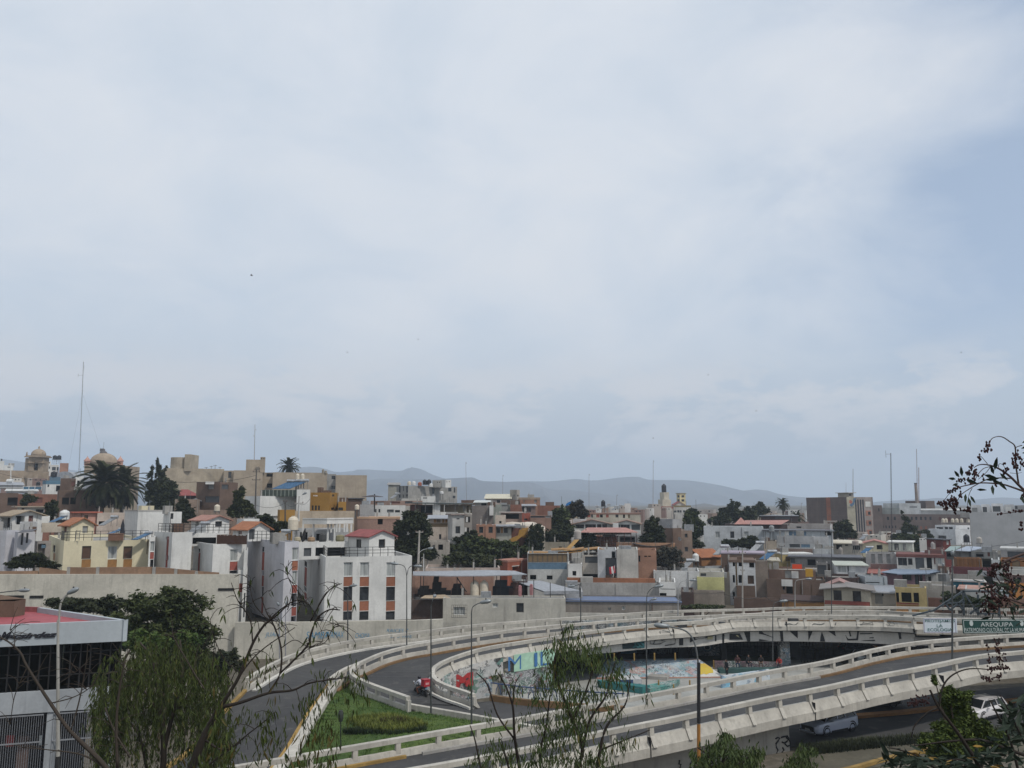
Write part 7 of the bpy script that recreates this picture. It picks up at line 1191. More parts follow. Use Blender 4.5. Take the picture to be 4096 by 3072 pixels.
tree('wide leafy tree mass behind the red-orange house',[(1900,2180,80,34),(1980,2190,70,34),(2060,2200,60,36),(1850,2200,60,34),(1930,2215,90,28)],134,10000,.4,FOL,2);tree('grey-green dense tree right of the wide leafy mass',[(2140,2150,34,45),(2130,2190,38,30),(2155,2125,22,28)],139,6000,.36,FOLP,3);tree('olive bush behind the grey canopy',[(1830,2232,60,24),(1900,2240,70,22),(1960,2250,50,18),(1800,2250,40,16)],119,7000,.3,FOLO,4);tree('dull green tree left of the pinkish brick house',[(1850,2165,40,26),(1880,2140,30,20),(1820,2190,36,22)],136,4500,.36,FOLP,5)
tree('dark green tree below the blue tarpaulin',[(2250,2070,38,40),(2230,2100,34,36),(2260,2110,30,30),(2240,2045,26,24)],168,6000,.42,FOL,6);tree('brownish dark tree right of the blue tarpaulin',[(2310,2035,34,30),(2320,2055,30,22),(2290,2050,26,22),(2318,2012,14,14)],180,5000,.42,leafm((.018,.016,.011),(.04,.034,.022)),7);tree('low dark shrubs left of the cream tank',[(2235,2140,50,34),(2200,2150,40,28),(2270,2130,30,24)],152,5000,.4,FOLD,8);tree('shrub in the shade right of the cream tank',[(2345,2150,36,22),(2330,2175,34,24),(2365,2185,30,18)],147,3600,.36,FOLD,9)
tree('tall dark cypress in front of the brick house',[(2610,2130,40,46),(2600,2095,24,34),(2625,2100,22,30),(2600,2160,48,22),(2640,2150,26,26)],143,9000,.3,FOLD,10);tree('dense tree left of the large white house',[(2770,2075,34,28),(2750,2100,26,34),(2790,2110,32,36),(2775,2140,26,24)],176,6500,.4,FOL,11);tree('grey-brown leafless-looking tree right of the slit windows',[(2665,2215,50,28),(2640,2245,40,22),(2690,2250,50,22),(2700,2210,30,26)],132,4200,.28,leafm((.035,.035,.025),(.07,.066,.048)),12,thin=.6);tree('dark clipped hedge tree before the large white house',[(2920,2172,32,16),(2960,2175,34,14)],158,3500,.28,FOLD,13);tree('round clipped tree right of the hedge tree',[(3000,2165,34,22),(2985,2178,26,14)],157,3500,.28,FOLD,14);tree('small round bush left of the large white house',[(2788,2178,26,14)],156,1800,.28,FOLD,15)
tree('spiky pine tree left in the pine group',[(2900,2060,30,24),(2925,2035,20,34),(2880,2085,36,22)],215,4200,.55,FOLD,16);tree('broad pine tree in the pine group',[(2980,2060,46,22),(2950,2040,12,34),(3000,2045,24,18),(2960,2075,50,16)],220,4600,.55,FOLD,17);tree('pointed pine at the right of the pine group',[(3040,2040,30,22),(3040,2022,14,16),(3020,2055,34,14)],236,3200,.55,FOLP,18);tree('dark tree in the pine group shadow',[(2770,2045,20,14),(2860,2085,26,18)],225,1800,.5,FOLD,19)
tree('dark tree at the foot of the hotel',[(3370,2115,40,30),(3340,2130,34,26),(3400,2135,30,18)],190,4200,.5,FOLP,20);tree('conical dark conifer before the brown building',[(3628,2095,16,26),(3635,2120,28,26),(3610,2060,6,22),(3640,2150,34,18)],205,4500,.42,FOLD,21,zdep=1);tree('broad green tree below the conifer',[(3620,2160,46,24),(3660,2170,34,32),(3680,2195,30,26),(3590,2150,30,16)],185,5500,.45,FOL,22);tree('dark bush right of the broad green tree',[(3690,2140,30,20),(3710,2150,20,18)],195,2500,.42,FOLD,23);tree('small green bushes beside the steel truss',[(3790,2385,26,18),(3830,2395,40,20),(3880,2410,50,22),(3790,2408,24,14)],106,4200,.26,FOL,24)
tree('leafy tree in front of the white terraced house',[(955,1995,24,36),(975,2030,34,34),(965,1965,16,22),(1000,2048,24,20),(935,2050,26,24)],136,6500,.36,FOLO,25);tree('dark shrub right of the leafy tree',[(1060,2075,28,18),(1075,2090,26,18),(1040,2080,18,14)],118,3200,.28,FOLD,26);tree('dark bush behind the cream tank',[(1130,2105,40,18),(1090,2115,26,20),(1160,2100,20,14)],110,3200,.26,FOLD,27)
tree('tall dark conifer clump right of the big palms',[(660,1960,50,50),(640,1900,22,40),(625,1880,9,50),(605,1895,8,36),(660,1890,10,30),(690,2000,34,40),(620,1990,40,40),(660,2025,56,30),(595,1940,20,40)],172,15000,.36,FOLD,28);tree('small dark tree between the conifer and the brick house',[(735,2025,26,30),(750,2060,26,30),(720,2055,20,22)],142,3600,.34,FOLP,29);tree('pale bush growing against the brick opening at left',[(110,1995,26,18),(95,2010,18,14),(135,2000,16,12)],176,2400,.36,FOLO,30);tree('dark shrub between the brick house and the pink house',[(205,2035,26,26),(195,2065,24,22),(215,2015,16,16)],136,3000,.3,FOLD,31)
tree('dark shrub in front of the lilac house on the wall',[(95,2245,50,22),(140,2235,40,24),(60,2262,44,14),(180,2255,36,16),(215,2265,30,9),(110,2222,20,14)],89.2,6500,.20,FOLD,32,zdep=.5)
tree('weeds along the foot of the rubble wall',[(2800,2425,50,7),(2860,2428,40,6),(2740,2428,30,5)],108,2500,.2,FOL,33,cat='bush',name='bush',trunk=0)
def frond_mesh(L_,wd,arc_,nleaf,mat,dead=False):
 m=MB();pts=[]
 for i in range(9):
  t_=i/8;pts.append(Vector((L_*t_*(1-.12*t_),0,L_*arc_*(t_*.9-t_*t_*1.35))))
 m.tube(pts,[.045*(1-.8*i/8)for i in range(9)],4)
 for i in range(nleaf):
  t_=.12+.86*i/nleaf;p=pts[0].lerp(pts[0],0);j=min(7,int(t_*8));p=pts[j].lerp(pts[j+1],t_*8-j);l_=wd*(1-abs(t_-.45)*1.1)
  for s in(-1,1):
   tip=p+Vector((l_*.55,s*l_*.75,-l_*.30-(.25*l_ if dead else 0)));m.poly((p+Vector((-.09*wd,0,.02)),p+Vector((.12*wd,0,.02)),tip))
 me=bpy.data.meshes.new('frond');me.from_pydata(m.v,[],m.f);me.materials.append(mat);me.update();return me
PALM=leafm((.022,.029,.012),(.062,.066,.026));PALMD=leafm((.022,.018,.013),(.06,.048,.034))
def palm(label,px,py,rp,D,n,ndead,seed,trunkpy=None,k_=1.0):
 r=random.Random(seed);c=P(px,py,D);L_=rp/F*D;gz=G(c.x,D)if trunkpy is None else P(px,trunkpy,D).z;t_=thing('palm_tree',label,'palm tree',(c.x,c.y,gz));m=MB();rt_=max(.25,L_*.07)
 m.tube([(c.x,c.y,gz-.1),(c.x,c.y,lerp(gz,c.z,.6)),c],[rt_*1.25,rt_,rt_*1.1],10);m.build('trunk',BARK,t_);ms=[frond_mesh(L_*1.16,L_*.24,a_,44,PALM)for a_ in(.9,.6,.35)];md=frond_mesh(L_*.95,L_*.17,.2,30,PALMD,True)
 for i in range(n+ndead):
  dead=i>=n;o=bpy.data.objects.new('dry_frond' if dead else 'frond',md if dead else r.choice(ms));col.objects.link(o);o.parent=t_;o.location=c-WL[t_.name]+Vector((0,0,-.02*L_*i/n))
  el=r.uniform(.9,1.25)if dead else radians(lerp(-78,42,(i/n)**.8))+r.uniform(-.1,.1);o.rotation_euler=(r.uniform(-.2,.2),el,i*2.39996+r.uniform(-.2,.2));o.scale=[r.uniform(.85,1.08)]*3
 return t_
palm('largest palm with a thick skirt of dry fronds',415,1935,108,178,64,50,1);palm('second palm merging with the largest one on its right',492,1950,98,181,50,40,2);palm('round palm above the beige apartment slab',1156,1868,44,240,54,14,3,1895);palm('round palm on the skyline left of the hotel',3131,2018,30,262,46,12,4);palm('low palm between the round palm and the hotel',3190,2075,36,235,30,8,5)
def small_bush():pass
# - dark round tree and willow at left
tree('large dark round tree beyond the red-roofed dealership',[(640,2430,120,80),(540,2470,110,70),(740,2470,110,90),(780,2560,90,110),(600,2540,140,90),(700,2620,130,110),(560,2420,70,40),(690,2375,80,40),(810,2640,70,90)],63,26000,.17,FOL,40,trunk=0);tree('low dark hedge behind the red dealership roof',[(300,2420,80,26),(380,2430,70,26),(230,2410,50,20),(450,2420,60,40)],72,9000,.18,FOLD,41,trunk=0,cat='hedge',name='hedge');tree('shrubs beside the left retaining wall near the slip road',[(890,2640,50,40),(850,2680,50,50),(930,2620,30,24),(960,2660,30,18)],68,5000,.17,FOLP,43,trunk=0,cat='bush',name='bush');tree('bright green bushes under the large round tree',[(560,2560,60,40),(640,2580,60,40),(760,2560,50,40)],58,5000,.15,FOLG,42,trunk=0,cat='bush',name='bush')
def leaf_mesh(L_,wd,mat,name='leaf'):
 me=bpy.data.meshes.new(name);v=[(0,0,0),(wd*.5,L_*.35,-L_*.02),(wd*.32,L_*.72,-L_*.07),(0,L_,-L_*.16),(-wd*.32,L_*.72,-L_*.07),(-wd*.5,L_*.35,-L_*.02),(0,L_*.35,L_*.015),(0,L_*.72,-L_*.035)]
 me.from_pydata(v,[],[(0,1,6),(1,2,7,6),(2,3,7),(3,4,7),(4,5,6,7),(5,0,6)]);me.materials.append(mat);me.update();return me
def branches(parent,lines,D,mat,name='branch',jit=.3):
 """lines: list of [(px,py,rpx,(dD))...]; returns world polylines"""
 out_=[]
 for ln in lines:
  pts=catmull([P(q_[0],q_[1],D+(q_[3]if len(q_)>3 else 0))for q_ in ln],5);rs=[]
  for i in range(len(pts)):j=i/(len(pts)-1)*(len(ln)-1);a_=int(min(j,len(ln)-2));rs.append(lerp(ln[a_][2],ln[a_+1][2],j-a_)/F*D)
  m=MB();m.tube(pts,rs,6);m.build(name,mat,parent,smooth=True);out_.append(pts)
 return out_
from mathutils import Matrix,Euler
def leaves(parent,spots,meshes,limit=300,seed=0,name='leaf'):
 """spots: (position, direction, scale); the nearest/largest become parts, the rest one stuff part"""
 r=random.Random(seed);spots=sorted(spots,key=lambda s:-s[2]/max(.1,(s[0]-Vector((0,0,CZ))).length));m=MB();base=WL[parent.name]
 for i,(p,d,s)in enumerate(spots):
  y=Vector(d).normalized();x=y.cross(Vector((r.gauss(0,1),r.gauss(0,1),r.gauss(0,1)))).normalized();z=x.cross(y);M=Matrix((x*s,y*s,z*s)).transposed();me=meshes[r.randrange(len(meshes))]
  if i<limit:
   o=bpy.data.objects.new(name,me);col.objects.link(o);o.parent=parent;o.matrix_local=Matrix.Translation(p-base)@M.to_4x4()
  else:
   n=len(m.v);m.v+=[tuple(p+M@v.co)for v in me.vertices];m.f+=[tuple(n+k for k in q_.vertices)for q_ in me.polygons]
 if m.v:m.build('foliage',meshes[0].materials[0],parent,kind='stuff')
LW=[leafm((.024,.040,.008),(.062,.078,.016)),leafm((.05,.05,.012),(.11,.095,.022))];TWIG=wallm((.05,.04,.032),.3,.95,.25,'twig_bark');TWIGD=wallm((.028,.022,.018),.3,.95,.25)
def hang(p,r,droop=1.0):return Vector((r.gauss(0,.32),r.gauss(0,.32),-droop))
wl=thing('willow_tree','drooping willow with yellowing strands in the left foreground','tree',(P(640,3072,26).x,26,G(-11,26)));r=random.Random(3)
trunk_lines=[[(640,3250,14),(655,3000,11),(640,2800,9),(610,2640,5),(560,2570,3)],[(655,3000,9),(700,2820,7),(730,2680,5),(720,2560,3)],[(640,2850,6),(540,2730,5),(470,2690,3),(410,2700,2)],[(700,2850,5),(790,2740,4),(830,2720,2)],[(470,3072,7),(472,2850,6),(480,2690,4),(520,2600,3)],[(600,3150,7),(560,2950,5),(500,2880,4),(430,2870,2)]]
branches(wl,trunk_lines,26,TWIG,'limb');m=MB();tips=[];sp_=[]
LMW=[leaf_mesh(.13,.024,LW[0]),leaf_mesh(.15,.026,LW[0]),leaf_mesh(.14,.024,LW[0]),leaf_mesh(.12,.02,LW[1])]
crest=[(385,2760),(420,2690),(480,2620),(560,2570),(640,2560),(720,2570),(790,2620),(840,2690),(880,2750),(930,2830)]
for i in range(560):
 t_=r.random();x_=lerp(375,930,t_);yc_=interp(crest,x_);x_+=r.gauss(0,12);y_=yc_+abs(r.gauss(0,1))*165+r.uniform(-10,40);y_=min(y_,2990)if r.random()<.85 else r.uniform(2500,2580)+abs(x_-640)*.5;D_=26+r.gauss(0,1.6);p=P(x_,y_,D_);ln_=r.uniform(.8,2.2);n_=7;pts=[]
 dx,dy=r.gauss(0,.08),r.gauss(0,.08)
 for k_ in range(n_):u=k_/(n_-1);pts.append(p+Vector((dx*u*ln_+.05*sin(u*5+i),dy*u*ln_,-ln_*u*u*.55-ln_*u*.45)))
 m.tube(pts,[.005]*4+[.003]*3,3)
 for k_ in range(44):
  u=r.random();j=min(n_-2,int(u*(n_-1)));q_=pts[j].lerp(pts[j+1],u*(n_-1)-j);sp_.append((q_,hang(q_,r,.9),r.uniform(.8,1.5)))
m.build('strands',TWIG,wl,kind='stuff');leaves(wl,sp_,LMW,300,1)
bt_=thing('bare_tree','bare dark tree with spreading branches in front of the slip road','tree',(P(740,3072,12).x,12,G(-4.7,12)))
BLn=[[(640,3400,24),(767,3072,17),(812,2956,14),(850,2881,12),(880,2829,11)],[(880,2829,9),(925,2761,7),(962,2694,6.5),(1011,2574,5.5),(1056,2502,5),(1110,2459,3.5),(1150,2420,2)],[(880,2829,8),(962,2810,6.5),(1075,2772,5.5),(1169,2761,4.5),(1244,2731,3.5),(1375,2712,2)],[(1075,2772,4.5),(1120,2694,4),(1124,2592,3.5),(1097,2506,3),(1067,2450,2.2),(1045,2390,1.5)],[(1120,2694,4),(1225,2589,4.5),(1244,2536,4.5),(1270,2472,4),(1317,2439,3),(1360,2440,2)],[(1056,2502,3.5),(1120,2440,3),(1190,2400,2.5),(1241,2420,1.8)],[(1241,2486,3),(1295,2389,2.8),(1330,2350,2.4),(1367,2334,1.6)],[(1011,2574,3),(1000,2480,2.2),(950,2400,1.8),(925,2330,1.2)],[(925,2761,3.5),(990,2660,3),(1060,2590,2.4),(1180,2510,1.6)],[(1150,2440,2),(1170,2360,1.6),(1150,2300,1.3),(1155,2240,.9)],[(1097,2506,2),(1020,2420,1.6),(1000,2350,1.2),(985,2300,.9)],[(812,2956,4.5),(900,3000,3.5),(1000,2930,2.8),(1090,2860,2)],[(740,3130,5),(900,3010,3.5),(960,2970,3)],[(1124,2592,2.2),(1180,2560,1.6),(1240,2590,1.2),(1300,2560,.9)],[(962,2694,2),(900,2640,1.6),(860,2560,1.4),(840,2480,1.1)],[(1225,2589,2),(1300,2570,1.6),(1340,2500,1.2),(1380,2520,.9)]]
bp_=branches(bt_,BLn,12,TWIGD);r=random.Random(8);sp_=[]
m=MB()
for pts in bp_[1:]:
 for _ in range(9):
  i=r.randrange(len(pts)//2,len(pts));p=pts[i];a_=Vector((r.gauss(.2,1),r.gauss(0,.6),r.gauss(.5,.7))).normalized();L_=r.uniform(.12,.45);q_=[p+a_*L_*u+Vector((0,0,-.25*L_*u*u*2))for u in(0,.3,.6,1)];m.tube(q_,[.006,.005,.004,.003],4)
  if r.random()<.55:
   for _k in range(r.randrange(1,4)):sp_.append((q_[-1],hang(p,r),r.uniform(.7,1.2)))
m.build('twigs',TWIGD,bt_,kind='stuff');LMD=[leaf_mesh(.12,.022,LW[0]),leaf_mesh(.13,.024,leafm((.05,.04,.012),(.11,.085,.02))),leaf_mesh(.10,.018,leafm((.02,.03,.01),(.05,.05,.02)))]
for _ in range(34):
 x_,y_=r.uniform(820,1480),r.uniform(2560,2900);p0=P(x_,y_,12+r.gauss(0,.8));k_=r.randrange(8,22)
 for _k in range(k_):p=p0+Vector((r.gauss(0,.05),r.gauss(0,.05),-r.random()*.42));sp_.append((p,hang(p,r,1.1),r.uniform(.8,1.3)))
for _ in range(30):
 x_,y_=r.uniform(760,1350),r.uniform(2840,3060);p0=P(x_,y_,12+r.gauss(0,.8))
 for _k in range(24):p=p0+Vector((r.gauss(0,.09),r.gauss(0,.09),-r.random()*.6));sp_.append((p,hang(p,r,1.1),r.uniform(.9,1.4)))
leaves(bt_,sp_,LMD,300,2)
ll=thing('bare_branch_tree','thin bare tree leaning across the dealership front','tree',(P(480,3072,13).x,13,G(-6,13)));bp_=branches(ll,[[(520,3250,12),(425,3072,9),(283,2926,7),(202,2813,6),(109,2667,4.5),(81,2610,4),(32,2566,3),(-20,2540,2)],[(283,2926,3),(320,2790,2.5),(345,2650,2),(350,2580,1.4)],[(202,2813,2.6),(290,2790,2.2),(360,2750,1.6),(400,2690,1.2)],[(109,2667,2),(60,2780,1.6),(40,2900,1.2)],[(425,3072,4),(330,3020,3),(200,3000,2),(90,2990,1.4)],[(240,2730,1.8),(300,2690,1.5),(345,2650,1.2)],[(60,2600,1.5),(55,2540,1.2),(40,2520,.8)],[(470,3072,6),(465,2900,5),(478,2760,4),(500,2640,3)],[(420,2830,3),(460,2930,3),(520,3030,3.5)],[(820,2760,3),(775,2690,2.6),(700,2560,2.2),(690,2530,1.5)]],13,TWIG);r=random.Random(4);m=MB()
for pts in bp_:
 for _ in range(7):i=r.randrange(len(pts)//3,len(pts));p=pts[i];a_=Vector((r.gauss(0,1),r.gauss(0,.5),r.gauss(.5,.6))).normalized();L_=r.uniform(.12,.5);m.tube([p+a_*L_*u+Vector((0,0,.1*sin(u*4)*L_))for u in(0,.35,.7,1)],[.006,.005,.004,.003],4)
m.build('twigs',TWIG,ll,kind='stuff')
cs_=thing('sapling','young tree with drooping lance leaves in the centre foreground','tree',(P(2180,3072,11).x,11,G(.5,11)));CL=[[(2250,3400,10),(2290,3150,9),(2330,3000,8),(2290,2880,6),(2235,2740,5),(2215,2660,4),(2230,2590,3)],[(2330,3000,6),(2360,2880,5),(2420,2790,4),(2440,2720,3),(2460,2650,2)],[(2290,2880,5),(2330,2800,4),(2370,2690,3),(2395,2660,2)],[(2100,3200,8),(2060,2960,6),(2050,2820,4.5),(2010,2720,3),(1990,2690,2)],[(2060,2960,4),(1990,2860,3.5),(1950,2740,3),(1905,2690,2)],[(2050,2820,3),(2060,2740,2.4),(2080,2700,1.6)],[(2370,3200,8),(2400,3000,6),(2430,2900,5),(2500,2820,3),(2520,2720,2)],[(1960,3250,6),(1920,3060,4),(1900,2960,3),(1880,2900,1.8)],[(2400,3000,3.5),(2500,2960,2.6),(2600,2920,1.8)],[(2215,2660,3),(2250,2560,2),(2240,2480,1.4)],[(2180,3200,7),(2160,3030,5),(2185,2900,4),(2200,2780,3)],[(2050,3200,5),(2030,3050,4),(1995,2960,3)]]
bp_=branches(cs_,CL,11,TWIGD);r=random.Random(12);sp_=[];LS=leafm((.030,.052,.016),(.075,.100,.030));LS2=leafm((.06,.06,.015),(.13,.10,.025));LMS=[leaf_mesh(.125,.020,LS),leaf_mesh(.15,.022,LS),leaf_mesh(.11,.018,LS),leaf_mesh(.13,.020,LS2)]
clumps=[(2290,2570,40,36,60),(2230,2600,40,40,70),(2330,2610,60,46,130),(2380,2640,36,40,60),(2230,2680,46,40,80),(2260,2760,46,50,90),(2430,2740,30,60,60),(2470,2690,26,50,50),(2290,2850,56,60,150),(2250,2930,60,50,120),(2330,2920,40,40,70),(2200,2950,30,40,40),(2060,2760,24,30,22),(1990,2700,18,20,10),(2150,2800,24,40,36),(2180,2740,24,30,30),(1990,3000,46,40,60),(2050,3040,40,30,50),(1930,3050,40,30,40),(2160,3040,50,30,70),(2280,3040,60,30,110),(2380,3050,50,26,80),(2490,2980,36,30,34),(2450,2850,30,30,26),(2350,2780,40,30,50),(2520,2730,16,30,12),(2090,2880,18,26,14),(1960,2880,14,26,8),(2420,3000,20,30,20),(2160,2900,30,20,26),(1885,2750,8,26,7),(2275,2515,16,20,14),(2590,2800,10,20,6),(2170,2990,30,20,26)]
for x_,y_,w_,h_,n_ in clumps:
 for _ in range(int(n_*1.9)):p=P(x_+r.gauss(0,w_*.8),y_+r.gauss(0,h_*.7)-10,11+r.gauss(0,.4));sp_.append((p,hang(p,r,1.0),r.uniform(.55,1.0)))
leaves(cs_,sp_,LMS,300,5)
sb=thing('small_tree','bushy small tree at the bottom edge before the white abutment','tree',(P(2900,3072,19).x,19,G(5,19)));branches(sb,[[(2880,3300,12),(2890,3100,9),(2900,2980,5),(2905,2930,3)],[(2890,3100,7),(2830,3020,5),(2790,2990,3)],[(2890,3100,7),(2980,3040,5),(3020,2990,3)]],19,TWIGD);r=random.Random(15);sp_=[]
for x_,y_,w_,h_,n_ in((2900,2950,26,30,160),(2860,3000,46,36,330),(2940,3010,40,36,300),(2810,3040,40,30,230),(3010,3020,34,40,220),(2900,3060,70,24,360),(3000,3060,40,20,150),(2770,3020,12,30,30),(3045,3000,14,26,40)):
 for _ in range(n_):p=P(x_+r.gauss(0,w_*.55),y_+r.gauss(0,h_*.5),19+r.gauss(0,.7));sp_.append((p,hang(p,r,.8),r.uniform(.8,1.4)))
leaves(sb,sp_,[leaf_mesh(.13,.032,LS),leaf_mesh(.11,.03,LS)],300,6)
s2_=thing('small_tree','narrow small tree right of the white abutment','tree',(P(3220,3072,21).x,21,G(7.5,21)));branches(s2_,[[(3230,3250,10),(3215,3100,7),(3205,2990,3)],[(3215,3100,5),(3170,3050,3)]],21,TWIGD);sp_=[]
for x_,y_,w_,h_,n_ in((3215,3010,22,40,170),(3210,3060,46,26,240),(3170,3040,24,26,120),(3255,3000,22,20,60),(3140,3065,20,12,60)):
 for _ in range(n_):p=P(x_+r.gauss(0,w_*.55),y_+r.gauss(0,h_*.5),21+r.gauss(0,.6));sp_.append((p,hang(p,r,.8),r.uniform(.8,1.4)))
leaves(s2_,sp_,[leaf_mesh(.13,.034,LS),leaf_mesh(.11,.03,LS)],300,7)
tree('feathery bright green tree at the lower right',[(3800,2790,40,46),(3830,2860,60,70),(3790,2940,70,60),(3860,2960,60,60),(3900,2900,46,40),(3940,2910,40,30),(3770,3010,70,40),(3740,2720,20,26),(3960,2960,60,50),(3850,2800,50,40),(3720,2980,50,40)],24,46000,.055,leafm((.032,.056,.009),(.088,.115,.022)),50,trunk=G(12,24),thin=.9)
bb=thing('broadleaf_bush','dark broad-leaved bush filling the lower right corner','bush',(P(3900,3072,8.5).x,8.5,G(4.8,8.5)));bp_=branches(bb,[[(3960,3300,10),(3930,3100,8),(3850,2960,7),(3800,2890,6),(3755,2830,5),(3720,2760,4)],[(3755,2830,4),(3770,2750,3.5),(3810,2700,3),(3880,2675,2.5),(3980,2680,2)],[(3760,2830,3),(3710,2850,2.6),(3660,2900,2.4),(3645,2950,1.6)],[(3640,2985,2),(3800,2965,3.5),(3920,2960,5),(4000,2985,6),(4096,3020,7)],[(3930,3100,4),(3850,3040,3),(3740,3050,2)],[(4090,3150,6),(4040,2960,4.5),(3990,2860,3.5),(3960,2800,2.5)],[(4110,3000,4),(4050,2870,3),(4000,2780,2)],[(3820,3150,5),(3700,3040,4),(3600,3000,3),(3550,2990,2)]],8.5,TWIGD);r=random.Random(21);sp_=[];LB_=leafm((.010,.019,.011),(.028,.044,.027));LBY=leafm((.16,.09,.012),(.28,.17,.03));LMB=[leaf_mesh(.16,.045,LB_),leaf_mesh(.14,.04,LB_),leaf_mesh(.12,.036,LB_)]
for x_,y_,w_,h_,n_ in((3640,3045,60,26,60),(3760,3052,80,22,70),(3880,3050,80,24,80),(4000,3040,80,30,90),(4070,2950,40,50,60),(4050,2880,40,40,46),(4075,2830,30,40,34),(4000,2970,40,20,24),(3590,3040,40,24,30),(3680,3020,60,16,20)):
 for _ in range(int(n_*.62)):p=P(x_+r.gauss(0,w_*.65),y_+r.gauss(0,h_*.6),8.5+r.gauss(0,.4));sp_.append((p,Vector((r.gauss(-.4,.9),r.gauss(0,.7),r.gauss(0,.5))),r.uniform(.7,1.2)))
leaves(bb,sp_,LMB,300,9)
LY=leaf_mesh(.10,.03,LBY,'yellow_leaf')
for x_,y_ in((3660,3000),(3655,3010),(3640,3012),(3705,3030),(3715,3035),(3785,3050),(3780,3058),(3970,3060),(3960,3066),(3870,3030),(3850,3026),(3890,2985)):
 o=bpy.data.objects.new('yellow_leaf',LY);col.objects.link(o);o.parent=bb;o.location=P(x_,y_,7.9)-WL[bb.name];o.rotation_euler=(r.uniform(-.6,.6),r.uniform(-.8,.8),r.uniform(-2.4,-.8))
fb_=thing('fruiting_tree','overhanging branch with red-brown seed clusters at the right edge','tree',(P(4250,3000,6.5).x,6.5,G(4.4,6.5)))
def z5(x_,y_):return(3400+x_/2.764,1700+y_/2.764)
def Z(ln):return[(*z5(x_,y_),w_)for x_,y_,w_ in ln]
FL=[[(q_[0],q_[1],q_[2]*.72)for q_ in l_]for l_ in[Z([(2600,1400,12),(2200,950,9),(1924,720,7),(1770,570,6),(1640,480,5),(1520,440,4),(1430,440,3),(1370,470,2)]),Z([(1924,735,6),(1800,690,5),(1680,655,4.5),(1480,640,4),(1350,655,3.4),(1200,690,2.8),(1090,740,2)]),Z([(1775,590,4),(1640,585,3.4),(1520,600,3),(1400,660,2.6),(1330,700,2.4),(1230,770,2),(1180,850,1.5)]),Z([(1865,660,5),(1850,560,4.4),(1830,400,4),(1825,240,3.6),(1760,180,3.2),(1690,135,3),(1630,128,2.6),(1570,150,2.2),(1540,200,1.8)]),Z([(1570,455,2.4),(1480,480,2),(1420,540,1.8),(1380,610,1.5)]),Z([(1560,450,2),(1510,520,1.6),(1420,600,1.2)]),Z([(1520,430,2),(1470,370,1.6),(1440,340,1.3)]),Z([(1900,225,3),(1850,240,2.2),(1820,260,2)]),Z([(1200,690,1.8),(1100,760,1.5),(1040,830,1.2),(980,855,1)]),Z([(1350,700,1.8),(1320,760,1.5),(1300,860,1.3),(1305,930,1)]),Z([(1924,950,2.6),(1840,960,2),(1740,975,1.7),(1650,985,1.3)]),Z([(1640,470,1.8),(1650,430,1.6),(1690,440,1.4),(1720,490,1.1)]),Z([(1770,530,1.5),(1840,535,1.2),(1900,525,1)]),Z([(2000,1500,4),(1924,1480,3.4),(1780,1520,3),(1660,1590,2.6),(1600,1620,1.8)]),Z([(2000,1850,4),(1900,1800,3),(1760,1700,2.4),(1680,1610,2)])]]
bp_=branches(fb_,FL,6.5,wallm((.075,.05,.045),.3,.9,.25),'branch');r=random.Random(30);BER=leafm((.030,.012,.012),(.062,.024,.024));bm_=MB();bm_.lathe((0,0,-.011),[(.001,0),(.006,.003),(.0078,.008),(.0055,.014),(.001,.017)],7,False);bme=bpy.data.meshes.new('seed');bme.from_pydata(bm_.v,[],bm_.f);bme.materials.append(BER)
def cluster(x_,y_,w_,h_,n_,D_=6.5):
 c=P(x_,y_,D_);m=MB();cl_=[]
 for _ in range(n_):
  p=P(x_+r.gauss(0,w_*.5),y_+r.gauss(0,h_*.5),D_+r.gauss(0,.03));m.tube([c+(p-c)*.35,p],.0025,3);k_=len(m.v);m.v+=[(p.x+v[0]*.92,p.y+v[1]*.92,p.z+v[2]*1.15)for v in bm_.v];m.f+=[tuple(k_+i for i in f)for f in bm_.f]
 m.build('seed_cluster',BER,fb_,kind='stuff')
for x_,y_,w_,h_,n_ in((1520,215,30,40,16),(1500,280,40,24,14),(1570,280,14,30,7),(1430,350,16,40,12),(1340,470,30,40,14),(1380,520,40,60,22),(1310,540,30,40,14),(1320,620,30,40,12),(1230,600,60,26,16),(1370,600,30,30,10),(1180,690,40,24,12),(1110,730,50,24,14),(1130,820,60,40,26),(1090,870,80,40,34),(1150,880,60,60,30),(1000,860,40,24,14),(1060,910,30,30,12),(1155,950,16,40,8),(1270,940,40,24,12),(1310,910,30,30,10),(1330,950,20,20,6),(1840,340,50,60,28),(1800,400,30,50,16),(1830,460,40,20,9),(1900,420,30,60,14),(1730,490,26,30,10),(1710,420,20,14,6),(1700,520,20,30,7),(1670,975,40,14,8),(1760,960,14,10,4),(1860,950,60,16,14),(1900,1090,24,30,8),(1880,1155,30,14,7),(1910,790,20,50,10),(1620,640,40,30,10),(1470,560,16,30,5),(1220,780,24,40,9),(1600,1560,70,50,34),(1570,1640,60,40,26),(1700,1560,60,60,22),(1760,1640,30,50,14),(1740,1500,30,30,7)):cluster(*z5(x_,y_),w_/2.764,h_/2.764,int(n_*.8))
for x_,y_,w_,h_,n_ in((3950,2500-80,30,40,26),(3985,2420,40,30,22),(4040,2330,40,40,26),(3960,2370,40,40,30),(4020,2390,30,30,16),(3990,2590,20,30,20),(4000,2630,24,30,24),(3955,2640,14,20,10),(3970,2672,40,14,26),(4015,2670,20,14,14),(3960,2712,40,12,24),(4000,2700,20,10,10),(3660,2805,40,18,22),(3690,2795,30,20,18),(3640,2812,20,8,8),(3950,2582,10,10,5)):cluster(x_,y_,w_,h_,n_,6.5 if y_<2480 else 7.5)
LMF=[leaf_mesh(.10,.030,LB_),leaf_mesh(.085,.026,LB_)]
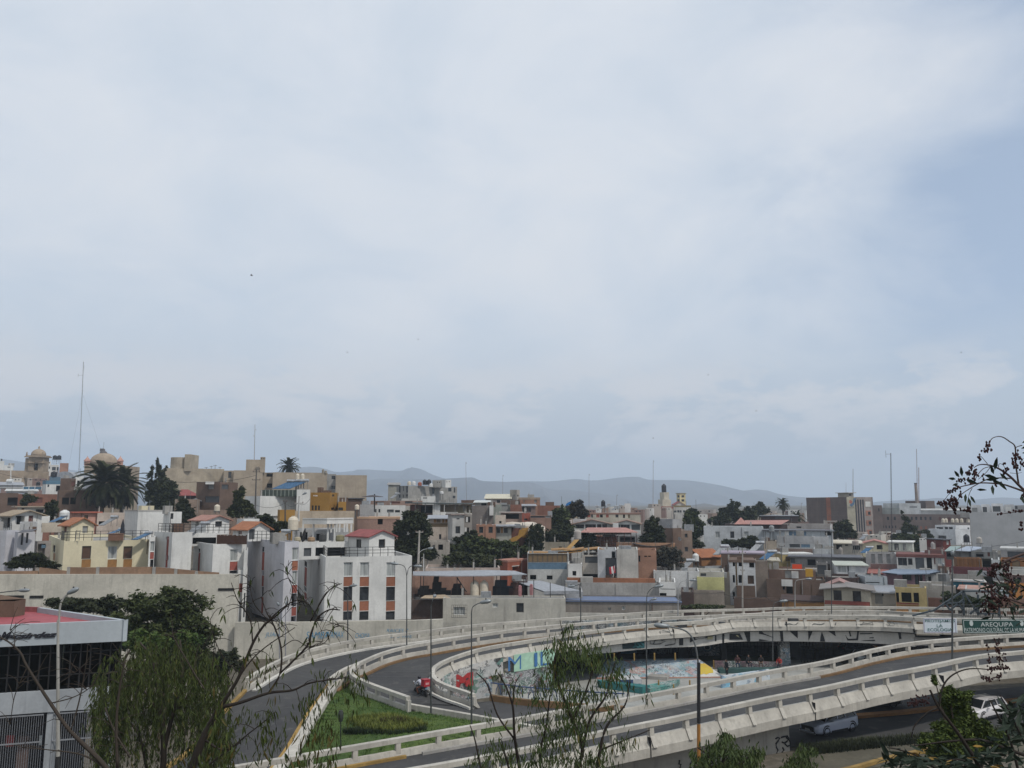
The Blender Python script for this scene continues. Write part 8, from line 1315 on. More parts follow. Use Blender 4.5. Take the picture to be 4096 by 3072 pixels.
for x_,y_,a_,s in((1480,550,-.3,1),(1500,610,.2,1),(1600,500,1.5,1.1),(1590,545,2.0,.9),(1560,600,-.5,.8),(1240,570,1.8,.9),(1210,580,2.3,.8),(1170,600,3.0,.8),(1280,600,-.4,.9),(1200,650,3.3,.7),(1890,260,.3,1.3),(1900,310,.1,1.2),(1915,370,-.2,1),(1655,530,-.9,.8),(1640,620,-1.0,.9),(1310,800,-1.6,.8),(1280,760,-1.9,.8),(1330,780,-1.2,.7),(1575,660,-1.8,.9),(1400,715,0,.7),(1900,120+80,.5,1.2),(1890,770,-1.5,.8)):
 p=P(*z5(x_,y_),6.45);d=Vector((cos(a_),-.25,sin(a_)));x3=d.normalized().cross(Vector((.2,1,.3))).normalized();z3=x3.cross(d.normalized());o=bpy.data.objects.new('leaf',LMF[0]);col.objects.link(o);o.parent=fb_;o.matrix_local=Matrix.Translation(p-WL[fb_.name])@(Matrix((x3*s,d.normalized()*s,z3*s)).transposed()).to_4x4()
sp_=[]
for _ in range(150):p=P(r.gauss(4010,60),r.gauss(2370,60),6.6+r.gauss(0,.1));sp_.append((p,Vector((r.gauss(-.3,.8),r.gauss(0,.5),r.gauss(-.3,.6))),r.uniform(.5,.95)))
leaves(fb_,[s for s in sp_ if s[0].x/s[0].y>kx(3900)],LMF,120,11);branches(fb_,[[(4200,2450,6),(4050,2400,4),(3990,2380,3),(3950,2330,2)],[(4150,2200,6),(4096,2215,5),(4010,2250,4),(3960,2290,3)],[(4060,2400,3),(4000,2330,2.5),(3975,2290,2)]],6.5,wallm((.075,.05,.045),.3,.9,.25),'branch')
#  DEALERSHIP
DS=thing('dealership','two-storey motorcycle dealership with a red roof and white fascia','shop',P(250,3072,50));Dd=49.5
WF=wallm((.36,.395,.42),.25,.8,.1);LGW=wallm((.31,.33,.35),.4,.85,.15)
fa,fb2=P(-60,2499,48.6),P(511,2484,51.0);z1=(fa.z+fb2.z)/2;zf0=z1-1.22;fa.z=fb2.z=z1;u=Vector((fb2.x-fa.x,fb2.y-fa.y,0));ud=u.normalized();nn=Vector((ud.y,-ud.x,0))
bk0,bk1=P(-60,2430,58),Vector((fb2.x-8.7,fb2.y+6.2,0));dpt=-nn*.25
m=MB();m.box((fa.x,fa.y,zf0),u,dpt,(0,0,z1-zf0));sd_=Vector((bk1.x-fb2.x,bk1.y-fb2.y,0));m.box((fb2.x,fb2.y+.02,zf0),sd_,Vector((sd_.y,-sd_.x,0)).normalized()*-.25,(0,0,z1-zf0));m.build('fascia',WF,DS)
m=MB();q_=[fa+dpt+Vector((0,0,-.32)),fb2+dpt+Vector((-.3,0,-.32)),Vector((bk1.x,bk1.y,z1-.32)),Vector((fa.x-9,bk1.y+1.5,z1-.32))];m.poly(q_);m.build('roof',plainm((.30,.065,.075),.7,0,.2,'red_roof'),DS)
m=MB();b1=Vector((bk1.x,bk1.y,z1));b0=Vector((fa.x-9,bk1.y+1.5,z1));m.box(b1-Vector((0,0,.5)),b0-b1,(0,.2,0),(0,0,.5));m.quad(b1+Vector((-.3,0,0)),fb2+Vector((-.45,.05,0)),fb2+Vector((-.45,.05,-.4)),b1+Vector((-.3,0,-.4)));m.build('inner_parapet',plainm((.27,.085,.085),.8,0,.25),DS)
m=MB();rb=P(0,2440,55);m.box(rb+Vector((-2,-.3,-.5)),(3.1,0,0),(0,1.2,0),(0,0,1.1));m.poly([rb+Vector((-2,-.3,.6)),rb+Vector((1.1,-.3,.6)),rb+Vector((1.1,.9,.6)),rb+Vector((-2,.9,1.1))]);m.build('rooftop_box',K((.13,.085,.06),.5),DS)
INK=plainm((.012,.012,.018),.5);lo=lambda px,z:fa+ud*((kx(px,2520)*fa.y-fa.x)/(ud.x-kx(px,2520)*ud.y))+Vector((0,0,z-fa.z))
text('M','fascia_letter',INK,DS,lo(26,z1-.60)+nn*.04,ud,(0,0,1),width=.62,height=.46,shear=.45,bold=.05);text('acsirdez','fascia_letter',INK,DS,lo(133,z1-.64)+nn*.04,ud,(0,0,1),width=2.75,height=.34,shear=.45,bold=.05);text('o','fascia_letter',INK,DS,lo(-5,z1-.64)+nn*.04,ud,(0,0,1),width=.3,height=.25,shear=.45,bold=.04)
s_=P(200,2770,50);zs1,zs0=P(200,2768,49.6).z,P(200,2855,49.6).z
m=MB();m.box((fa.x,fa.y+.25,zs0),u*.93,dpt,(0,0,zs1-zs0));m.build('floor_band',LGW,DS)
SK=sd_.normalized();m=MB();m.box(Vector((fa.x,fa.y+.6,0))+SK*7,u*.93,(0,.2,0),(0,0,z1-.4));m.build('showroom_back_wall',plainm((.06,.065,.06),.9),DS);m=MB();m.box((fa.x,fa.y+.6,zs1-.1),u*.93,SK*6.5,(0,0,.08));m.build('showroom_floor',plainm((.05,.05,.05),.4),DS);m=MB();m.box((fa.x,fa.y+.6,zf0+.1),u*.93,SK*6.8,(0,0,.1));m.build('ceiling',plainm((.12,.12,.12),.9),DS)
t=NT('showroom_glass');t.b.inputs['Transmission Weight'].default_value=1.0;t.b.inputs['IOR'].default_value=1.2;SHG=t.fin((.10,.12,.115),.03,0,.5)
m=MB();m.box((fa.x,fa.y+.5,zs1),u*.93,(0,.03,0),(0,0,zf0-zs1));m.build('showroom_glass',SHG,DS)
for i in range(14):p=Vector((fa.x,fa.y+.45,zs1))+u*.93*(i/13);m=MB();m.box(p,ud*.06,(0,.1,0),(0,0,zf0-zs1));m.build('mullion',BLK,DS)
for fz in(.30,.78):m=MB();m.box((fa.x,fa.y+.46,lerp(zs1,zf0,fz)),u*.93,(0,.06,0),(0,0,.05));m.build('transom',BLK,DS)
m=MB();c_=Vector((fa.x,fa.y+.5,zs1))+u*.93;m.box(c_,SK*6.5,Vector((SK.y,-SK.x,0))*-.05,(0,0,zf0-zs1));m.build('side_glazing',plainm((.02,.024,.024),.2),DS)
m=MB();p=Vector((fa.x,fa.y+.35,0))+u*.86;m.box(p,ud*.35,(0,.35,0),(0,0,zs0));m.build('corner_column',LGW,DS)
m=MB();p=Vector((fa.x,fa.y+.35,0))+u*.45;m.box(p,ud*.4,(0,.35,0),(0,0,zs0));m.build('column',LGW,DS)
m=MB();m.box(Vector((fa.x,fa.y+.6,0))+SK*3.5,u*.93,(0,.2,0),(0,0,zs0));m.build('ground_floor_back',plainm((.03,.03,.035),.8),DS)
GB=plainm((.24,.25,.27),.5,.2)
def grille(f0,f1,zz0,zz1,n,par):
 a_,b_=Vector((fa.x,fa.y+.3,0))+u*f0,Vector((fa.x,fa.y+.3,0))+u*f1;g_=thing('security_grille',par,'grille',a_+(b_-a_)/2+Vector((0,0,zz0)));me=None
 for z_ in(zz0,lerp(zz0,zz1,.62),zz1):m=MB();m.beam(a_+Vector((0,0,z_)),b_+Vector((0,0,z_)),.07,.07);m.build('rail',GB,g_)
 for i in range(n+1):
  p=a_.lerp(b_,i/n)
  if me is None:m=MB();m.tube([p+Vector((0,0,zz0)),p+Vector((0,0,zz1))],.013,5);me=m.build('bar',GB,g_);p0=p
  else:o=me.copy();col.objects.link(o);o.location=p-p0
grille(0,.43,.1,zs0-.12,27,'white barred gate left of the lamp post at the dealership');grille(.50,.86,.1,zs0-.12,23,'white barred front right of the lamp post at the dealership')
for x0,y0,x1,y1,c_,nm in((25,2940,62,2985,(.25,.04,.04),'red_poster'),(77,2955,98,2990,(.5,.55,.58),'white_notice'),(158,2940,172,2978,(.55,.6,.6),'white_notice')):a_,b_=P(x0,y1,51.2),P(x1,y0,51.2);m=MB();m.bx(a_.x,51.1,a_.z,b_.x,51.15,b_.z);m.build(nm,plainm(c_,.7),DS)
m=MB();a_,b_=P(60,3080,50.9),P(115,2945,50.9);m.bx(a_.x,50.9,a_.z,b_.x,51.0,b_.z);m.build('shutter',K((.13,.09,.08),.4),DS)
#  VEHICLES
def wheel(parent,c,ax,r_,w_,rim=(.14,.14,.15)):
 ax=Vector(ax).normalized();a_=ax.cross(Vector((0,0,1))).normalized();b_=Vector((0,0,1));c=Vector(c);m=MB();n=20;prof=[(r_*.62,-w_/2),(r_*.92,-w_/2),(r_,-w_*.3),(r_,w_*.3),(r_*.92,w_/2),(r_*.62,w_/2)]
 def ring(pr,mb):
  k0=len(mb.v)
  for rr_,o in pr:
   for i in range(n):t_=2*pi*i/n;mb.v.append(tuple(c+(a_*cos(t_)+b_*sin(t_))*rr_+ax*o))
  for j in range(len(pr)-1):
   for i in range(n):mb.f.append((k0+j*n+i,k0+j*n+(i+1)%n,k0+(j+1)*n+(i+1)%n,k0+(j+1)*n+i))
 ring(prof,m);wo=m.build('wheel',plainm((.012,.012,.013),.8),parent,smooth=False);m=MB()
 for s in(-1,1):
  for i in range(5):t_=2*pi*i/5;d=a_*cos(t_)+b_*sin(t_);e=a_*-sin(t_)+b_*cos(t_);m.poly([c+ax*s*w_*.42+d*r_*.12+e*r_*.08,c+ax*s*w_*.42+d*r_*.62+e*r_*.11,c+ax*s*w_*.42+d*r_*.62-e*r_*.11,c+ax*s*w_*.42+d*r_*.12-e*r_*.08])
  ring([(r_*.56,s*w_*.42),(r_*.64,s*w_*.42)],m)
 m.build('rim',plainm(rim,.35,.7),wo);m=MB();ring([(.001,0),(r_*.62,0)],m);m.build('hub',plainm((.02,.02,.02),.7),wo)
def car(label,pos,head,paint,suv=True,L_=4.45,W_=1.82,H_=1.62,cat='car',name='parked_car'):
 """pos: ground centre; head: heading angle (plan)"""
 pos=Vector(pos);t_=thing(name,label,cat,pos);f=Vector((cos(head),sin(head),0));s=Vector((-sin(head),cos(head),0))
 def W3(x,y,z):return pos+f*x+s*y+Vector((0,0,z))
 h2=L_/2;k_=H_/1.62
 st=[(-h2,.62,.42,.92),(-h2+.10,.80,.30,1.02),(-h2+.45,.90,.22,1.07),(-h2+1.0,.91,.20,1.06),(0,.91,.20,1.03),(h2-1.55,.91,.20,1.01),(h2-1.05,.91,.20,.99),(h2-.50,.90,.22,.93),(h2-.15,.82,.26,.84),(h2,.62,.34,.70)]
 m=MB();rows=[]
 for x,hw,bz,tz in st:
  tz*=k_;row=[(x,-hw*.86,bz),(x,-hw,bz+.14),(x,-hw*1.0,lerp(bz,tz,.55)),(x,-hw*.96,tz-.06),(x,-hw*.86,tz),(x,0,tz+.035),(x,hw*.86,tz),(x,hw*.96,tz-.06),(x,hw,lerp(bz,tz,.55)),(x,hw,bz+.14),(x,hw*.86,bz)];rows.append([W3(*p)for p in row])
 n=len(rows[0])
 for r_ in rows:m.v+=[tuple(p)for p in r_]
 for j in range(len(rows)-1):
  for i in range(n):m.f.append((j*n+i,j*n+(i+1)%n,(j+1)*n+(i+1)%n,(j+1)*n+i))
 m.f+=[tuple(range(n)),tuple(reversed(range((len(rows)-1)*n,len(rows)*n)))];bo=m.build('body',paint,t_,smooth=True);md=bo.modifiers.new('bevel','BEVEL');md.width=.03;md.segments=2;md.limit_method='ANGLE'
 bz=1.0*k_;rz=H_-.03;gh=[(-h2+.18,.74,bz-.02),(-h2+.55,.60,rz-.06),(-h2+1.3,.64,rz),(.05,.64,rz),(.55,.60,rz-.06),(1.28,.74,bz-.03)];m=MB()
 for x,hw,z in gh:m.v+=[tuple(W3(x,-hw,z)),tuple(W3(x,hw,z))]
 m.f=[(0,2,3,1),(2,4,5,3),(4,6,7,5),(6,8,9,7),(8,10,11,9),(0,10,8,6,4,2),(1,3,5,7,9,11)];m.build('glasshouse',plainm((.012,.014,.016),.08,0,.1,'car_glass'),t_)
 m=MB()
 for a_,b_ in((1,2),(2,3),(3,4)):
  (x0,w0,z0),(x1,w1,z1)=gh[a_],gh[b_];m.quad(W3(x0,-w0-.01,z0+.012),W3(x1,-w1-.01,z1+.012),W3(x1,w1+.01,z1+.012),W3(x0,w0+.01,z0+.012))
 for sd in(-1,1):
  for(x0,w0,z0),(x1,w1,z1),wd in((gh[0],gh[1],.13),(gh[4],gh[5],.07)):m.beam(W3(x0,sd*w0,z0),W3(x1,sd*w1,z1),wd,wd*.6)
  m.beam(W3(-h2+.55,sd*.62,rz-.05),W3(.55,sd*.62,rz-.05),.06,.06);m.beam(W3(-h2+1.35,sd*.75,bz),W3(-h2+1.5,sd*.65,rz-.02),.10,.05);m.beam(W3(.0,sd*.75,bz),W3(-.05,sd*.65,rz-.02),.06,.05)
 m.build('roof',paint,t_)
 dark=plainm((.014,.014,.015),.6)
 m=MB();m.quad(W3(h2+.015,-.52,.42),W3(h2+.015,.52,.42),W3(h2+.01,.54,.70*k_),W3(h2+.01,-.54,.70*k_));m.quad(W3(h2-.02,-.66,.30),W3(h2-.02,.66,.30),W3(h2+.02,.58,.44),W3(h2+.02,-.58,.44));m.build('grille',dark,t_)
 m=MB();m.box(W3(h2+.02,-.2,.40),s*.40,f*.01,(0,0,.13));m.build('number_plate',plainm((.5,.5,.5),.5),t_)
 m=MB();m.box(W3(h2+.0,-.7,.24),s*1.4,f*.04,(0,0,.06));m.build('skid_plate',LSTEEL,t_)
 for sd in(-1,1):
  m=MB();m.quad(W3(h2-.02,sd*.56,.70*k_),W3(h2-.20,sd*.82,.74*k_),W3(h2-.24,sd*.83,.83*k_),W3(h2-.04,sd*.58,.76*k_));m.build('headlight',plainm((.4,.42,.44),.1),t_);m=MB();m.box(W3(-h2-.005,sd*.5-.14,.82*k_),s*.28,f*.06,(0,0,.14));m.build('tail_light',plainm((.3,.01,.01),.3),t_);m=MB();m.lathe(W3(.75,sd*.98,1.02*k_),[(.01,-.07),(.09,-.05),(.1,.03),(.06,.08),(.01,.09)],8);m.build('wing_mirror',paint,t_)
  for xw in(h2-.92,-h2+.88):
   wheel(t_,W3(xw,sd*(.80),.345),s,.345,.22);m=MB();c_=W3(xw,sd*.905,.345)
   for i in range(12):
    a0_,a1_=pi*i/12,pi*(i+1)/12;p_=lambda a_,r_:c_+f*cos(a_)*r_+Vector((0,0,sin(a_)*r_));m.quad(p_(a0_,.36),p_(a1_,.36),p_(a1_,.45),p_(a0_,.45))
   m.build('wheel_arch',dark,t_)
 m=MB()
 for sd in(-1,1):m.box(W3(-h2+1.35,sd*.905-.01,.22),f*(L_-2.75),s*.02,(0,0,.16))
 m.build('sill',dark,t_)
 for x,nm in((.15,'door_handle'),(-.85,'door_handle')):
  m=MB();m.box(W3(x-.5,.905,.90*k_),f*.18,s*.03,(0,0,.03));m.box(W3(x-.5,-.935,.90*k_),f*.18,s*.03,(0,0,.03));m.build(nm,paint,t_)
 return t_
t=NT('car_paint');t.b.inputs['Coat Weight'].default_value=.6;SILV=t.fin((.52,.57,.68),.3,.1,.5);t=NT('car_paint_dark');t.b.inputs['Coat Weight'].default_value=.6;DKP=t.fin((.03,.028,.03),.3,.2,.5);t=NT('car_paint_white');t.b.inputs['Coat Weight'].default_value=.5;WHP=t.fin((.6,.58,.58),.3,0,.5)
p=Pz(3356,2938,.025);hd=atan2(-.5,-.87);car('pale blue-silver SUV driving left under the near ramp',p+Vector((-.4,.7,0)),hd,SILV,name='suv')
car('dark car half hidden under the near ramp edge',Pz(3505,2836,.025)+Vector((0,.8,0)),atan2(.2,1),DKP,H_=1.5);car('white and dark car behind the feathery tree',Pz(3930,2870,.025),atan2(-.5,-.85),WHP,H_=1.5);car('silver car parked beyond the near ramp rail',Pz(3500,2655,.03),atan2(.1,1),plainm((.33,.36,.37),.3,.4),H_=1.45);car('dark car parked behind the silver one',Pz(3475,2632,.03)+Vector((0,2,0)),atan2(.1,1),DKP,H_=1.45)
# - people
def skin_body(t_,name,joints,edges,mat,sub=2):
 me=bpy.data.meshes.new(name);base=WL[t_.name];me.from_pydata([tuple(Vector(j[:3])-base)for j in joints],edges,[]);o=bpy.data.objects.new(name,me);col.objects.link(o);o.parent=t_;WL[o.name]=base;me.materials.append(mat)
 md=o.modifiers.new('skin','SKIN');md.use_smooth_shade=True;sv=me.skin_vertices[0].data if me.skin_vertices else None
 if sv is None:me.attributes;
 for i,j in enumerate(joints):r_=j[3];me.skin_vertices[0].data[i].radius=(r_,r_ if len(j)<5 else j[4])
 me.skin_vertices[0].data[0].use_root=True;sb_=o.modifiers.new('sub','SUBSURF');sb_.levels=1;sb_.render_levels=sub;return o
SKIN=plainm((.26,.14,.09),.6)
def person(label,base,face,top,legs,pose='stand',hair=(.012,.01,.009),h=1.7,bend=0,helmet=None):
 """face: heading angle the figure looks towards"""
 base=Vector(base);t_=thing('person',label,'person',base);f=Vector((cos(face),sin(face),0));s=Vector((-sin(face),cos(face),0));k_=h/1.7
 def Q(x,y,z):return base+(f*x+s*y)*k_+Vector((0,0,z*k_))
 J=lambda x,y,z,r_:(*Q(x,y,z),r_*k_)
 if pose=='stand':
  hip,sh,nk,hdz=(0,.95),(.02,1.40),(.03,1.48),(.05,1.58);legsj=[[(.0,sy*.10,.9,.085),(.02,sy*.11,.50,.062),(-.02,sy*.11,.09,.045)]for sy in(-1,1)];feet=[[(-.02,sy*.11,.09),(.16,sy*.13,.045)]for sy in(-1,1)];arms=[[(sh[0],sy*.19,1.37,.055),(.03,sy*.25,1.12,.045),(.12,sy*.22,.90,.036)]for sy in(-1,1)]
 elif pose=='ride':
  hip,sh,nk,hdz=(-.05,.82),(.22,1.24),(.27,1.32),(.34,1.42);legsj=[[(0,sy*.12,.80,.085),(.38,sy*.20,.66,.065),(.18,sy*.18,.30,.048)]for sy in(-1,1)];feet=[[(.18,sy*.18,.30),(.34,sy*.18,.25)]for sy in(-1,1)];arms=[[(.22,sy*.19,1.22,.058),(.38,sy*.30,1.02,.048),(.58,sy*.30,1.0,.038)]for sy in(-1,1)]
 else:
  hip,sh,nk,hdz=(0,.46),(.06,.90),(.09,.98),(.13,1.08);legsj=[[(0,sy*.10,.44,.085),(.42,sy*.13,.47,.062),(.46,sy*.12,.08,.045)]for sy in(-1,1)];feet=[[(.46,sy*.12,.08),(.63,sy*.13,.045)]for sy in(-1,1)];arms=[[(.06,sy*.19,.88,.055),(.16,sy*.25,.66,.045),(.36,sy*.16,.58,.036)]for sy in(-1,1)]
 jo=[J(hip[0],0,hip[1],.14),J(lerp(hip[0],sh[0],.5),0,lerp(hip[1],sh[1],.5),.135),J(sh[0],0,sh[1]-.06,.15),J(nk[0],0,nk[1],.06)];ed=[(0,1),(1,2),(2,3)]
 for a_ in arms:i=len(jo);jo+=[J(*q_)for q_ in a_];ed+=[(2,i),(i,i+1),(i+1,i+2)]
 skin_body(t_,'jacket',jo,ed,top)
 jo=[J(hip[0],0,hip[1]-.0,.135)];ed=[]
 for l_ in legsj:i=len(jo);jo+=[J(*q_)for q_ in l_];ed+=[(0,i),(i,i+1),(i+1,i+2)]
 skin_body(t_,'trousers',jo,ed,legs)
 for ft in feet:
  m=MB();a_,b_=Q(*ft[0]),Q(*ft[1]);m.tube([a_+Vector((0,0,-.02)),a_.lerp(b_,.5),b_,b_+(b_-a_)*.1],[.045,.05,.042,.02],7);m.build('shoe',plainm((.02,.02,.02),.7),t_)
 hc=Q(hdz[0],0,hdz[1]);m=MB();prof=[(.02,-.125),(.055,-.11),(.072,-.06),(.08,0),(.078,.05),(.06,.095),(.02,.115)];m.lathe(hc,[(a_*k_,b_*k_)for a_,b_ in prof],12);m.tube([hc+f*.07*k_+Vector((0,0,.005)),hc+f*.098*k_+Vector((0,0,-.025))],.014,5)
 for sy in(-1,1):m.tube([hc+s*sy*.075*k_+Vector((0,0,-.02)),hc+s*sy*.083*k_+Vector((0,0,.02))],.015,5)
 m.build('head',SKIN,t_,smooth=True)
 if helmet:
  m=MB();m.lathe(hc+Vector((0,0,.015)),[(.10,-.11),(.125,-.05),(.13,.03),(.11,.09),(.06,.13),(.01,.14)],14);m.build('helmet',plainm(helmet,.25),t_,smooth=True);m=MB();m.box(hc+f*.105-s*.08+Vector((0,0,-.03)),s*.16,f*.03,(0,0,.08));m.build('visor',plainm((.01,.01,.012),.1),t_)
 else:
  m=MB();m.lathe(hc-f*.012*k_+Vector((0,0,.012)),[(.086,-.03),(.09,.02),(.082,.07),(.055,.11),(.01,.125)],12);m.build('hair',plainm(hair,.8),t_,smooth=True)
  for sy in(-1,1):m=MB();m.lathe(hc+f*.074*k_+s*sy*.03*k_,[(.001,-.01),(.011,0),(.001,.01)],6,False);m.build('eye',BLK,t_)
 for a_ in arms:
  e0,e1=Vector(Q(*a_[1][:3])),Vector(Q(*a_[2][:3]));d=(e1-e0).normalized();m=MB();sd=d.cross(Vector((0,0,1))).normalized()if abs(d.z)<.95 else s;m.tube([e1,e1+d*.05,e1+d*.10],[.03,.042,.036],6)
  for i_,o_ in enumerate((-.03,-.01,.01,.03)):q0=e1+d*.09+sd*o_;m.tube([q0,q0+d*(.045+.01*(i_ in(1,2))),q0+d*.075-Vector((0,0,.015))],[.009,.008,.006],5)
  q0=e1+d*.03+sd*.035;m.tube([q0,q0+sd*.025+d*.03,q0+sd*.025+d*.055],[.011,.009,.007],5);m.build('hand',SKIN,t_)
 return t_
person('standing person in dark clothes at the foot of the sun mural',Pz(2909,2712,.03),radians(200),plainm((.012,.013,.018),.85),plainm((.015,.017,.022),.85))
person('seated person with brown hair and blue jeans by the pink wall',Pz(2951,2684,.0)+Vector((0,0,.35)),radians(-100),plainm((.07,.03,.03),.85),plainm((.03,.05,.09),.85),'sit',(.02,.012,.008));person('seated person in black by the pink wall',Pz(2993,2683,.0)+Vector((0,0,.35)),radians(-80),plainm((.012,.012,.014),.85),plainm((.02,.025,.04),.85),'sit');person('seated person in dark top furthest right by the pink wall',Pz(3046,2684,.0)+Vector((0,0,.35)),radians(-110),plainm((.025,.02,.02),.85),plainm((.10,.07,.05),.85),'sit');person('person in a red top at the foot of the graffiti column',Pz(3120,2688,0)+Vector((0,0,.30)),radians(-120),plainm((.32,.03,.025),.85),plainm((.03,.03,.04),.85),'sit')
mp_=Pz(1682,2789,1.40);hdm=atan2(.80,-.60);f=Vector((cos(hdm),sin(hdm),0));s=Vector((-sin(hdm),cos(hdm),0));MT=thing('motorcycle','dark motorcycle with a red delivery box on the hairpin loop','motorcycle',mp_)
rzz=interp([(60,1.28),(66,1.7)],mp_.y)
def mz(x,y,z):return mp_+f*x+s*y+Vector((0,0,z))
for xw,nm in((.66,'front'),(-.64,'rear')):wheel(MT,mz(xw,0,.31),s,.31,.12,(.1,.1,.1))
m=MB();m.tube([mz(-.64,.09,.31),mz(-.2,.1,.42),mz(.05,.1,.40)],.035,6);m.tube([mz(-.64,-.09,.31),mz(-.2,-.1,.42),mz(.05,-.1,.40)],.035,6);m.tube([mz(.66,.08,.31),mz(.48,.08,.9)],.03,6);m.tube([mz(.66,-.08,.31),mz(.48,-.08,.9)],.03,6);m.tube([mz(.45,-.33,1.02),mz(.5,0,.98),mz(.45,.33,1.02)],.018,6);m.build('frame',plainm((.03,.03,.032),.4,.5),MT)
m=MB();m.tube([mz(-.15,0,.45),mz(.15,0,.48),mz(.3,0,.5)],[.16,.17,.1],8);m.build('engine',plainm((.05,.05,.05),.5,.5),MT);m=MB();m.tube([mz(.0,0,.78),mz(.2,0,.84),mz(.42,0,.8)],[.09,.15,.09],10);m.build('tank',plainm((.02,.02,.025),.2),MT);m=MB();m.tube([mz(.08,0,.78),mz(-.25,0,.79),mz(-.75,0,.86)],[.10,.13,.08],8);m.build('seat',plainm((.02,.02,.02),.7),MT);m=MB();m.tube([mz(-.3,-.16,.32),mz(-.85,-.18,.40)],[.035,.05],8);m.build('exhaust',LSTEEL,MT)
m=MB();m.box(mz(-.86,-.09,.72),s*.18,f*.02,(0,0,.14));m.build('number_plate',plainm((.18,.3,.42),.6),MT)
for sy in(-1,1):m=MB();m.lathe(mz(.42,sy*.36,1.14),[(.01,-.05),(.055,-.03),(.055,.03),(.01,.05)],8);m.build('mirror',plainm((.6,.62,.65),.15),MT)
m=MB();m.lathe(mz(.62,0,.86),[(.02,-.08),(.09,-.05),(.09,.05),(.02,.08)],10);m.build('headlight',plainm((.5,.5,.5),.1),MT)
bxx=thing('delivery_box','bright red delivery box carried behind the motorcyclist','box',mz(-.70,0,.92));m=MB();m.box(mz(-.97,-.26,.92),f*.52,s*.52,(0,0,.50));o=m.build('body',plainm((.36,.02,.03),.5),bxx);md=o.modifiers.new('bevel','BEVEL');md.width=.03;md.segments=2;m=MB();m.box(mz(-.99,-.28,1.40),f*.56,s*.56,(0,0,.06));m.build('lid',plainm((.30,.015,.025),.5),bxx);m=MB();m.box(mz(-.985,-.15,1.08),s*.30,f*.01,(0,0,.16));m.build('label_patch',plainm((.5,.25,.25),.6),bxx)
person('motorcyclist in a white and grey jacket with a dark helmet',mz(-.12,0,.0),hdm,plainm((.42,.44,.50),.8),plainm((.20,.075,.045),.8),'ride',helmet=(.02,.02,.025))
def showbike(label,px,py,D_,c_,head):
 b=P(px,py,D_);t_=thing('motorcycle',label,'motorcycle',b);f=Vector((cos(head),sin(head),0));s=Vector((-sin(head),cos(head),0));q_=lambda x,y,z:b+f*x+s*y+Vector((0,0,z))
 for xw in(.65,-.65):wheel(t_,q_(xw,0,.31),s,.31,.12,(.15,.15,.15))
 m=MB();m.tube([q_(.65,0,.31),q_(.45,0,1.0),q_(.40,0,1.05)],.05,6);m.tube([q_(.42,-.35,1.05),q_(.42,.35,1.05)],.02,6);m.tube([q_(-.65,0,.31),q_(0,0,.42),q_(.45,0,.9)],.05,6);m.build('frame',BLK,t_);m=MB();m.tube([q_(.5,0,.82),q_(.2,0,.86),q_(-.1,0,.7),q_(-.8,0,.9)],[.1,.17,.1,.05],9);m.tube([q_(.6,0,.6),q_(.72,0,.75)],[.12,.04],7);m.build('fairing',plainm(c_,.25),t_);m=MB();m.tube([q_(-.05,0,.8),q_(-.7,0,.9)],[.12,.08],8);m.build('seat',plainm((.02,.02,.02),.7),t_);m=MB();m.tube([q_(-.1,0,.35),q_(.25,0,.45)],[.16,.15],8);m.build('engine',plainm((.05,.05,.05),.5,.4),t_);return t_
showbike('red motorcycle facing out in the upper showroom',320,2735,52,(.32,.02,.02),radians(-30));showbike('second red motorcycle at the column in the upper showroom',268,2730,52.8,(.30,.02,.02),radians(-60));showbike('motorcycle with a blue screen in the upper showroom',405,2735,53,(.05,.25,.42),radians(-70));showbike('black motorcycle in the left half of the showroom',110,2745,52.5,(.03,.02,.02),radians(-40))
#  STREET LAMPS, POLES
def lamp(label,px,yb,yt,D,arms,r_=.052,mat=None,bands=(),group='street lamps along the ramps'):
 b=P(px,yb,D);tp_=P(px,yt,D);t_=thing('street_lamp',label,'street lamp',b,group);mat=mat or plainm((.07,.075,.075),.5,.3);m=MB();m.tube([b,b.lerp(tp_,.5),tp_],[r_*1.25,r_,r_*.7],9);m.build('post',mat,t_)
 for z0,z1,c_ in bands:m=MB();p0,p1=b.lerp(tp_,z0),b.lerp(tp_,z1);m.tube([p0,p1],[r_*1.32,r_*1.28],9);m.build('painted_band',plainm(c_,.6),t_)
 for pts in arms:
  w_=[P(a_,b_,D+dd)for a_,b_,dd in pts];q_=catmull(w_,5);m=MB();m.tube(q_,[r_*.62]*len(q_),7);m.build('arm',mat,t_);e=q_[-1];d=(q_[-1]-q_[-3]).normalized();d.z*=.5;m=MB();m.tube([e-d*.1,e+d*.05,e+d*.4,e+d*.62,e+d*.7],[.05,.11,.14,.10,.03],9);m.build('lamp_head',plainm((.22,.24,.25),.4,.3),t_,smooth=True);m=MB();m.lathe(e+d*.32+Vector((0,0,.10)),[(.04,0),(.045,.10),(.02,.12)],6);m.build('photocell',BLK,t_)
 return t_
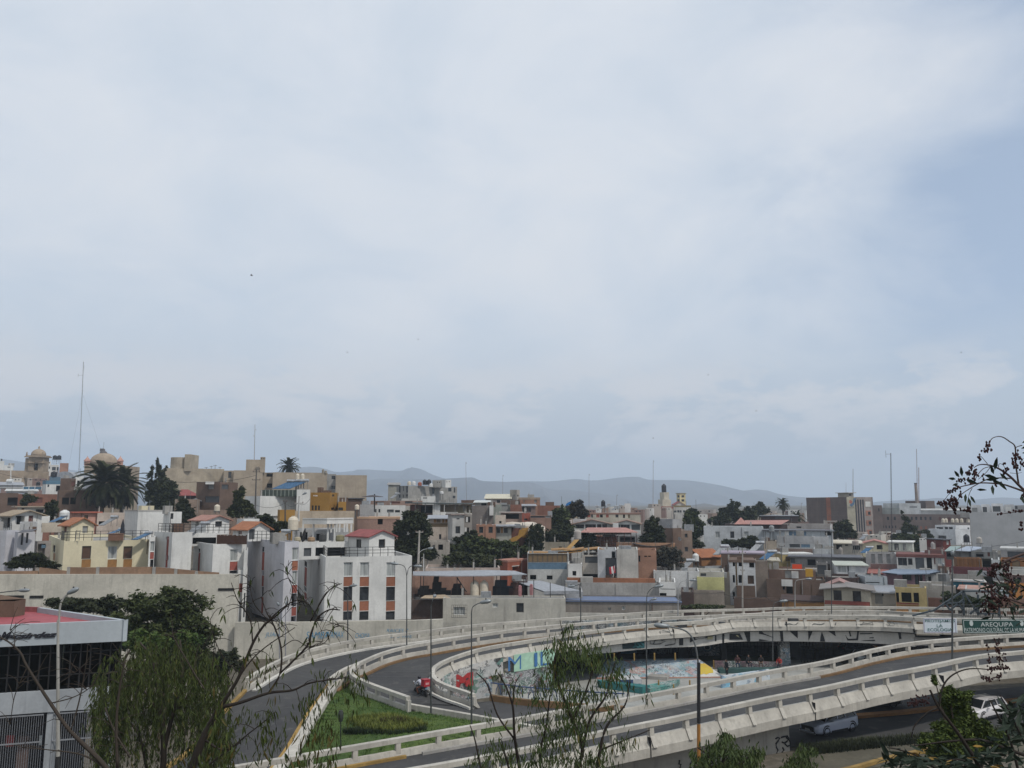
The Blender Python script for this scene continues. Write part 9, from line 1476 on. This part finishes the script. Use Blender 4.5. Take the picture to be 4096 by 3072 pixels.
lamp('double-armed street lamp in front of the nearest apartment block',1627,2594,2300,80,[[(1627,2305,0),(1622,2275,0),(1612,2262,0),(1590,2256,0)],[(1627,2305,0),(1634,2275,0),(1646,2264,0),(1660,2264,0)]]);lamp('street lamp beside the motorcycle with a thin short arm',1724,2852,2420,61.0,[[(1725,2425,0),(1732,2395,0),(1738,2385,2.0)]]);lamp('tall street lamp at the tip of the grass island with a right arm',1886,2945,2450,54.8,[[(1886,2455,0),(1890,2430,0),(1905,2418,0),(1925,2410,0)]]);lamp('street lamp seen against the grey concrete walls',2323,2508,2330,86,[[(2323,2335,0),(2310,2340,.2),(2296,2344,.3)]]);lamp('tall lamp rising from the skate park with a curved right arm',2586,2815,2400,68.5,[[(2586,2405,0),(2590,2375,0),(2605,2355,0),(2622,2347,0)]]);lamp('lamp with a black and orange post in front of the near ramp',2795,3110,2650,43.0,[[(2793,2655,0),(2785,2600,0),(2768,2550,0),(2735,2520,0),(2670,2505,0)]],.068,plainm((.16,.17,.17),.4,.4),[(.10,.46,(.34,.15,.03)),(.47,1.0,(.02,.02,.022))]);lamp('thin dark lamp post right of the graffiti-covered column',3091,2642,2450,79,[[(3091,2455,0),(3095,2418,0),(3110,2408,0),(3122,2405,0)]]);lamp('very tall dark post rising over the gable house',3326,2455,2140,92,[[(3326,2145,0),(3326,2130,0)]],.04);lamp('pale curved lamp before the brick house',3180,2432,2350,100,[[(3180,2355,0),(3183,2325,0),(3205,2318,0),(3225,2316,0)]],.06,K((.34,.33,.31),.4));lamp('thin post in front of the white road sign',3809,2640,2225,64,[[(3809,2230,0),(3809,2220,0)]],.06);lamp('small lamp on an arm beside the double block',2712,2470,2350,98,[[(2712,2352,0),(2722,2330,0),(2745,2322,0),(2762,2321,0)]],.06,plainm((.3,.3,.3),.5));lamp('thin post with a short arm behind the blue sheet roof',2600,2462,2400,100,[[(2600,2402,0),(2606,2399,0)]],.05);lamp('thin dark post beside the yellow house at right',3772,2445,2270,100,[[(3772,2272,0),(3772,2264,0)]],.06)
lamp('near street lamp with a black and yellow foot before the dealership',232,3140,2480,44,[[(236,2490,0),(240,2430,0),(252,2396,0),(275,2372,0)]],.085,K((.34,.33,.30),.3),[(.09,.17,(.02,.02,.02)),(.05,.088,(.45,.22,.03))]);lamp('lamp arm behind the dealership roof at the left edge',-30,2700,2400,60,[[(-30,2410,0),(-20,2378,0),(20,2368,0),(80,2362,0)]],.06);lamp('pair post lamp left among the bare branches',1118,2640,2425,84,[[(1118,2430,0),(1116,2422,0)]],.05,plainm((.25,.25,.27),.5));lamp('pair post lamp right among the bare branches',1142,2640,2422,84.5,[[(1142,2426,0),(1144,2418,0)]],.05,plainm((.25,.25,.27),.5));lamp('slender lamp post left of the nearest apartment block columns',1391,2580,2360,84,[[(1391,2362,0),(1394,2348,0),(1402,2344,0)]],.06)
lamp('white cobra lamp beside the dark round tree',1695,2290,2215,108,[[(1672,2215,0),(1690,2200,0),(1712,2194,0)]],.04,WFRAME)
lamp('white cobra lamp before the white terraced end wall',1196,2085,2010,115,[[(1196,2010,0),(1198,1990,0),(1212,1977,0)]],.05,WFRAME)
ts=thing('traffic_sign','oval dark sign on a thin post standing in the grass island','sign',Pz(1363,2988,1.25));b=Pz(1363,2988,1.25);tp_=P(1363,2842,b.y);m=MB();m.tube([b,b.lerp(tp_,.75)],.035,6);m.build('post',BLK,ts);m=MB();c_=b.lerp(tp_,.85);m.lathe(c_,[(.01,-.36),(.12,-.32),(.17,-.1),(.17,.12),(.12,.32),(.01,.36)],10);m.build('head',plainm((.03,.035,.03),.7),ts)
_sg=[p for p in gi if 2350<2048+F*p.x/p.y<3137];a0_,a1_=_sg[0],_sg[-1];dd_=(a1_-a0_);dd_.z=0;dd_.normalize();nb_=Vector((dd_.y,-dd_.x,0))
def onab(px,py):
 yc=-(py-1536)/F;dr=Vector(((px-2048)/F,CP-yc*SP,SP+yc*CP));best=min(_sg,key=lambda p:abs(p.x/p.y-kx(px,py)));i=min(max(_sg.index(best),1),len(_sg)-2);d=_sg[i+1]-_sg[i-1];d.z=0;d.normalize();n_=Vector((d.y,-d.x,0));o_=best+n_*.03;t_=(o_.x*n_.x+o_.y*n_.y)/(dr.x*n_.x+dr.y*n_.y);return Vector((0,0,CZ))+dr*t_
for ln in([(3102,2955),(3110,2950),(3120,2952),(3112,2965),(3104,2975),(3106,2990),(3112,3000),(3106,3015),(3098,3030),(3090,3040)],[(3125,2950),(3135,2946),(3150,2944),(3155,2955),(3148,2966),(3138,2972),(3128,2968)],[(3145,2950),(3158,2962),(3162,2980),(3150,2985),(3140,2975)],[(3088,3036),(3100,3032),(3118,3040),(3130,3050),(3128,3072)],[(3130,2990),(3136,3000),(3128,3010)],[(2718,3040),(2716,3056),(2724,3058),(2720,3072)],[(2790,3020),(2786,3036),(2770,3040),(2762,3056),(2764,3076)]):
 m=MB();m.tube([onab(a_,b_)for a_,b_ in ln],.055,5);m.build('painted_tag',BLK,PIER)
for ln,slab in zip(([(3136,2512),(3142,2498),(3158,2494),(3175,2500),(3184,2498),(3192,2490)],[(3245,2506),(3255,2494),(3285,2498),(3298,2492)],[(3425,2498),(3450,2497),(3452,2490),(3470,2494),(3490,2490),(3492,2500)],[(3340,2505),(3344,2490)],[(3560,2500),(3550,2490),(3570,2488),(3580,2498)],[(2640,2524),(2642,2535)],[(2650,2522),(2680,2528),(2695,2520)]),('long wavy scribble above the graffiti column','curved scribble right of the graffiti column','stepped scribble near the middle of the far bridge','single slanted stroke on the far parapet','angular scribble left of the white sign','short vertical tick at the left of the far parapet','flat wavy scribble at the left of the far parapet')):
 m=MB();pts=[]
 for a_,b_ in ln:
  best=min(R3,key=lambda p:abs(p.x/p.y-kx(a_,b_))+(0 if p.y>66 else 9));i=min(max(R3.index(best),1),len(R3)-2);d=R3[i+1]-R3[i-1];d.z=0;d.normalize();n_=Vector((d.y,-d.x,0));yc=-(b_-1536)/F;dr=Vector(((a_-2048)/F,CP-yc*SP,SP+yc*CP));o_=best+n_*.33;t_=(o_.x*n_.x+o_.y*n_.y)/(dr.x*n_.x+dr.y*n_.y);pts.append(Vector((0,0,CZ))+dr*t_)
 m.tube(pts,.035,4);m.build('scribble',plainm((.12,.13,.13),.8),label=slab,cat='graffiti',group='scribbles on the far parapet')
 #  BIRDS
def bird(label,px,py,D,span,tilt):
 c=P(px,py,D);t_=thing('bird',label,'bird',c);BK=plainm((.03,.03,.03),.8);m=MB();m.tube([c+Vector((-.5,0,-.02))*span,c+Vector((-.2,0,0))*span,c+Vector((.15,0,.03))*span,c+Vector((.42,0,.03))*span],[.02*span,.1*span,.1*span,.02*span],7);m.build('body',BK,t_)
 for s in(-1,1):m=MB();m.poly([c+Vector((.15,0,.04))*span,c+Vector((-.2,0,.02))*span,c+Vector((-.25+tilt*.1,s*.75,.25+tilt*.1*s))*span,c+Vector((.1,s*.5,.3))*span]);m.poly([c+Vector((.15,0,.01))*span,c+Vector((.1,s*.5,.27))*span,c+Vector((-.25+tilt*.1,s*.75,.22+tilt*.1*s))*span,c+Vector((-.2,0,-.01))*span]);m.build('wing',BK,t_)
bird('largest dark bird in the sky at the upper left',1007,1102,60,.24,1)
for lab,px,py in(('tiny bird left of the sky centre',1390,1410),('tiny bird highest near the sky centre',1673,1358),('tiny bird above the pale water tower',2833,1500),('tiny bird low at right over the pines',3025,1644),('tiny bird at the far right of the sky',3845,1410),('tiny bird just above the tall thin mast',2613,1753)):bird(lab,px,py,90,.17,-1)
